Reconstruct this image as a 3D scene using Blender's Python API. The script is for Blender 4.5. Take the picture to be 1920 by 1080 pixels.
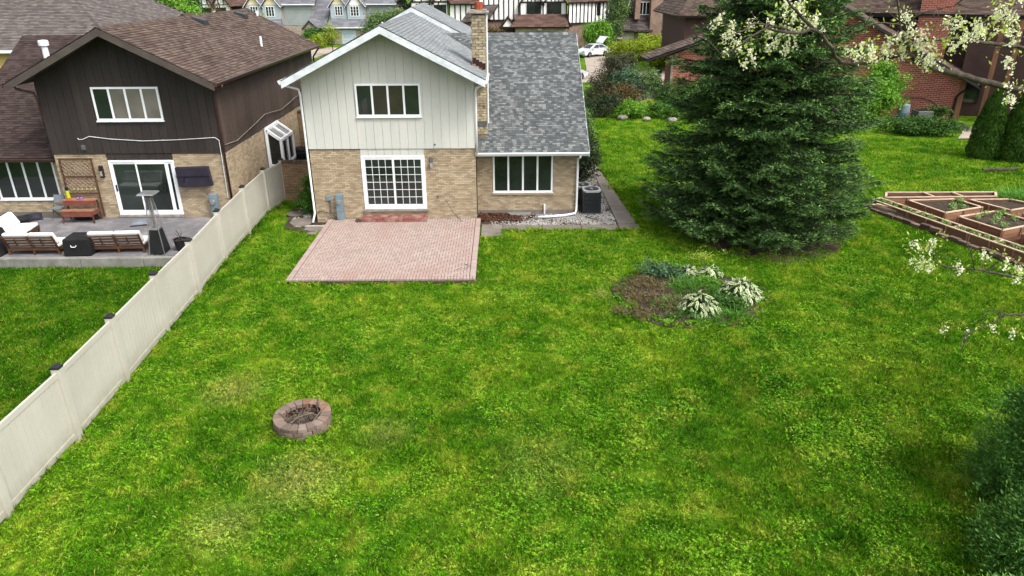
import bpy, math, random
import numpy as np
from mathutils import Vector, Matrix, noise as mnoise
# ------------------------------------------------------------------ camera, sky, sun, exposure
scene = bpy.context.scene
for o in list(bpy.data.objects): bpy.data.objects.remove(o)
COL = scene.collection
cam_d = bpy.data.cameras.new("camera"); cam = bpy.data.objects.new("camera", cam_d); COL.objects.link(cam)
cam_d.sensor_width = 36.0; cam_d.lens = 24.839; cam_d.clip_start = 0.1; cam_d.clip_end = 3000
CR = Vector((0.9999188, -0.0122497, -0.0035138)); CU = Vector((0.0081577, 0.4034378, 0.9149707)); CF = Vector((0.0097905, 0.9149251, -0.4035050))
CAMP = Vector((7.5032, -27.1401, 9.0200))
cam.matrix_world = Matrix(((CR.x, CU.x, -CF.x, CAMP.x), (CR.y, CU.y, -CF.y, CAMP.y), (CR.z, CU.z, -CF.z, CAMP.z), (0, 0, 0, 1)))
scene.camera = cam
SUN_EL, SUN_AZ = math.radians(54), math.radians(130)     # azimuth from +y towards +x: veiled sun high on the right
world = bpy.data.worlds.new("World"); scene.world = world; world.use_nodes = True
wn = world.node_tree.nodes; wl = world.node_tree.links; wn.clear()
sky = wn.new('ShaderNodeTexSky'); sky.sky_type = 'NISHITA'; sky.sun_disc = False
sky.sun_elevation = SUN_EL; sky.sun_rotation = SUN_AZ; sky.air_density = 1.0; sky.dust_density = 5.0; sky.ozone_density = 1.0
hsv = wn.new('ShaderNodeHueSaturation'); hsv.inputs['Saturation'].default_value = 0.35
bg = wn.new('ShaderNodeBackground'); bg.inputs['Strength'].default_value = 0.15
wo = wn.new('ShaderNodeOutputWorld')
wl.new(sky.outputs[0], hsv.inputs['Color']); wl.new(hsv.outputs[0], bg.inputs[0]); wl.new(bg.outputs[0], wo.inputs[0])
sun_d = bpy.data.lights.new("sun", 'SUN'); sun_d.energy = 1.1; sun_d.angle = math.radians(16); sun_d.color = (1.0, 0.96, 0.9)
sun = bpy.data.objects.new("sun", sun_d); COL.objects.link(sun)
sdir = Vector((math.sin(SUN_AZ) * math.cos(SUN_EL), math.cos(SUN_AZ) * math.cos(SUN_EL), math.sin(SUN_EL)))
sun.rotation_euler = sdir.to_track_quat('Z', 'Y').to_euler(); sun.location = (0, 0, 60)
scene.render.engine = 'CYCLES'; scene.cycles.max_bounces = 4; scene.cycles.diffuse_bounces = 2; scene.cycles.use_adaptive_sampling = True; scene.cycles.adaptive_threshold = 0.025; scene.cycles.glossy_bounces = 2; scene.cycles.transmission_bounces = 3; scene.cycles.caustics_reflective = False
vs = scene.view_settings; vs.view_transform = 'Standard'; vs.look = 'None'; vs.exposure = 1.12; vs.gamma = 1.0; vs.use_curve_mapping = False
scene.render.resolution_x = 1024; scene.render.resolution_y = 576

rnd = random.Random(11); rng = np.random.default_rng(11)
U = rnd.uniform
# ------------------------------------------------------------------ mesh helpers
OFF = {}
def finish(me, name, mat, parent, loc=None, kind=None):
    if mat: me.materials.append(mat)
    o = bpy.data.objects.new(name, me); COL.objects.link(o)
    if parent is not None:
        o.parent = parent; OFF[o.name] = OFF.get(parent.name, Vector((0, 0, 0)))
    if kind: o['kind'] = kind
    return o
class MB:
    def __init__(s): s.v = []; s.f = []
    def face(s, pts):
        n = len(s.v); s.v += [tuple(p) for p in pts]; s.f.append(tuple(range(n, n + len(pts)))); return s
    def box(s, x0, x1, y0, y1, z0, z1):
        if x0 > x1: x0, x1 = x1, x0
        if y0 > y1: y0, y1 = y1, y0
        n = len(s.v)
        s.v += [(x0, y0, z0), (x1, y0, z0), (x1, y1, z0), (x0, y1, z0), (x0, y0, z1), (x1, y0, z1), (x1, y1, z1), (x0, y1, z1)]
        s.f += [(n, n+3, n+2, n+1), (n+4, n+5, n+6, n+7), (n, n+1, n+5, n+4), (n+1, n+2, n+6, n+5), (n+2, n+3, n+7, n+6), (n+3, n, n+4, n+7)]
        return s
    def hexa(s, p):      # 8 points, bottom ring then top ring
        n = len(s.v); s.v += [tuple(q) for q in p]
        s.f += [(n, n+3, n+2, n+1), (n+4, n+5, n+6, n+7), (n, n+1, n+5, n+4), (n+1, n+2, n+6, n+5), (n+2, n+3, n+7, n+6), (n+3, n, n+4, n+7)]
        return s
    def obox(s, c, size, R=None):
        hx, hy, hz = size[0] / 2, size[1] / 2, size[2] / 2
        R = R or Matrix.Identity(3); c = Vector(c)
        return s.hexa([c + R @ Vector((a * hx, b * hy, d * hz)) for d in (-1, 1) for a, b in ((-1, -1), (1, -1), (1, 1), (-1, 1))])
    def bar(s, a, b, w, h, up=(0, 0, 1)):
        a = Vector(a); b = Vector(b); d = (b - a); L = d.length; d = d / L
        u = Vector(up); side = d.cross(u)
        if side.length < 1e-4: side = d.cross(Vector((0, 1, 0)))
        side.normalize(); u = side.cross(d)
        return s.hexa([p + side * (i * w / 2) + u * (j * h / 2) for j in (-1, 1) for p, i in ((a, -1), (b, -1), (b, 1), (a, 1))])
    def prism(s, pts, vec):
        n = len(s.v); m = len(pts); vec = Vector(vec)
        s.v += [tuple(p) for p in pts] + [tuple(Vector(p) + vec) for p in pts]
        s.f += [tuple(range(n, n + m)), tuple(range(n + 2 * m - 1, n + m - 1, -1))]
        for i in range(m):
            j = (i + 1) % m; s.f.append((n + i, n + m + i, n + m + j, n + j))
        return s
    def tube(s, pts, r, n=8, cap=True):
        pts = [Vector(p) for p in pts]; rs = r if isinstance(r, (list, tuple)) else [r] * len(pts)
        base = len(s.v); prev = None
        for i, p in enumerate(pts):
            d = (pts[min(i + 1, len(pts) - 1)] - pts[max(i - 1, 0)])
            if d.length < 1e-6: d = Vector((0, 0, 1))
            d.normalize()
            a = prev if prev is not None else (Vector((0, 0, 1)) if abs(d.z) < .9 else Vector((1, 0, 0)))
            a = (a - d * a.dot(d))
            if a.length < 1e-5: a = d.orthogonal()
            a.normalize(); prev = a; b = d.cross(a)
            for k in range(n):
                t = 2 * math.pi * k / n; s.v.append(tuple(p + (a * math.cos(t) + b * math.sin(t)) * rs[i]))
        for i in range(len(pts) - 1):
            for k in range(n):
                k2 = (k + 1) % n; s.f.append((base + i*n + k, base + i*n + k2, base + (i+1)*n + k2, base + (i+1)*n + k))
        if cap:
            s.f.append(tuple(base + k for k in range(n - 1, -1, -1))); e = base + (len(pts) - 1) * n
            s.f.append(tuple(e + k for k in range(n)))
        return s
    def lathe(s, prof, c=(0, 0, 0), n=20, sq=None):
        base = len(s.v)
        for r, z in prof:
            for k in range(n):
                t = 2 * math.pi * k / n + (math.pi / n if sq else 0); s.v.append((c[0] + r * math.cos(t), c[1] + r * math.sin(t), c[2] + z))
        for i in range(len(prof) - 1):
            for k in range(n):
                k2 = (k + 1) % n; s.f.append((base + i*n + k, base + i*n + k2, base + (i+1)*n + k2, base + (i+1)*n + k))
        s.f.append(tuple(base + k for k in range(n - 1, -1, -1))); e = base + (len(prof) - 1) * n
        s.f.append(tuple(e + k for k in range(n)))
        return s
    def ellip(s, c, r, n=14, m=9, wob=0.0, seed=0):
        prof = []; base = len(s.v)
        for i in range(m + 1):
            ph = math.pi * i / m
            for k in range(n):
                t = 2 * math.pi * k / n
                d = Vector((math.sin(ph) * math.cos(t), math.sin(ph) * math.sin(t), -math.cos(ph)))
                w = 1 + (wob * mnoise.noise(d * 2.2 + Vector((seed * 3.1, 0, 0))) if wob else 0)
                s.v.append((c[0] + d.x * r[0] * w, c[1] + d.y * r[1] * w, c[2] + d.z * r[2] * w))
        for i in range(m):
            for k in range(n):
                k2 = (k + 1) % n; s.f.append((base + i*n + k, base + i*n + k2, base + (i+1)*n + k2, base + (i+1)*n + k))
        return s
    def mesh(s, name, off=None):
        me = bpy.data.meshes.new(name)
        v = s.v if off is None else [(a - off.x, b - off.y, c - off.z) for a, b, c in s.v]
        me.from_pydata(v, [], s.f); return me
    def obj(s, name, mat, parent=None, smooth=False, bevel=0, kind=None):
        off = OFF.get(parent.name) if parent is not None else None
        me = s.mesh(name, off)
        if smooth: me.polygons.foreach_set('use_smooth', [True] * len(me.polygons))
        o = finish(me, name, mat, parent, kind=kind)
        if bevel:
            b = o.modifiers.new('bevel', 'BEVEL'); b.width = bevel; b.segments = 2; b.limit_method = 'ANGLE'
        return o
def npmesh(name, V, F, mat, parent=None, kind=None, attr=None):
    V = np.asarray(V, np.float32); F = np.asarray(F, np.int32); k = F.shape[1]
    if parent is not None and parent.name in OFF: V = V - np.array(OFF[parent.name], np.float32)
    me = bpy.data.meshes.new(name)
    me.vertices.add(len(V)); me.vertices.foreach_set('co', V.ravel())
    me.loops.add(F.size); me.loops.foreach_set('vertex_index', F.ravel())
    me.polygons.add(len(F)); me.polygons.foreach_set('loop_start', np.arange(0, F.size, k, dtype=np.int32))
    me.update(calc_edges=True)
    if attr is not None:
        a = me.attributes.new('tone', 'FLOAT', 'POINT'); a.data.foreach_set('value', np.asarray(attr, np.float32))
    return finish(me, name, mat, parent, kind=kind)
def piece(name, me, parent, loc, rz=0.0, R=None, scale=None):
    o = bpy.data.objects.new(name, me); COL.objects.link(o); o.parent = parent
    off = OFF.get(parent.name, Vector((0, 0, 0))) if parent is not None else Vector((0, 0, 0))
    o.location = Vector(loc) - off
    if R is not None: o.rotation_euler = R
    else: o.rotation_euler = (0, 0, rz)
    if scale: o.scale = scale
    return o
def tag(o, label, cat, group=None, kind=None):
    o['label'] = label; o['category'] = cat
    if group: o['group'] = group
    if kind: o['kind'] = kind
    return o
def thing(name, label, cat, loc=(0, 0, 0), rz=0.0, group=None, local=False):
    o = bpy.data.objects.new(name, None); COL.objects.link(o); o.location = loc; o.rotation_euler = (0, 0, rz); o.empty_display_size = .2
    OFF[o.name] = Vector((0, 0, 0)) if local else Vector(loc)
    return tag(o, label, cat, group)
def struct(o): o['kind'] = 'structure'; return o
# ------------------------------------------------------------------ materials
def lin(c): c = c / 255.0; return c / 12.92 if c <= .04045 else ((c + .055) / 1.055) ** 2.4
def A(r, g, b, k=1.75): return tuple(min(.9, lin(q) / k) for q in (r, g, b)) + (1,)
def V_(r, g, b): return A(r, g, b, .85)          # colours read off camera-facing walls
class NT:
    def __init__(s, name):
        s.m = bpy.data.materials.new(name); s.m.use_nodes = True; s.t = s.m.node_tree; s.n = s.t.nodes; s.n.clear()
        s.out = s.n.new('ShaderNodeOutputMaterial'); s.b = s.n.new('ShaderNodeBsdfPrincipled'); s.t.links.new(s.b.outputs[0], s.out.inputs[0])
    def new(s, t, **kw):
        n = s.n.new(t)
        for k, v in kw.items(): setattr(n, k, v)
        return n
    def link(s, a, b): s.t.links.new(a, b)
    def pos(s, stretch=None):
        g = s.new('ShaderNodeNewGeometry'); p = g.outputs['Position']
        if stretch:
            mp = s.new('ShaderNodeMapping'); mp.inputs['Scale'].default_value = stretch; s.link(p, mp.inputs['Vector']); p = mp.outputs[0]
        return p
    def noise(s, scale, detail=3, rough=.55, vec=None, stretch=None):
        n = s.new('ShaderNodeTexNoise'); n.inputs['Scale'].default_value = scale; n.inputs['Detail'].default_value = detail; n.inputs['Roughness'].default_value = rough
        s.link(vec if vec is not None else s.pos(stretch), n.inputs['Vector']); return n.outputs['Fac']
    def ramp(s, fac, stops, interp='LINEAR'):
        r = s.new('ShaderNodeValToRGB'); r.color_ramp.interpolation = interp; e = r.color_ramp.elements
        while len(e) < len(stops): e.new(.5)
        for q, (p, c) in zip(e, stops): q.position = p; q.color = c if len(c) == 4 else tuple(c) + (1,)
        s.link(fac, r.inputs[0]); return r.outputs[0]
    def mix(s, fac, a, b, mode='MIX'):
        m = s.new('ShaderNodeMix', data_type='RGBA', blend_type=mode)
        for v, i in ((fac, 0), (a, 6), (b, 7)):
            if hasattr(v, 'is_output'): s.link(v, m.inputs[i])
            else: m.inputs[i].default_value = v
        return m.outputs[2]
    def math(s, op, a, b=None, c=None):
        m = s.new('ShaderNodeMath', operation=op)
        for v, i in ((a, 0), (b, 1), (c, 2)):
            if v is None: continue
            if hasattr(v, 'is_output'): s.link(v, m.inputs[i])
            else: m.inputs[i].default_value = v
        return m.outputs[0]
    def maprange(s, v, a, b, c, d):
        m = s.new('ShaderNodeMapRange'); s.link(v, m.inputs[0])
        for i, q in enumerate((a, b, c, d)): m.inputs[i + 1].default_value = q
        return m.outputs[0]
    def grey(s, v):
        c = s.new('ShaderNodeCombineColor')
        for i in range(3): s.link(v, c.inputs[i])
        return c.outputs[0]
    def bump(s, h, strength=.3, dist=.02):
        b = s.new('ShaderNodeBump'); b.inputs['Strength'].default_value = strength; b.inputs['Distance'].default_value = dist; s.link(h, b.inputs['Height']); s.link(b.outputs[0], s.b.inputs['Normal'])
def mat(name, c1, c2=None, scale=2.5, rough=.8, bump=0, bscale=40, isl=0, objr=0, spec=.3, metal=0, fine=.1, stretch=None, lo=.35, hi=.65, c3=None):
    t = NT(name); c2 = c2 or tuple(q * .82 for q in c1[:3]) + (1,)
    stops = [(lo, c1), (hi, c2)] if c3 is None else [(lo - .08, c1), (.5, c2), (hi + .08, c3)]
    col = t.ramp(t.noise(scale, 5, .6, stretch=stretch), stops)
    if fine:
        f = t.maprange(t.noise(scale * 14 + 9, 3, .6, stretch=stretch), .3, .7, 1 - fine, 1 + fine); col = t.mix(1.0, col, t.grey(f), 'MULTIPLY')
    if isl:
        g = t.new('ShaderNodeNewGeometry'); f = t.maprange(g.outputs['Random Per Island'], 0, 1, 1 - isl, 1 + isl); col = t.mix(1.0, col, t.grey(f), 'MULTIPLY')
    if objr:
        g = t.new('ShaderNodeObjectInfo'); f = t.maprange(g.outputs['Random'], 0, 1, 1 - objr, 1 + objr); col = t.mix(1.0, col, t.grey(f), 'MULTIPLY')
    t.link(col, t.b.inputs['Base Color']); t.b.inputs['Roughness'].default_value = rough; t.b.inputs['Metallic'].default_value = metal; t.b.inputs['Specular IOR Level'].default_value = spec
    if bump: t.bump(t.noise(bscale, 4, .6, stretch=stretch), bump)
    return t.m
def island_mat(name, cols, rough=.85, scale=1.2, amount=.15, bump=0, bscale=60, by='isl', spec=.25, patch=None):
    t = NT(name)
    if by == 'isl': r = t.new('ShaderNodeNewGeometry').outputs['Random Per Island']
    else: r = t.new('ShaderNodeObjectInfo').outputs['Random']
    n = len(cols); col = t.ramp(r, [(i / n, c) for i, c in enumerate(cols)], 'CONSTANT' if n > 3 else 'LINEAR')
    f = t.maprange(t.noise(scale, 5, .6), .3, .7, 1 - amount, 1 + amount); col = t.mix(1.0, col, t.grey(f), 'MULTIPLY')
    f2 = t.maprange(t.noise(45, 3, .6), .3, .7, .88, 1.12); col = t.mix(1.0, col, t.grey(f2), 'MULTIPLY')
    if patch: col = t.mix(t.maprange(t.noise(patch[0], 3, .5), patch[2], patch[3], 0, patch[4]), col, patch[1])
    t.link(col, t.b.inputs['Base Color']); t.b.inputs['Roughness'].default_value = rough; t.b.inputs['Specular IOR Level'].default_value = spec
    if bump: t.bump(t.noise(bscale, 4, .6), bump)
    return t.m
def leaf_mat(name, dark, light, tip=None, trans=.3, rough=.55, patch=None, gain=1.5):
    dark, light, tip = [None if c is None else tuple(min(.85, q * gain) for q in c[:3]) + (1,) for c in (dark, light, tip)]
    t = NT(name); g = t.new('ShaderNodeNewGeometry')
    col = t.ramp(g.outputs['Random Per Island'], [(0, dark), (1, light)])
    f = t.maprange(t.noise(1.6, 3, .5), .3, .7, .8, 1.2); col = t.mix(1.0, col, t.grey(f), 'MULTIPLY')
    if tip is not None:
        a = t.new('ShaderNodeAttribute', attribute_name='tone'); col = t.mix(a.outputs['Fac'], col, tip)
    if patch: col = t.mix(t.maprange(t.noise(patch[0], 3, .5), patch[2], patch[3], 0, 1), col, patch[1])
    t.link(col, t.b.inputs['Base Color']); t.b.inputs['Roughness'].default_value = rough; t.b.inputs['Specular IOR Level'].default_value = .25
    tr = t.new('ShaderNodeBsdfTranslucent'); t.link(col, tr.inputs['Color'])
    mx = t.new('ShaderNodeMixShader'); mx.inputs[0].default_value = trans
    t.link(t.b.outputs[0], mx.inputs[1]); t.link(tr.outputs[0], mx.inputs[2]); t.link(mx.outputs[0], t.out.inputs[0])
    return t.m
def brick_mat(name, cols, mortar, w=.21, h=.072, gap=.008, rot=0.0):
    t = NT(name); g = t.new('ShaderNodeTexCoord'); ge = t.new('ShaderNodeNewGeometry')
    sp = t.new('ShaderNodeSeparateXYZ'); t.link(g.outputs['Object'], sp.inputs[0])
    vt = t.new('ShaderNodeVectorTransform', vector_type='NORMAL', convert_from='WORLD', convert_to='OBJECT'); t.link(ge.outputs['True Normal'], vt.inputs[0])
    sn = t.new('ShaderNodeSeparateXYZ'); t.link(vt.outputs[0], sn.inputs[0])
    u = t.math('ADD', t.math('MULTIPLY', sp.outputs[0], t.math('ABSOLUTE', sn.outputs[1])), t.math('MULTIPLY', sp.outputs[1], t.math('ABSOLUTE', sn.outputs[0])))
    cb = t.new('ShaderNodeCombineXYZ'); t.link(u, cb.inputs[0]); t.link(sp.outputs[2], cb.inputs[1])
    b = t.new('ShaderNodeTexBrick'); t.link(cb.outputs[0], b.inputs['Vector']); b.inputs['Scale'].default_value = 1; b.inputs['Brick Width'].default_value = w; b.inputs['Row Height'].default_value = h
    b.inputs['Mortar Size'].default_value = gap; b.inputs['Color1'].default_value = cols[0]; b.inputs['Color2'].default_value = cols[1]; b.inputs['Mortar'].default_value = mortar; b.inputs['Bias'].default_value = -.1
    f = t.maprange(t.noise(.9, 5, .6), .3, .7, .82, 1.18); col = t.mix(1.0, b.outputs['Color'], t.grey(f), 'MULTIPLY')
    t.link(col, t.b.inputs['Base Color']); t.b.inputs['Roughness'].default_value = .88; t.b.inputs['Specular IOR Level'].default_value = .2
    inv = t.math('SUBTRACT', 1.0, b.outputs['Fac']); t.bump(inv, .5, .012)
    return t.m
def glass_mat(name, tint=(.012, .016, .014, 1), rough=.03):
    t = NT(name); n = t.noise(.8, 2, .5); col = t.ramp(n, [(.35, tint), (.7, tuple(q * 2.2 for q in tint[:3]) + (1,))])
    t.link(col, t.b.inputs['Base Color']); t.b.inputs['Roughness'].default_value = rough; t.b.inputs['Specular IOR Level'].default_value = .6; t.b.inputs['IOR'].default_value = 1.5
    t.bump(t.noise(1.3, 1, .4), .02, .05)
    return t.m
# ------------------------------------------------------------------ palette
def lawn_color(t, dark=1.0):
    n1 = t.noise(.33, 2, .6); n2 = t.noise(1.4, 3, .65); n3 = t.noise(7, 1, .6)
    base = t.ramp(n1, [(.33, A(53, 102, 9, 0.93)), (.5, A(84, 131, 18, 0.93)), (.66, A(119, 147, 31, 0.93))])
    mid = t.ramp(n2, [(.3, A(32, 79, 9, 0.93)), (.5, A(80, 125, 16, 0.93)), (.68, A(154, 162, 54, 0.93))])
    col = t.mix(.55, base, mid)
    col = t.mix(1.0, col, t.grey(t.maprange(n3, .28, .72, .62, 1.36)), 'MULTIPLY')
    pos = t.pos()
    # neighbour's denser, darker sward; tree shade painted into the colour toward the right corner
    sx = t.new('ShaderNodeSeparateXYZ'); t.link(pos, sx.inputs[0])
    nb = t.math('MULTIPLY', t.maprange(sx.outputs[0], -2.2, -1.9, 1, 0), t.maprange(sx.outputs[1], 3, 3.4, 1, 0))
    col = t.mix(nb, col, t.mix(1.0, col, (.55, .66, .5, 1), 'MULTIPLY'))
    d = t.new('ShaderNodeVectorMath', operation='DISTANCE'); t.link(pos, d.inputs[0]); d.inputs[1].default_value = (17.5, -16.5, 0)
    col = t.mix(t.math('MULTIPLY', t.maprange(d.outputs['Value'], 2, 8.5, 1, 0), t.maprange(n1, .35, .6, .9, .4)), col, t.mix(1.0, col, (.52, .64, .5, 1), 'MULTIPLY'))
    # worn, straw-coloured patches
    for (x, y, r, a) in ((1.0, -12.6, 1.0, .6), (3.4, -15.9, 1.1, .75), (2.4, -17.2, .9, .55), (4.9, -14.4, .8, .4), (8.2, -15.5, 1.3, .3), (10.5, -7.2, .45, .7)):
        d = t.new('ShaderNodeVectorMath', operation='DISTANCE'); t.link(pos, d.inputs[0]); d.inputs[1].default_value = (x, y, 0)
        fac = t.math('MULTIPLY', t.maprange(d.outputs['Value'], r * .15, r, a, 0), t.maprange(n3, .35, .6, .25, 1.0))
        col = t.mix(fac, col, A(168, 160, 92, 1.1))
    return col
def lawn_mat(name, soil=.0, isl=.25, trans=.0, clover=False):
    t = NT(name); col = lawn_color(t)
    if clover: col = t.mix(.3, col, t.ramp(t.noise(.9, 3, .5), [(.35, A(44, 102, 14, 1.1)), (.65, A(112, 158, 40, 1.1))]))
    if isl:
        g = t.new('ShaderNodeNewGeometry'); oi = t.new('ShaderNodeObjectInfo')
        r = t.math('FRACT', t.math('ADD', g.outputs['Random Per Island'], oi.outputs['Random']))
        col = t.mix(1.0, col, t.grey(t.maprange(r, 0, 1, 1 - isl, 1 + isl * 1.25)), 'MULTIPLY')
        col = t.mix(t.maprange(t.math('FRACT', t.math('MULTIPLY', r, 17.3)), .925, .95, 0, .7), col, A(184, 186, 92, 1.15))
    if soil: col = t.mix(1.0, col, (soil, soil, soil, 1), 'MULTIPLY')
    t.link(col, t.b.inputs['Base Color']); t.b.inputs['Roughness'].default_value = .8; t.b.inputs['Specular IOR Level'].default_value = .06
    if trans:
        tr = t.new('ShaderNodeBsdfTranslucent'); t.link(col, tr.inputs['Color']); mx = t.new('ShaderNodeMixShader'); mx.inputs[0].default_value = trans
        t.link(t.b.outputs[0], mx.inputs[1]); t.link(tr.outputs[0], mx.inputs[2]); t.link(mx.outputs[0], t.out.inputs[0])
    else: t.bump(t.noise(28, 4, .7), .6, .04)
    return t.m
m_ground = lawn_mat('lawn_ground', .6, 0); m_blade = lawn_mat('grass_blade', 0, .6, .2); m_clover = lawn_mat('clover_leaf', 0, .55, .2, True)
m_creamboard = mat('cream_board', A(218, 218, 210, 1.27), A(206, 208, 201, 1.27), .7, .6, .08, 60, objr=.025, fine=.03, stretch=(1, 1, .25), spec=.3)
m_white = mat('white_trim', A(236, 238, 240, 1.09), A(220, 224, 228, 1.09), 1.5, .45, fine=.03)
m_whitevinyl = mat('white_frame', A(240, 242, 244, 1.09), A(228, 232, 236, 1.09), 2, .35, fine=.02)
m_fascia = mat('white_fascia', A(226, 232, 236, 1.15), A(196, 204, 208, 1.15), 3, .55, fine=.06)
m_fence = mat('fence_vinyl', A(224, 220, 206, 1.62), A(214, 210, 196, 1.62), .9, .42, fine=.02, objr=.015)
def fence_grime(m):
    nt = m.node_tree; b = next(n for n in nt.nodes if n.type == 'BSDF_PRINCIPLED'); src = b.inputs['Base Color'].links[0].from_socket
    g = nt.nodes.new('ShaderNodeNewGeometry'); sp = nt.nodes.new('ShaderNodeSeparateXYZ'); nt.links.new(g.outputs['Position'], sp.inputs[0])
    nz = nt.nodes.new('ShaderNodeTexNoise'); nz.inputs['Scale'].default_value = 5; nt.links.new(g.outputs['Position'], nz.inputs['Vector'])
    mr = nt.nodes.new('ShaderNodeMapRange'); nt.links.new(sp.outputs[2], mr.inputs[0]); mr.inputs[1].default_value = .02; mr.inputs[2].default_value = .5; mr.inputs[3].default_value = .8; mr.inputs[4].default_value = 0
    ml = nt.nodes.new('ShaderNodeMath'); ml.operation = 'MULTIPLY'; nt.links.new(mr.outputs[0], ml.inputs[0]); nt.links.new(nz.outputs['Fac'], ml.inputs[1])
    mx = nt.nodes.new('ShaderNodeMix'); mx.data_type = 'RGBA'; nt.links.new(ml.outputs[0], mx.inputs[0]); nt.links.new(src, mx.inputs[6]); mx.inputs[7].default_value = A(140, 132, 96, 1.6); nt.links.new(mx.outputs[2], b.inputs['Base Color'])
fence_grime(m_fence)
m_black = mat('black_metal', A(30, 30, 32), A(44, 44, 46), 6, .4, spec=.5)
m_tanbricks = island_mat('tan_brick', [A(173, 156, 130, 1.1), A(161, 144, 118, 1.1), A(183, 168, 142, 1.1), A(167, 148, 122, 1.1), A(151, 136, 114, 1.1), A(177, 160, 132, 1.1)], .9, .8, .12, .2, 90)
m_tanbrick_obj = island_mat('tan_chimney_brick', [A(176, 164, 138, 1.03), A(160, 146, 122, 1.03), A(186, 172, 148, 1.03), A(150, 136, 112, 1.03), A(170, 154, 128, 1.03)], .9, 1.5, .2, .3, 80, by='obj', patch=(4, A(84, 76, 68, 2.01), .58, .7, .6))
m_mortar = mat('mortar', A(150, 132, 108, .9), A(132, 116, 94, .9), 3, .95, .3, 60)
m_darkbrick = brick_mat('brown_garden_brick', [A(146, 120, 92, .9), A(118, 96, 74, .9)], A(92, 78, 62))
m_darkboard = mat('dark_brown_board', A(61, 54, 51, 1.14), A(49, 43, 41, 1.14), 1.2, .75, .15, 50, objr=.1, fine=.1, stretch=(1, 1, .15))
m_sideboard = mat('brown_side_board', A(101, 86, 78, 1.61), A(81, 68, 62, 1.61), 1.4, .75, .2, 50, objr=.12, fine=.1, stretch=(1, 1, .12))
m_groove = mat('dark_groove', A(30, 25, 23), A(24, 20, 18), 2, .9)
m_creamgroove = mat('cream_groove', A(198, 196, 178, 1.25), A(184, 182, 166, 1.25), 2, .9)
m_darkfascia = mat('dark_fascia', A(84, 76, 70, 1.08), A(70, 62, 57, 1.08), 2, .6, fine=.06, stretch=(1, 1, 1))
m_browngutter = mat('brown_gutter', A(96, 66, 58), A(78, 52, 46), 3, .35, spec=.5)
m_brownroof = island_mat('brown_shingle', [A(117, 99, 89, 2.03), A(105, 87, 77, 2.03), A(127, 109, 98, 2.03), A(95, 79, 70, 2.03), A(113, 93, 82, 2.03), A(133, 115, 103, 2.03)], .95, .5, .16, .3, 120)
m_maroonroof = island_mat('maroon_shingle', [A(88, 72, 68, 2.35), A(78, 64, 60, 2.35), A(98, 80, 76, 2.35), A(72, 58, 56, 2.35), A(84, 68, 64, 2.35), A(94, 80, 76, 2.35)], .95, .5, .15, .3, 120)
m_patchroof = island_mat('patch_shingle', [A(150, 142, 136), A(136, 128, 122), A(160, 152, 146)], .95, .5, .1)
m_greyroof = island_mat('grey_shingle', [A(115, 119, 120, 1.75), A(143, 147, 147, 1.75), A(101, 105, 107, 1.75), A(157, 162, 161, 1.75), A(109, 114, 114, 1.75), A(127, 132, 132, 1.75), A(96, 101, 102, 1.75), A(135, 140, 140, 1.75), A(107, 111, 112, 1.75)], .95, .6, .08, .3, 140)
m_paleroof = island_mat('pale_shingle', [A(166, 172, 174, 2.01), A(158, 164, 166, 2.01), A(174, 180, 181, 2.01), A(152, 158, 161, 2.01), A(168, 173, 175, 2.01)], .95, .4, .1, .3, 140, patch=(.7, A(146, 152, 154, 2.01), .5, .7, .6))
m_oldroof = island_mat('weathered_shingle', [A(128, 120, 116), A(116, 108, 104), A(138, 130, 126), A(108, 100, 98), A(122, 114, 110)], .95, .4, .12, .3, 120)
m_deck = mat('roof_deck', A(84, 80, 78), A(70, 66, 64), 2, .9)
m_soffit = mat('soffit', A(150, 148, 138), A(136, 134, 126), 2, .8)
m_glass = glass_mat('window_glass'); m_glassroom = glass_mat('window_glass_pale', (.085, .076, .068, 1), .06); m_glassdim = glass_mat('window_glass_dim', (.022, .018, .016, 1), .05)
m_chimcap = mat('chimney_cap', A(196, 190, 178), A(150, 144, 134), 5, .85, .3, 30)
m_clay = mat('clay_flue', A(196, 98, 62), A(168, 78, 48), 7, .8, .2, 40)
m_rust = mat('rusty_flashing', A(74, 40, 36), A(54, 30, 28), 6, .8)
m_galv = mat('galvanised_box', A(150, 172, 184), A(132, 154, 166), 5, .45, spec=.5)
m_grey = mat('grey_metal', A(120, 122, 124), A(100, 102, 104), 5, .5, spec=.5)
m_concrete = mat('concrete', A(152, 142, 132, 1.35), A(124, 115, 107, 1.35), 1.3, .92, .25, 50, objr=.07, c3=A(140, 132, 125, 1.35))
m_slate = mat('stamped_concrete', A(140, 138, 140, 1.31), A(112, 110, 113, 1.31), 1.1, .8, .35, 14, c3=A(156, 153, 153, 1.31), fine=.16)
m_slab = mat('grey_edge', A(142, 140, 134, 1.1), A(112, 112, 104, 1.1), 2.5, .9, .2, 40)
m_paver = island_mat('paver', [A(204, 184, 174, 1.87), A(198, 178, 168, 1.87), A(209, 190, 180, 1.87), A(196, 173, 164, 1.87), A(203, 179, 167, 1.87), A(208, 187, 177, 1.87)], .9, .45, .1, .25, 90, patch=(.45, A(191, 157, 144, 1.87), .54, .72, .65))
m_paver_o = island_mat('paver_single', [A(204, 184, 174, 1.87), A(198, 178, 168, 1.87), A(209, 190, 180, 1.87), A(196, 173, 164, 1.87), A(203, 179, 167, 1.87), A(208, 187, 177, 1.87)], .9, .45, .1, .25, 90, by='obj', patch=(.45, A(191, 157, 144, 1.87), .54, .72, .65))
m_jointsand = mat('joint_sand', A(96, 74, 64), A(74, 56, 48), 5, .95)
m_edgestone = island_mat('edge_stone', [A(132, 108, 94), A(112, 92, 80), A(146, 122, 106), A(104, 84, 74), A(124, 106, 92)], .95, 2, .2, .4, 50, by='obj')
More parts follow.
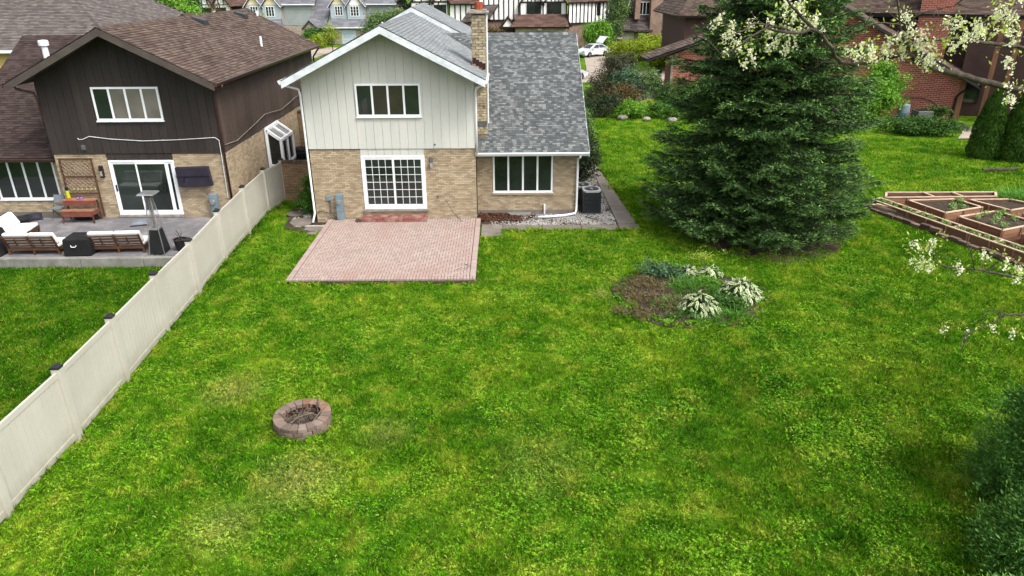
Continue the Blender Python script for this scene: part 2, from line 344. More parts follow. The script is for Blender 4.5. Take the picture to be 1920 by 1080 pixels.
m_redbrick_step = island_mat('step_brick', [A(172, 104, 94), A(158, 92, 84), A(182, 118, 108), A(166, 100, 92)], .9, 2, .15, .3, 60, by='obj', patch=(3, A(196, 160, 148), .5, .66, 1.1))
m_soil = mat('garden_soil', A(90, 73, 56, 1.75), A(60, 49, 38, 1.75), 5, .98, 1.0, 18, fine=.4, c3=A(116, 97, 76, 1.75))
m_mulch = mat('wood_mulch', A(112, 74, 54), A(84, 54, 40), 4, .98, .8, 25, fine=.25)
m_bare = mat('bare_earth', A(96, 84, 62), A(70, 60, 46), 2, .98, 1.0, 20, fine=.25)
m_ash = mat('ash', A(70, 62, 56), A(44, 40, 38), 8, .98, 1.0, 25)
m_wood = mat('cedar_wood', A(174, 130, 98, 1.65), A(146, 106, 80, 1.65), 2.2, .75, .25, 50, objr=.14, fine=.15, stretch=(.4, .4, 3))
m_woodtop = mat('cedar_rail', A(216, 188, 162, 1.32), A(196, 166, 140, 1.32), 2.2, .75, .2, 50, objr=.08)
m_lattice = mat('lattice_slat', A(168, 148, 128, .95), A(146, 126, 108, .95), 4, .8)
m_teak = mat('teak_frame', A(116, 82, 58), A(92, 62, 44), 3, .65, .2, 60, objr=.12)
m_benchwood = mat('bench_wood', A(158, 114, 88, 1.1), A(132, 90, 68, 1.1), 3, .7, .2, 60, objr=.12)
m_redwood = mat('bench_front', A(122, 72, 58, 1), A(100, 56, 46, 1), 3, .7, .2, 60)
m_cushion = mat('white_cushion', A(240, 240, 240, 1.15), A(226, 226, 226, 1.15), 2, .9, .15, 8, fine=.03)
m_blackcloth = mat('black_cover', A(38, 38, 40), A(28, 28, 30), 3, .8, .4, 7)
m_navycloth = mat('navy_cover', A(62, 58, 74), A(46, 42, 58), 3, .7, .4, 9)
m_greycloth = mat('grey_fabric', A(150, 158, 166), A(128, 136, 144), 5, .9, .3, 12)
m_steel = mat('brushed_steel', A(205, 205, 205), A(180, 180, 180), 4, .3, metal=.6, spec=.6)
m_twig = mat('grey_twig', A(142, 126, 112), A(104, 92, 82), 9, .9, .3, 60)
m_bark = mat('bark', A(108, 98, 84), A(70, 62, 52), 8, .95, .8, 40, stretch=(1, 1, .3))
m_bark_dark = mat('dark_bark', A(74, 62, 52), A(50, 42, 36), 8, .95, .8, 40)
m_pebble = island_mat('pebble', [A(220, 214, 206, 2.19), A(188, 180, 172, 2.19), A(232, 228, 222, 2.19), A(160, 150, 140, 2.19), A(206, 196, 184, 2.19)], .8, 3, .15)
m_dryleaf = island_mat('dry_leaf', [A(88, 54, 44), A(66, 42, 36), A(112, 74, 56), A(54, 36, 32), A(130, 92, 70)], .9, 3, .15)
m_firestone = island_mat('fire_block', [A(174, 152, 137, 2.5), A(158, 138, 125, 2.5), A(186, 166, 151, 2.5), A(148, 130, 117, 2.5), A(180, 154, 135, 2.5)], .95, 3, .15, .4, 60, by='obj')
m_firered = island_mat('fire_block_burnt', [A(178, 142, 118, 2.39), A(166, 128, 104, 2.39), A(186, 154, 130, 2.39)], .95, 3, .15, .4, 60, by='obj')
m_pinkpath = mat('pale_drive', A(206, 190, 174), A(186, 170, 156), .8, .95, .2, 20)
m_road = mat('asphalt', A(120, 118, 116), A(104, 102, 100), 1, .95, .2, 30)
m_redbrick = brick_mat('red_brick', [A(154, 84, 70, 1.01), A(124, 62, 54, 1.01)], A(178, 142, 126, 0.968), .34, .125, .014)
m_farbrick = brick_mat('far_brick', [A(150, 122, 108, 1.08), A(122, 92, 82, 1.08)], A(154, 140, 128, 1.14), .26, .1, .012)
m_farbrick_pale = brick_mat('far_brick_pale', [A(178, 164, 152, 1.12), A(142, 120, 110, 1.12)], A(172, 164, 154, 1.19), .26, .1, .012)
m_stucco = mat('white_stucco', A(236, 236, 234, .95), A(220, 220, 218, .95), 1, .85, .1, 30, fine=.03)
m_timber = mat('dark_timber', A(58, 46, 42), A(44, 34, 32), 2, .8)
m_blueboard = mat('blue_lap', A(168, 180, 186, 1.08), A(154, 166, 172, 1.08), .6, .7, objr=.03, fine=.04)
m_greenboard = mat('grey_green_lap', A(150, 158, 156, 1.08), A(136, 144, 142, 1.08), .6, .7, objr=.03, fine=.04)
m_yellowboard = mat('yellow_lap', A(222, 208, 170, .9), A(210, 196, 160, .9), .6, .7, fine=.04)
m_tanboard = mat('tan_lap', A(206, 176, 122, .9), A(192, 162, 110, .9), .6, .7, fine=.04)
m_farroof = island_mat('far_grey_roof', [A(138, 140, 146), A(126, 128, 134), A(150, 152, 158), A(132, 134, 140)], .95, .3, .1)
m_farbrown = island_mat('far_brown_roof', [A(116, 90, 80), A(104, 80, 72), A(128, 100, 90), A(96, 74, 66)], .95, .3, .1)
m_fartaupe = island_mat('far_taupe_roof', [A(98, 90, 86), A(86, 78, 75), A(110, 102, 98), A(78, 70, 68)], .95, .3, .1)
m_barnwood = mat('weathered_wood', A(118, 106, 98, .9), A(92, 82, 76, .9), 1.4, .85, .2, 30, stretch=(1, 1, .1))
m_blackfascia = mat('black_fascia', A(44, 42, 46), A(36, 34, 38), 3, .6)
m_garage = mat('garage_door', A(170, 166, 160, .9), A(158, 154, 148, .9), 1, .6, fine=.03)
m_garage_blue = mat('garage_door_blue', A(176, 188, 200, .9), A(164, 176, 188, .9), 1, .6, fine=.03)
m_carwhite = mat('white_car_paint', A(226, 230, 232, 1.3), A(216, 222, 226, 1.3), .8, .18, fine=0, spec=.6)
m_tyre = mat('tyre', A(34, 34, 35), A(28, 28, 29), 10, .85); m_rim = mat('alloy_rim', A(170, 172, 176), A(150, 152, 156), 6, .3, metal=.7)
m_lampred = mat('tail_lamp', A(150, 30, 26), A(120, 22, 20), 5, .3)
m_bin = mat('dark_green_bin', A(38, 62, 62), A(30, 50, 50), 3, .5); m_bin2 = mat('black_bin', A(36, 34, 38), A(30, 28, 32), 3, .5)
m_yellow = mat('yellow_plastic', A(222, 240, 40), A(210, 228, 34), 5, .4); m_orange = mat('orange_plastic', A(250, 110, 40), A(240, 96, 34), 5, .4); m_navy = mat('navy_plastic', A(36, 40, 78), A(30, 34, 66), 5, .4)
m_pink = mat('pink_plastic', A(196, 130, 214), A(180, 112, 200), 5, .5); m_lime = mat('lime_ball', A(214, 226, 110), A(200, 214, 96), 8, .7)
m_redwoodpost = mat('tan_post', A(140, 98, 74, 1.3), A(116, 80, 62, 1.3), 2, .7, stretch=(1, 1, .2))
m_darkwall = mat('dark_brown_wall', A(66, 48, 44, .9), A(56, 40, 37, .9), 2, .8)
L_spruce = leaf_mat('spruce_needles', A(38, 62, 32), A(66, 94, 46), A(118, 156, 72), .12, .6, gain=2.15)
L_yew = leaf_mat('yew_needles', A(34, 48, 30), A(62, 78, 44), None, .12, .6)
L_arb = leaf_mat('arborvitae', A(40, 72, 22), A(80, 116, 38), None, .2, .6)
L_conifer = leaf_mat('dark_conifer', A(36, 70, 26), A(70, 112, 44), A(112, 140, 58), .2, .6, gain=2.9)
L_mid = leaf_mat('mid_green_leaf', A(42, 88, 24), A(96, 140, 46), None, .3)
L_bright = leaf_mat('bright_green_leaf', A(66, 122, 24), A(136, 184, 60), None, .35)
L_yellow = leaf_mat('yellow_green_leaf', A(118, 140, 44), A(188, 196, 92), None, .35)
L_hedge = leaf_mat('hedge_leaf', A(96, 124, 18), A(172, 188, 42), None, .3)
L_dkhedge = leaf_mat('dark_hedge_leaf', A(36, 76, 24), A(82, 122, 40), None, .25)
L_blue = leaf_mat('blue_green_leaf', A(48, 82, 60), A(92, 126, 86), None, .2)
L_red = leaf_mat('bronze_leaf', A(72, 62, 34), A(110, 92, 50), None, .25)
L_ivy = leaf_mat('grey_green_leaf', A(74, 104, 52), A(124, 150, 88), None, .3)
L_lime = leaf_mat('new_leaf', A(150, 176, 56), A(206, 220, 110), None, .45)
L_petal = leaf_mat('white_petal', A(232, 232, 192, 1.1), A(246, 246, 216, 1.1), None, .35, .7, gain=1.0)
L_hosta = leaf_mat('hosta_leaf', A(120, 150, 90), A(206, 212, 168), None, .25)
L_grassy = leaf_mat('grassy_leaf', A(46, 104, 22), A(104, 160, 50), None, .3)
L_seed = leaf_mat('seedling', A(110, 150, 70), A(170, 200, 120), None, .3)
# ------------------------------------------------------------------ ground, patio, walks, fence
def sheet(name, pts, z, m, thick=0.0):
    b = MB()
    if thick: b.prism([(x, y, z - thick) for x, y in pts], (0, 0, thick))
    else: b.face([(x, y, z) for x, y in pts])
    return struct(b.obj(name, m))
N = 120
gx = np.concatenate([np.linspace(-500, -40, 8), np.linspace(-36, 48, 120), np.linspace(52, 500, 8)]); gy_ = np.concatenate([np.linspace(-60, -30, 4), np.linspace(-29, 40, 110), np.linspace(44, 900, 14)])
GX, GY = np.meshgrid(gx, gy_)
GZ = np.array([[.035 * mnoise.noise((x * .35, y * .35, 0)) * (1 if -36 < x < 48 and y < 40 else 0) for x in gx] for y in gy_]) - .03
nx = len(gx); ny = len(gy_)
idx = np.arange(nx * ny).reshape(ny, nx)
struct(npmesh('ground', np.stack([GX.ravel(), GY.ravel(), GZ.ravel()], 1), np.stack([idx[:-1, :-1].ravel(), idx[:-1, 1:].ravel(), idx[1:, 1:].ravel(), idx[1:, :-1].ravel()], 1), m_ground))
sheet('neighbour_lawn', [(-60, -40), (-1.75, -40), (-1.98, -9), (-2.48, 0), (-2.5, 30), (-60, 30)], .13, m_ground, .15)
sheet('street', [(-120, 41), (-20, 40), (20, 40.5), (60, 43), (160, 52), (160, 60), (60, 51), (20, 48), (-20, 47.5), (-120, 49)], .01, m_pinkpath)
sheet('driveway', [(16.0, 47), (20.5, 47), (22.6, 66), (24.6, 79), (20, 79), (18, 70)], .014, m_pinkpath)
sheet('driveway', [(-21.5, 47), (-16.5, 47), (-15.2, 68), (-13.2, 77), (-19.4, 77.5), (-21, 72)], .014, m_pinkpath)
sheet('driveway', [(16.6, 30), (20.9, 31), (24.5, 39.5), (16.2, 40)], .014, m_pinkpath)
sheet('side_yard', [(-3.2, 3), (-.05, 3), (-.05, 16), (-3.2, 16)], .135, m_concrete, .03)
# brick patio with its pavers
PX0, PX1, PY0, PZ = .47, 6.56, -6.26, .155
patio = struct(MB().box(PX0 + .03, PX1 - .03, PY0 + .05, -.01, -.05, PZ - .012).obj('patio', m_jointsand))
OFF[patio.name] = Vector((0, 0, 0))
g = .0065
def bevpaver(w, l, h):
    b = MB(); c = .006
    b.v = [(-w/2, -l/2, -h), (w/2, -l/2, -h), (w/2, l/2, -h), (-w/2, l/2, -h), (-w/2, -l/2, -c), (w/2, -l/2, -c), (w/2, l/2, -c), (-w/2, l/2, -c), (-w/2+c, -l/2+c, 0), (w/2-c, -l/2+c, 0), (w/2-c, l/2-c, 0), (-w/2+c, l/2-c, 0)]
    b.f = [(0,1,5,4), (1,2,6,5), (2,3,7,6), (3,0,4,7), (4,5,9,8), (5,6,10,9), (6,7,11,10), (7,4,8,11), (8,9,10,11)]
    return b
pv = bevpaver(.2 - g * 2, .1 - g * 2, .06).mesh('paver'); pv.materials.append(m_paver_o)
tiles = []
n = int((PY0 * -1 - .2) / .1)
for i in range(int((PX1 - PX0) / .1)):                      # front soldier row
    tiles.append((PX0 + .05 + i * .1 * (PX1 - PX0) / (int((PX1 - PX0) / .1) * .1), PY0 + .1, math.pi / 2))
for j in range(n):
    y = PY0 + .25 + j * .1
    tiles.append((PX0 + .1, y, 0)); tiles.append((PX1 - .1, y, 0))
fx0, fx1, fy0 = PX0 + .21, PX1 - .21, PY0 + .21
nxc, nyc = int((fx1 - fx0) / .1), int((-.03 - fy0) / .1); cw = (fx1 - fx0) / nxc
for j in range(nyc):
    for i in range(nxc):
        k = (i - j) % 4; x = fx0 + i * cw; y = fy0 + j * .1
        if k == 0 and i + 1 < nxc: tiles.append((x + cw, y + .05, 0))
        elif k == 3 and j + 1 < nyc: tiles.append((x + cw / 2, y + .1, math.pi / 2))
for j in range(nyc):                                         # half pavers where the bond meets the border
    for i in range(nxc):
        k = (i - j) % 4; x = fx0 + i * cw; y = fy0 + j * .1
        if (k == 1 and i == 0) or (k == 0 and i == nxc - 1) or (k == 2 and j == 0) or (k == 3 and j == nyc - 1): tiles.append((x + cw / 2, y + .05, None))
tiles.sort(key=lambda t: t[1])
rest = MB(); nsingle = 0
pvh = bevpaver(.1 - g * 2, .1 - g * 2, .06).mesh('paver'); pvh.materials.append(m_paver_o)
for x, y, r in tiles:
    dz = U(-.003, .003); half = r is None; r = r or 0.0
    if nsingle < 300:
        piece('paver', pvh if half else pv, patio, (x, y, PZ + dz), R=(U(-.01, .01), U(-.01, .01), r + U(-.01, .01))); nsingle += 1
    else:
        b = bevpaver((.1 if half else .2) - g * 2, .1 - g * 2, .02); M3 = Matrix.Rotation(r + U(-.01, .01), 3, 'Z'); o0 = len(rest.v)
        tx, ty = U(-.008, .008), U(-.008, .008)
        for v in b.v:
            w = M3 @ Vector(v); rest.v.append((x + w.x, y + w.y, PZ + dz + w.z + w.x * tx + w.y * ty))
        rest.f += [tuple(q + o0 for q in f) for f in b.f]
rest.obj('paver_field', m_paver, patio, kind='stuff')
es = MB().box(-.15, .15, -.05, .05, -.024, .024).mesh('edge_stone'); es.materials.append(m_edgestone)
for row in range(2):
    x = PX0 + .1 - row * .08
    while x < PX1 - .02:
        w = U(.75, 1.2); piece('edge_stone', es, patio, (x + .15 * w, PY0 + .07 + U(-.012, .012), .025 + row * .052), R=(0, 0, U(-.04, .04)), scale=(w, 1, 1)); x += .3 * w + .012
for side in (PX0 + .06, PX1 - .06):
    y = PY0 + .25
    while y < -.2:
        piece('edge_stone', es, patio, (side, y, .06), rz=math.pi / 2); y += .32
# weeds and a length of bent wire on the patio
wire = MB().tube([(5.9, -5.55, .17), (6.05, -5.4, .19), (6.2, -5.5, .17), (6.35, -5.2, .18), (6.15, -5.1, .17), (6.3, -5.0, .17)], .006, 5)
tag(wire.obj('bent_wire', m_black), 'thin dark bent wire lying near the right front corner of the brick patio', 'wire')
rod = MB().tube([(5.2, -.12, .92), (5.45, -.3, .5), (5.82, -.52, .17)], .012, 6)
tag(rod.obj('leaning_rod', m_black), 'thin dark rod leaning on the brick wall above the patio', 'rod')
# door step
st = thing('door_step', 'low red brick step below the gridded sliding door', 'step', (3.15, -.3, .155))
MB().box(1.88, 4.44, -.46, -.02, .155, .245).obj('step_base', m_mortar, st)
sb = MB().box(-.045, .045, -.235, .235, -.035, .03).mesh('brick'); sb.materials.append(m_redbrick_step)
for i in range(26): piece('brick', sb, st, (1.91 + i * .1, -.25, .275 + U(-.003, .003)), rz=U(-.012, .012))
sb2 = MB().box(-.1, .1, -.02, .02, -.035, .035).mesh('brick'); sb2.materials.append(m_redbrick_step)
for i in range(12): piece('brick', sb2, st, (2.0 + i * .21, -.465, .2))
# concrete walk, slab by slab
walk = struct(MB().box(6.62, 12.5, -1.1, -.62, -.06, -.012).obj('walkway', m_concrete)); OFF[walk.name] = Vector((0, 0, 0))
def slab(pts, z=.03):
    b = MB(); b.prism([(x, y, -.05) for x, y in pts], (0, 0, .05 + z)); return b.obj('slab', m_concrete, walk, bevel=.012)
slab([(6.6, -1.95), (7.42, -1.75), (7.42, -.56), (6.6, -.5)], .04)
for a, b_ in ((7.45, 8.95), (8.98, 10.5), (10.53, 11.95)): slab([(a, -1.27), (b_, -1.24), (b_, -.6), (a, -.57)])
slab([(11.98, -1.2), (12.82, -1.16), (12.72, -.5), (12.0, -.46)])
y = -.43
for L in (2.3, 2.4, 2.6, 2.6, 2.8, 3.0, 3.2):
    slab([(12.0 - y * .004, y), (12.72 - y * .045, y), (12.72 - (y + L) * .045, y + L), (12.0 - (y + L) * .004, y + L)]); y += L + .025
struct(MB().prism([(7.0, -.6, -.05), (11.97, -.62, -.05), (11.97, -.4, -.05), (11.95, 9, -.05), (10.3, 9, -.05), (10.3, .9, -.05), (6.4, .9, -.05), (6.45, -.5, -.05)], (0, 0, .062)).obj('gravel_bed', m_bare))
struct(MB().prism([(-1.6, 2.85, -.05), (-1.3, .3, -.05), (-1.15, -.7, -.05), (.4, -1.5, -.05), (.46, -.05, -.05), (0, -.02, -.05), (0, 2.9, -.05)], (0, 0, .065)).obj('side_bed', m_bare))
flag = []
for i, (x, y, rx, ry, sd) in enumerate(((.1, -.95, .4, .3, 3), (-.62, -.05, .55, .5, 5), (-1.15, 1.0, .38, .32, 8), (.22, -1.45, .3, .17, 9))):
    pts = [(x + rx * math.cos(a) * U(.85, 1.1), y + ry * math.sin(a) * U(.85, 1.1), .01) for a in np.linspace(0, 6.28, 10)[:-1]]
    lab = ('flat grey flagstone against the left edge of the brick patio', 'large dark flagstone below the white downspout', 'grey flagstone beside the fence end by the bush', 'small brown flagstone on the grass by the patio edge')[i]
    tag(MB().prism(pts, (0, 0, .06)).obj('flagstone', m_concrete, bevel=.012), lab, 'stone', 'flagstones left of the patio')
# vinyl fence
fence = thing('vinyl_fence', 'long cream vinyl privacy fence with dark post caps', 'fence', (-1.7, -17, 0))
FP = [(-1.62, -21.6), (-1.64, -19.2), (-1.66, -16.84), (-1.68, -14.47), (-1.78, -12.14), (-1.92, -9.55), (-2.04, -6.95), (-2.26, -4.05), (-2.38, -1.15), (-2.4, 1.45), (-2.1, 3.0)]
FH = [1.66] * 3 + [1.66, 1.67, 1.68, 1.69, 1.70, 1.72, 1.74, 1.76]
cap = MB(); cap.lathe([(.13, 0), (.13, .04), (.095, .055), (.045, .1), (.0, .103)], (0, 0, 0), 4, True); capm = cap.mesh('post_cap'); capm.materials.append(m_black)
fi = 0
for k, (x, y) in enumerate(FP):
    po = MB().box(x - .085, x + .085, y - .085, y + .085, -.1, FH[k] + .07).obj('post', m_fence, fence, bevel=.006)
    piece('post_cap', capm, po, (x, y, FH[k] + .07))
    if k + 1 == len(FP): break
    x2, y2 = FP[k + 1]; d = Vector((x2 - x, y2 - y, 0)); Ld = d.length; d.normalize(); h = FH[k]; h2 = FH[k + 1]
    nrm = Vector((d.y, -d.x, 0))
    a = Vector((x, y, 0)) + d * .055; e = Vector((x2, y2, 0)) - d * .055
    for zz, th in ((.1, .15), (None, .13)):
        za, ze = (zz, zz) if zz else (h - .07, h2 - .07)
        MB().bar(a + Vector((0, 0, za)), e + Vector((0, 0, ze)), .05, th).obj('rail', m_fence, fence, bevel=.006)
    nb = 14; w = (Ld - .11) / nb
    for i in range(nb):
        p = a + d * (w * (i + .5)); zt = h + (h2 - h) * (i + .5) / nb - .1
        c = MB().prism([p - d * (w/2 - .003) - nrm * .012 + Vector((0, 0, .14)), p + d * (w/2 - .003) - nrm * .012 + Vector((0, 0, .14)), p + d * (w/2 - .003) + nrm * .008 + Vector((0, 0, .14)), p + d * (w/2 - .008) + nrm * .012 + Vector((0, 0, .14)), p - d * (w/2 - .008) + nrm * .012 + Vector((0, 0, .14)), p - d * (w/2 - .003) + nrm * .008 + Vector((0, 0, .14))], (0, 0, zt - .14))
        c.obj('board', m_fence, fence)
# garden wall closing the gap between the fence and the house
gw = thing('garden_wall', 'low brown brick wall between the fence end and the cream house', 'wall', (-1.1, 2.95, 0))
MB().prism([(-2.05, 2.85, 0), (-.02, 2.85, 0), (-.02, 2.85, 1.35), (-.35, 2.85, 1.7), (-2.05, 2.85, 1.72)], (0, .2, 0)).obj('wall', m_darkbrick, gw)
cb = MB().box(-.04, .04, -.13, .13, -.05, .05).mesh('coping_brick'); cb.materials.append(m_edgestone)
for i in range(20): piece('coping_brick', cb, gw, (-2.0 + i * .085, 2.95, 1.77))
gw2 = thing('garden_wall', 'tall dark brown brick wall at the back of the gap between the two houses', 'wall', (-1.6, 9.8, 0))
MB().box(-3.05, -.06, 9.7, 9.9, 0, 2.7).obj('wall', m_darkbrick, gw2); MB().box(-3.05, -.06, 9.66, 9.94, 2.7, 2.78).obj('coping', m_edgestone, gw2)
tag(MB().obox((-1.7, 6.2, 1.0), (.25, 4.2, .06), Matrix.Rotation(math.radians(20), 3, 'X') @ Matrix.Rotation(math.radians(-18), 3, 'Z')).obj('leaning_plank', m_woodtop), 'long weathered plank leaning between the two houses', 'plank')
bc = thing('storage_bin', 'black plastic bin with curved lid behind the garden wall', 'bin', (-2.55, 7.7, .1))
MB().box(-2.95, -2.2, 7.4, 8.1, .1, 1.15).obj('body', m_bin2, bc, bevel=.05); MB().lathe([(.36, 0), (.34, .12), (.2, .2), (0, .22)], (-2.57, 7.75, 1.15), 14).obj('lid', m_bin2, bc)
bc = thing('round_tub', 'round black tub beside the fence top between the houses', 'tub', (-2.7, 5.9, .1))
MB().lathe([(.32, 0), (.4, .8), (.36, .8), (.3, .2), (0, .18)], (-2.65, 5.9, .1), 16).obj('body', m_bin2, bc, smooth=True)
# ------------------------------------------------------------------ houses near the camera
def shingles(e0, e1, r0, r1, exp, tab, name, m, parent, clip=None, th=.014, jit=.25):
    e0, e1, r0, r1 = map(Vector, (e0, e1, r0, r1)); up = (r0 - e0); ac = (e1 - e0); nrm = ac.cross(up).normalized()
    if nrm.z < 0: nrm = -nrm
    upL = abs((r0 - e0).dot((up - ac * (up.dot(ac) / ac.dot(ac))).normalized())); rows = max(1, int(round(upL / exp))); b = MB(); acn = ac.normalized()
    for k in range(rows):
        f0 = k / rows; f1 = min(1.0, (k + 1.05) / rows)
        La, Lb = e0.lerp(r0, f0), e0.lerp(r0, f1); Ra, Rb = e1.lerp(r1, f0), e1.lerp(r1, f1)
        W = (Ra - La).length
        if W < .05: continue
        u = -tab * (rnd.random()); 
        while u < W:
            w = tab * U(1 - jit, 1 + jit); a0 = max(0, u); a1 = min(W, u + w - .006); u += w
            if clip:
                cl = clip((La.lerp(Ra, .5)).z); xm = (cl[0] - La.x) * (1 if Ra.x > La.x else -1), (cl[1] - La.x) * (1 if Ra.x > La.x else -1)
                a0 = max(a0, min(xm)); a1 = min(a1, max(xm))
            if a1 - a0 < .02: continue
            t0, t1 = a0 / W, a1 / W; t = th * U(.8, 1.3)
            p0, p1 = La.lerp(Ra, t0), La.lerp(Ra, t1)
            q0 = p0 + (Lb - La).lerp(Rb - Ra, .5); q1 = p1 + (Lb - La).lerp(Rb - Ra, .5)
            n = len(b.v); b.v += [tuple(p0), tuple(p1), tuple(p1 + nrm * t), tuple(p0 + nrm * t), tuple(q1 + nrm * .002), tuple(q0 + nrm * .002)]
            b.f += [(n, n+1, n+2, n+3), (n+3, n+2, n+4, n+5)]
    return b.obj(name, m, parent, kind='stuff')
def brickwall(org, ud, nd, L, z0, z1, holes, parent, m, w=.205, h=.0695, gap=.009, d=.05, name='brick_courses', row0=0):
    org, ud, nd = Vector(org), Vector(ud), Vector(nd); b = MB(); rows = int((z1 - z0) / h); z = z0
    for r in range(rows):
        za, zb = z0 + r * h + gap / 2, z0 + (r + 1) * h - gap / 2; u = -w * (.5 if r % 2 else 0)
        while u < L:
            segs = [(max(0, u + gap / 2), min(L, u + w - gap / 2))]; u += w
            for (h0, h1, c0, c1) in holes:
                if zb > c0 and za < c1:
                    ns = []
                    for s0, s1 in segs:
                        if s1 <= h0 or s0 >= h1: ns.append((s0, s1)); continue
                        if s0 < h0: ns.append((s0, h0))
                        if s1 > h1: ns.append((h1, s1))
                    segs = ns
            for s0, s1 in segs:
                if s1 - s0 < .02: continue
                o = d * U(-.06, .03); n = len(b.v)
                A0, A1 = org + ud * s0, org + ud * s1; N = nd * o; B = -nd * d
                for base in (A0, A1):
                    for zz in (za, zb):
                        b.v.append(tuple(base + N + Vector((0, 0, zz)))); b.v.append(tuple(base + B + Vector((0, 0, zz))))
                # order: A0za f/b, A0zb f/b, A1za f/b, A1zb f/b
                b.f += [(n, n+4, n+6, n+2), (n, n+2, n+3, n+1), (n+4, n+5, n+7, n+6), (n+2, n+6, n+7, n+3), (n, n+1, n+5, n+4)]
    return b.obj(name, m, parent, kind='stuff')
def window(parent, x0, x1, z0, z1, y, n, frame_m=None, pane_m=None, cas=.07, mull=.075, name='window', sill=True, panes=None):
    fm = frame_m or m_whitevinyl
    wnd = MB().box(x0, x1, y - .005, y + .02, z0, z1).obj(name, fm, parent)
    for a in (dict(x0=x0, x1=x1, z0=z1 - cas, z1=z1), dict(x0=x0, x1=x1, z0=z0, z1=z0 + cas), dict(x0=x0, x1=x0 + cas, z0=z0 + cas, z1=z1 - cas), dict(x0=x1 - cas, x1=x1, z0=z0 + cas, z1=z1 - cas)):
        MB().box(a['x0'], a['x1'], y - .05, y - .006, a['z0'], a['z1']).obj('frame', fm, wnd, bevel=.005)
    iw = (x1 - x0 - 2 * cas - (n - 1) * mull) / n
    for i in range(n):
        a = x0 + cas + i * (iw + mull)
        pm = (panes[i] if panes else pane_m) or m_glass
        MB().box(a - .003, a + iw + .003, y - .022, y - .012, z0 + cas - .003, z1 - cas + .003).obj('pane', pm, wnd)
        if i: MB().box(a - mull, a, y - .045, y - .006, z0 + cas, z1 - cas).obj('mullion', fm, wnd, bevel=.004)
    if sill: MB().box(x0 - .03, x1 + .03, y - .075, y - .002, z0 - .05, z0 - .002).obj('sill', fm, wnd, bevel=.004)
    return wnd
def gable_board(x0, x1, zb, top, y0, y1, holes=()):
    pts = [(x0, y0, zb), (x1, y0, zb)]
    xs = [x1] + ([3.2] if x0 < 3.2 < x1 else []) + [x0]
    return [(x0, zb), (x1, zb)] + [(x, top(x)) for x in xs]
def make_house(label, cat, ox, oy, s, C):
    """Two-storey gable house with a lower side wing; s = -1 mirrors it."""
    X = lambda x: ox + s * x
    H = thing('house', label, cat, (X(3.2), oy, 0))
    W, WX, EZ, RZ, SL = 6.4, 10.45, 5.66, 7.5, .505
    rtop = lambda x: RZ - SL * abs(x - 3.2)
    LEN = C['len']
    y = lambda v: oy + v
    # cores
    lo = MB().box(X(.03), X(W - .03), y(.048), y(LEN), -.05, 3.0).obj('wall', C['mortar'], H)
    gy0 = y(-.03 if s > 0 else -.015)
    up = MB().prism([(X(.02), gy0, 3.0), (X(W - .02), gy0, 3.0), (X(W - .02), gy0, rtop(W) - .13), (X(3.2), gy0, RZ - .13), (X(.02), gy0, rtop(0) - .13)], (0, LEN, 0)).obj('upper_wall', C['groove'], H)
    wg = MB().box(X(W - .02), X(WX - .03), y(.898), y(13), -.05, 2.72).obj('wing_wall', C['mortar'], H)
    MB().prism([(X(WX - .03), y(.9), 2.7), (X(WX - .03), y(13), 2.7), (X(WX - .03), y(7), 6.4)], (s * -4.0, 0, 0)).obj('wing_gable', C['groove'], H)
    # brick faces
    dx0, dx1, dz0, dz1 = 1.95, 4.42, .55, 2.7
    fb = C['z0']
    org = (X(0) if s > 0 else X(W), y(0), 0)
    brickwall(org, (1, 0, 0), (0, -1, 0), W, fb, 2.98, [(dx0, dx1, dz0 - .03, 3.1)], lo, C['brick'])
    wx0, wx1, wz0, wz1 = 7.05, 9.47, .95, 2.4
    if s > 0: brickwall((X(W + .01), y(.85), 0), (1, 0, 0), (0, -1, 0), WX - W - .01, fb + .2, 2.66, [(wx0 - W, wx1 - W, wz0, 2.8)], wg, C['brick']); 
    else: brickwall((X(WX), y(.85), 0), (1, 0, 0), (0, -1, 0), WX - W - .01, fb, 2.66, [(WX - wx1, WX - wx0, wz0, 2.8)], wg, C['brick'])
    MB().box(X(W), X(WX + .02), y(.83), y(.9), -.05, fb + .2 if s > 0 else fb).obj('foundation', m_concrete, wg)
    brickwall((X(WX), y(.86), 0), (0, 1, 0), (s, 0, 0), 10, fb + .2, 2.66, [], wg, C['brick'])
    if C.get('sidebrick'): brickwall((X(0), y(.01), 0), (0, 1, 0), (-s, 0, 0), LEN - .1, fb, 2.98, [(4.78, 6.72, 1.13, 2.97)], lo, C['brick'])
    # front boards
    nb = C['nb']; bw = W / nb
    for i in range(nb):
        a, b_ = i * bw + .006, (i + 1) * bw - .006
        pts = [(X(a), y(-.045), 2.97), (X(b_), y(-.045), 2.97)] + [(X(q), y(-.045), rtop(q) - .16) for q in ([b_] + ([3.2] if a < 3.2 < b_ else []) + [a])]
        MB().prism(pts, (0, .05, 0)).obj('siding_board', C['board'], up)
    hb = 8; hw = (dx1 - dx0) / hb
    for i in range(hb): MB().box(X(dx0 + i * hw + .006), X(dx0 + (i + 1) * hw - .006), y(-.012), y(.048), dz1 + .005, 2.985).obj('header_board', C['board'], up)
    # side boards
    ns = int(LEN / C['sw']); sw = LEN / ns
    for i in range(ns):
        MB().box(X(-.035), X(.02), y(i * sw + .012), y((i + 1) * sw - .012), 2.97, EZ - .25).obj('siding_board', C['sideboard'], up)
    # windows
    window(H, min(X(1.97), X(4.40)), max(X(1.97), X(4.40)), 4.2, 5.4, y(-.05), 4, panes=C['upanes'])
    window(H, min(X(wx0), X(wx1)), max(X(wx0), X(wx1)), wz0, wz1 + .12, y(.87), 4)
    # sliding door
    xa, xb = min(X(dx0), X(dx1)), max(X(dx0), X(dx1))
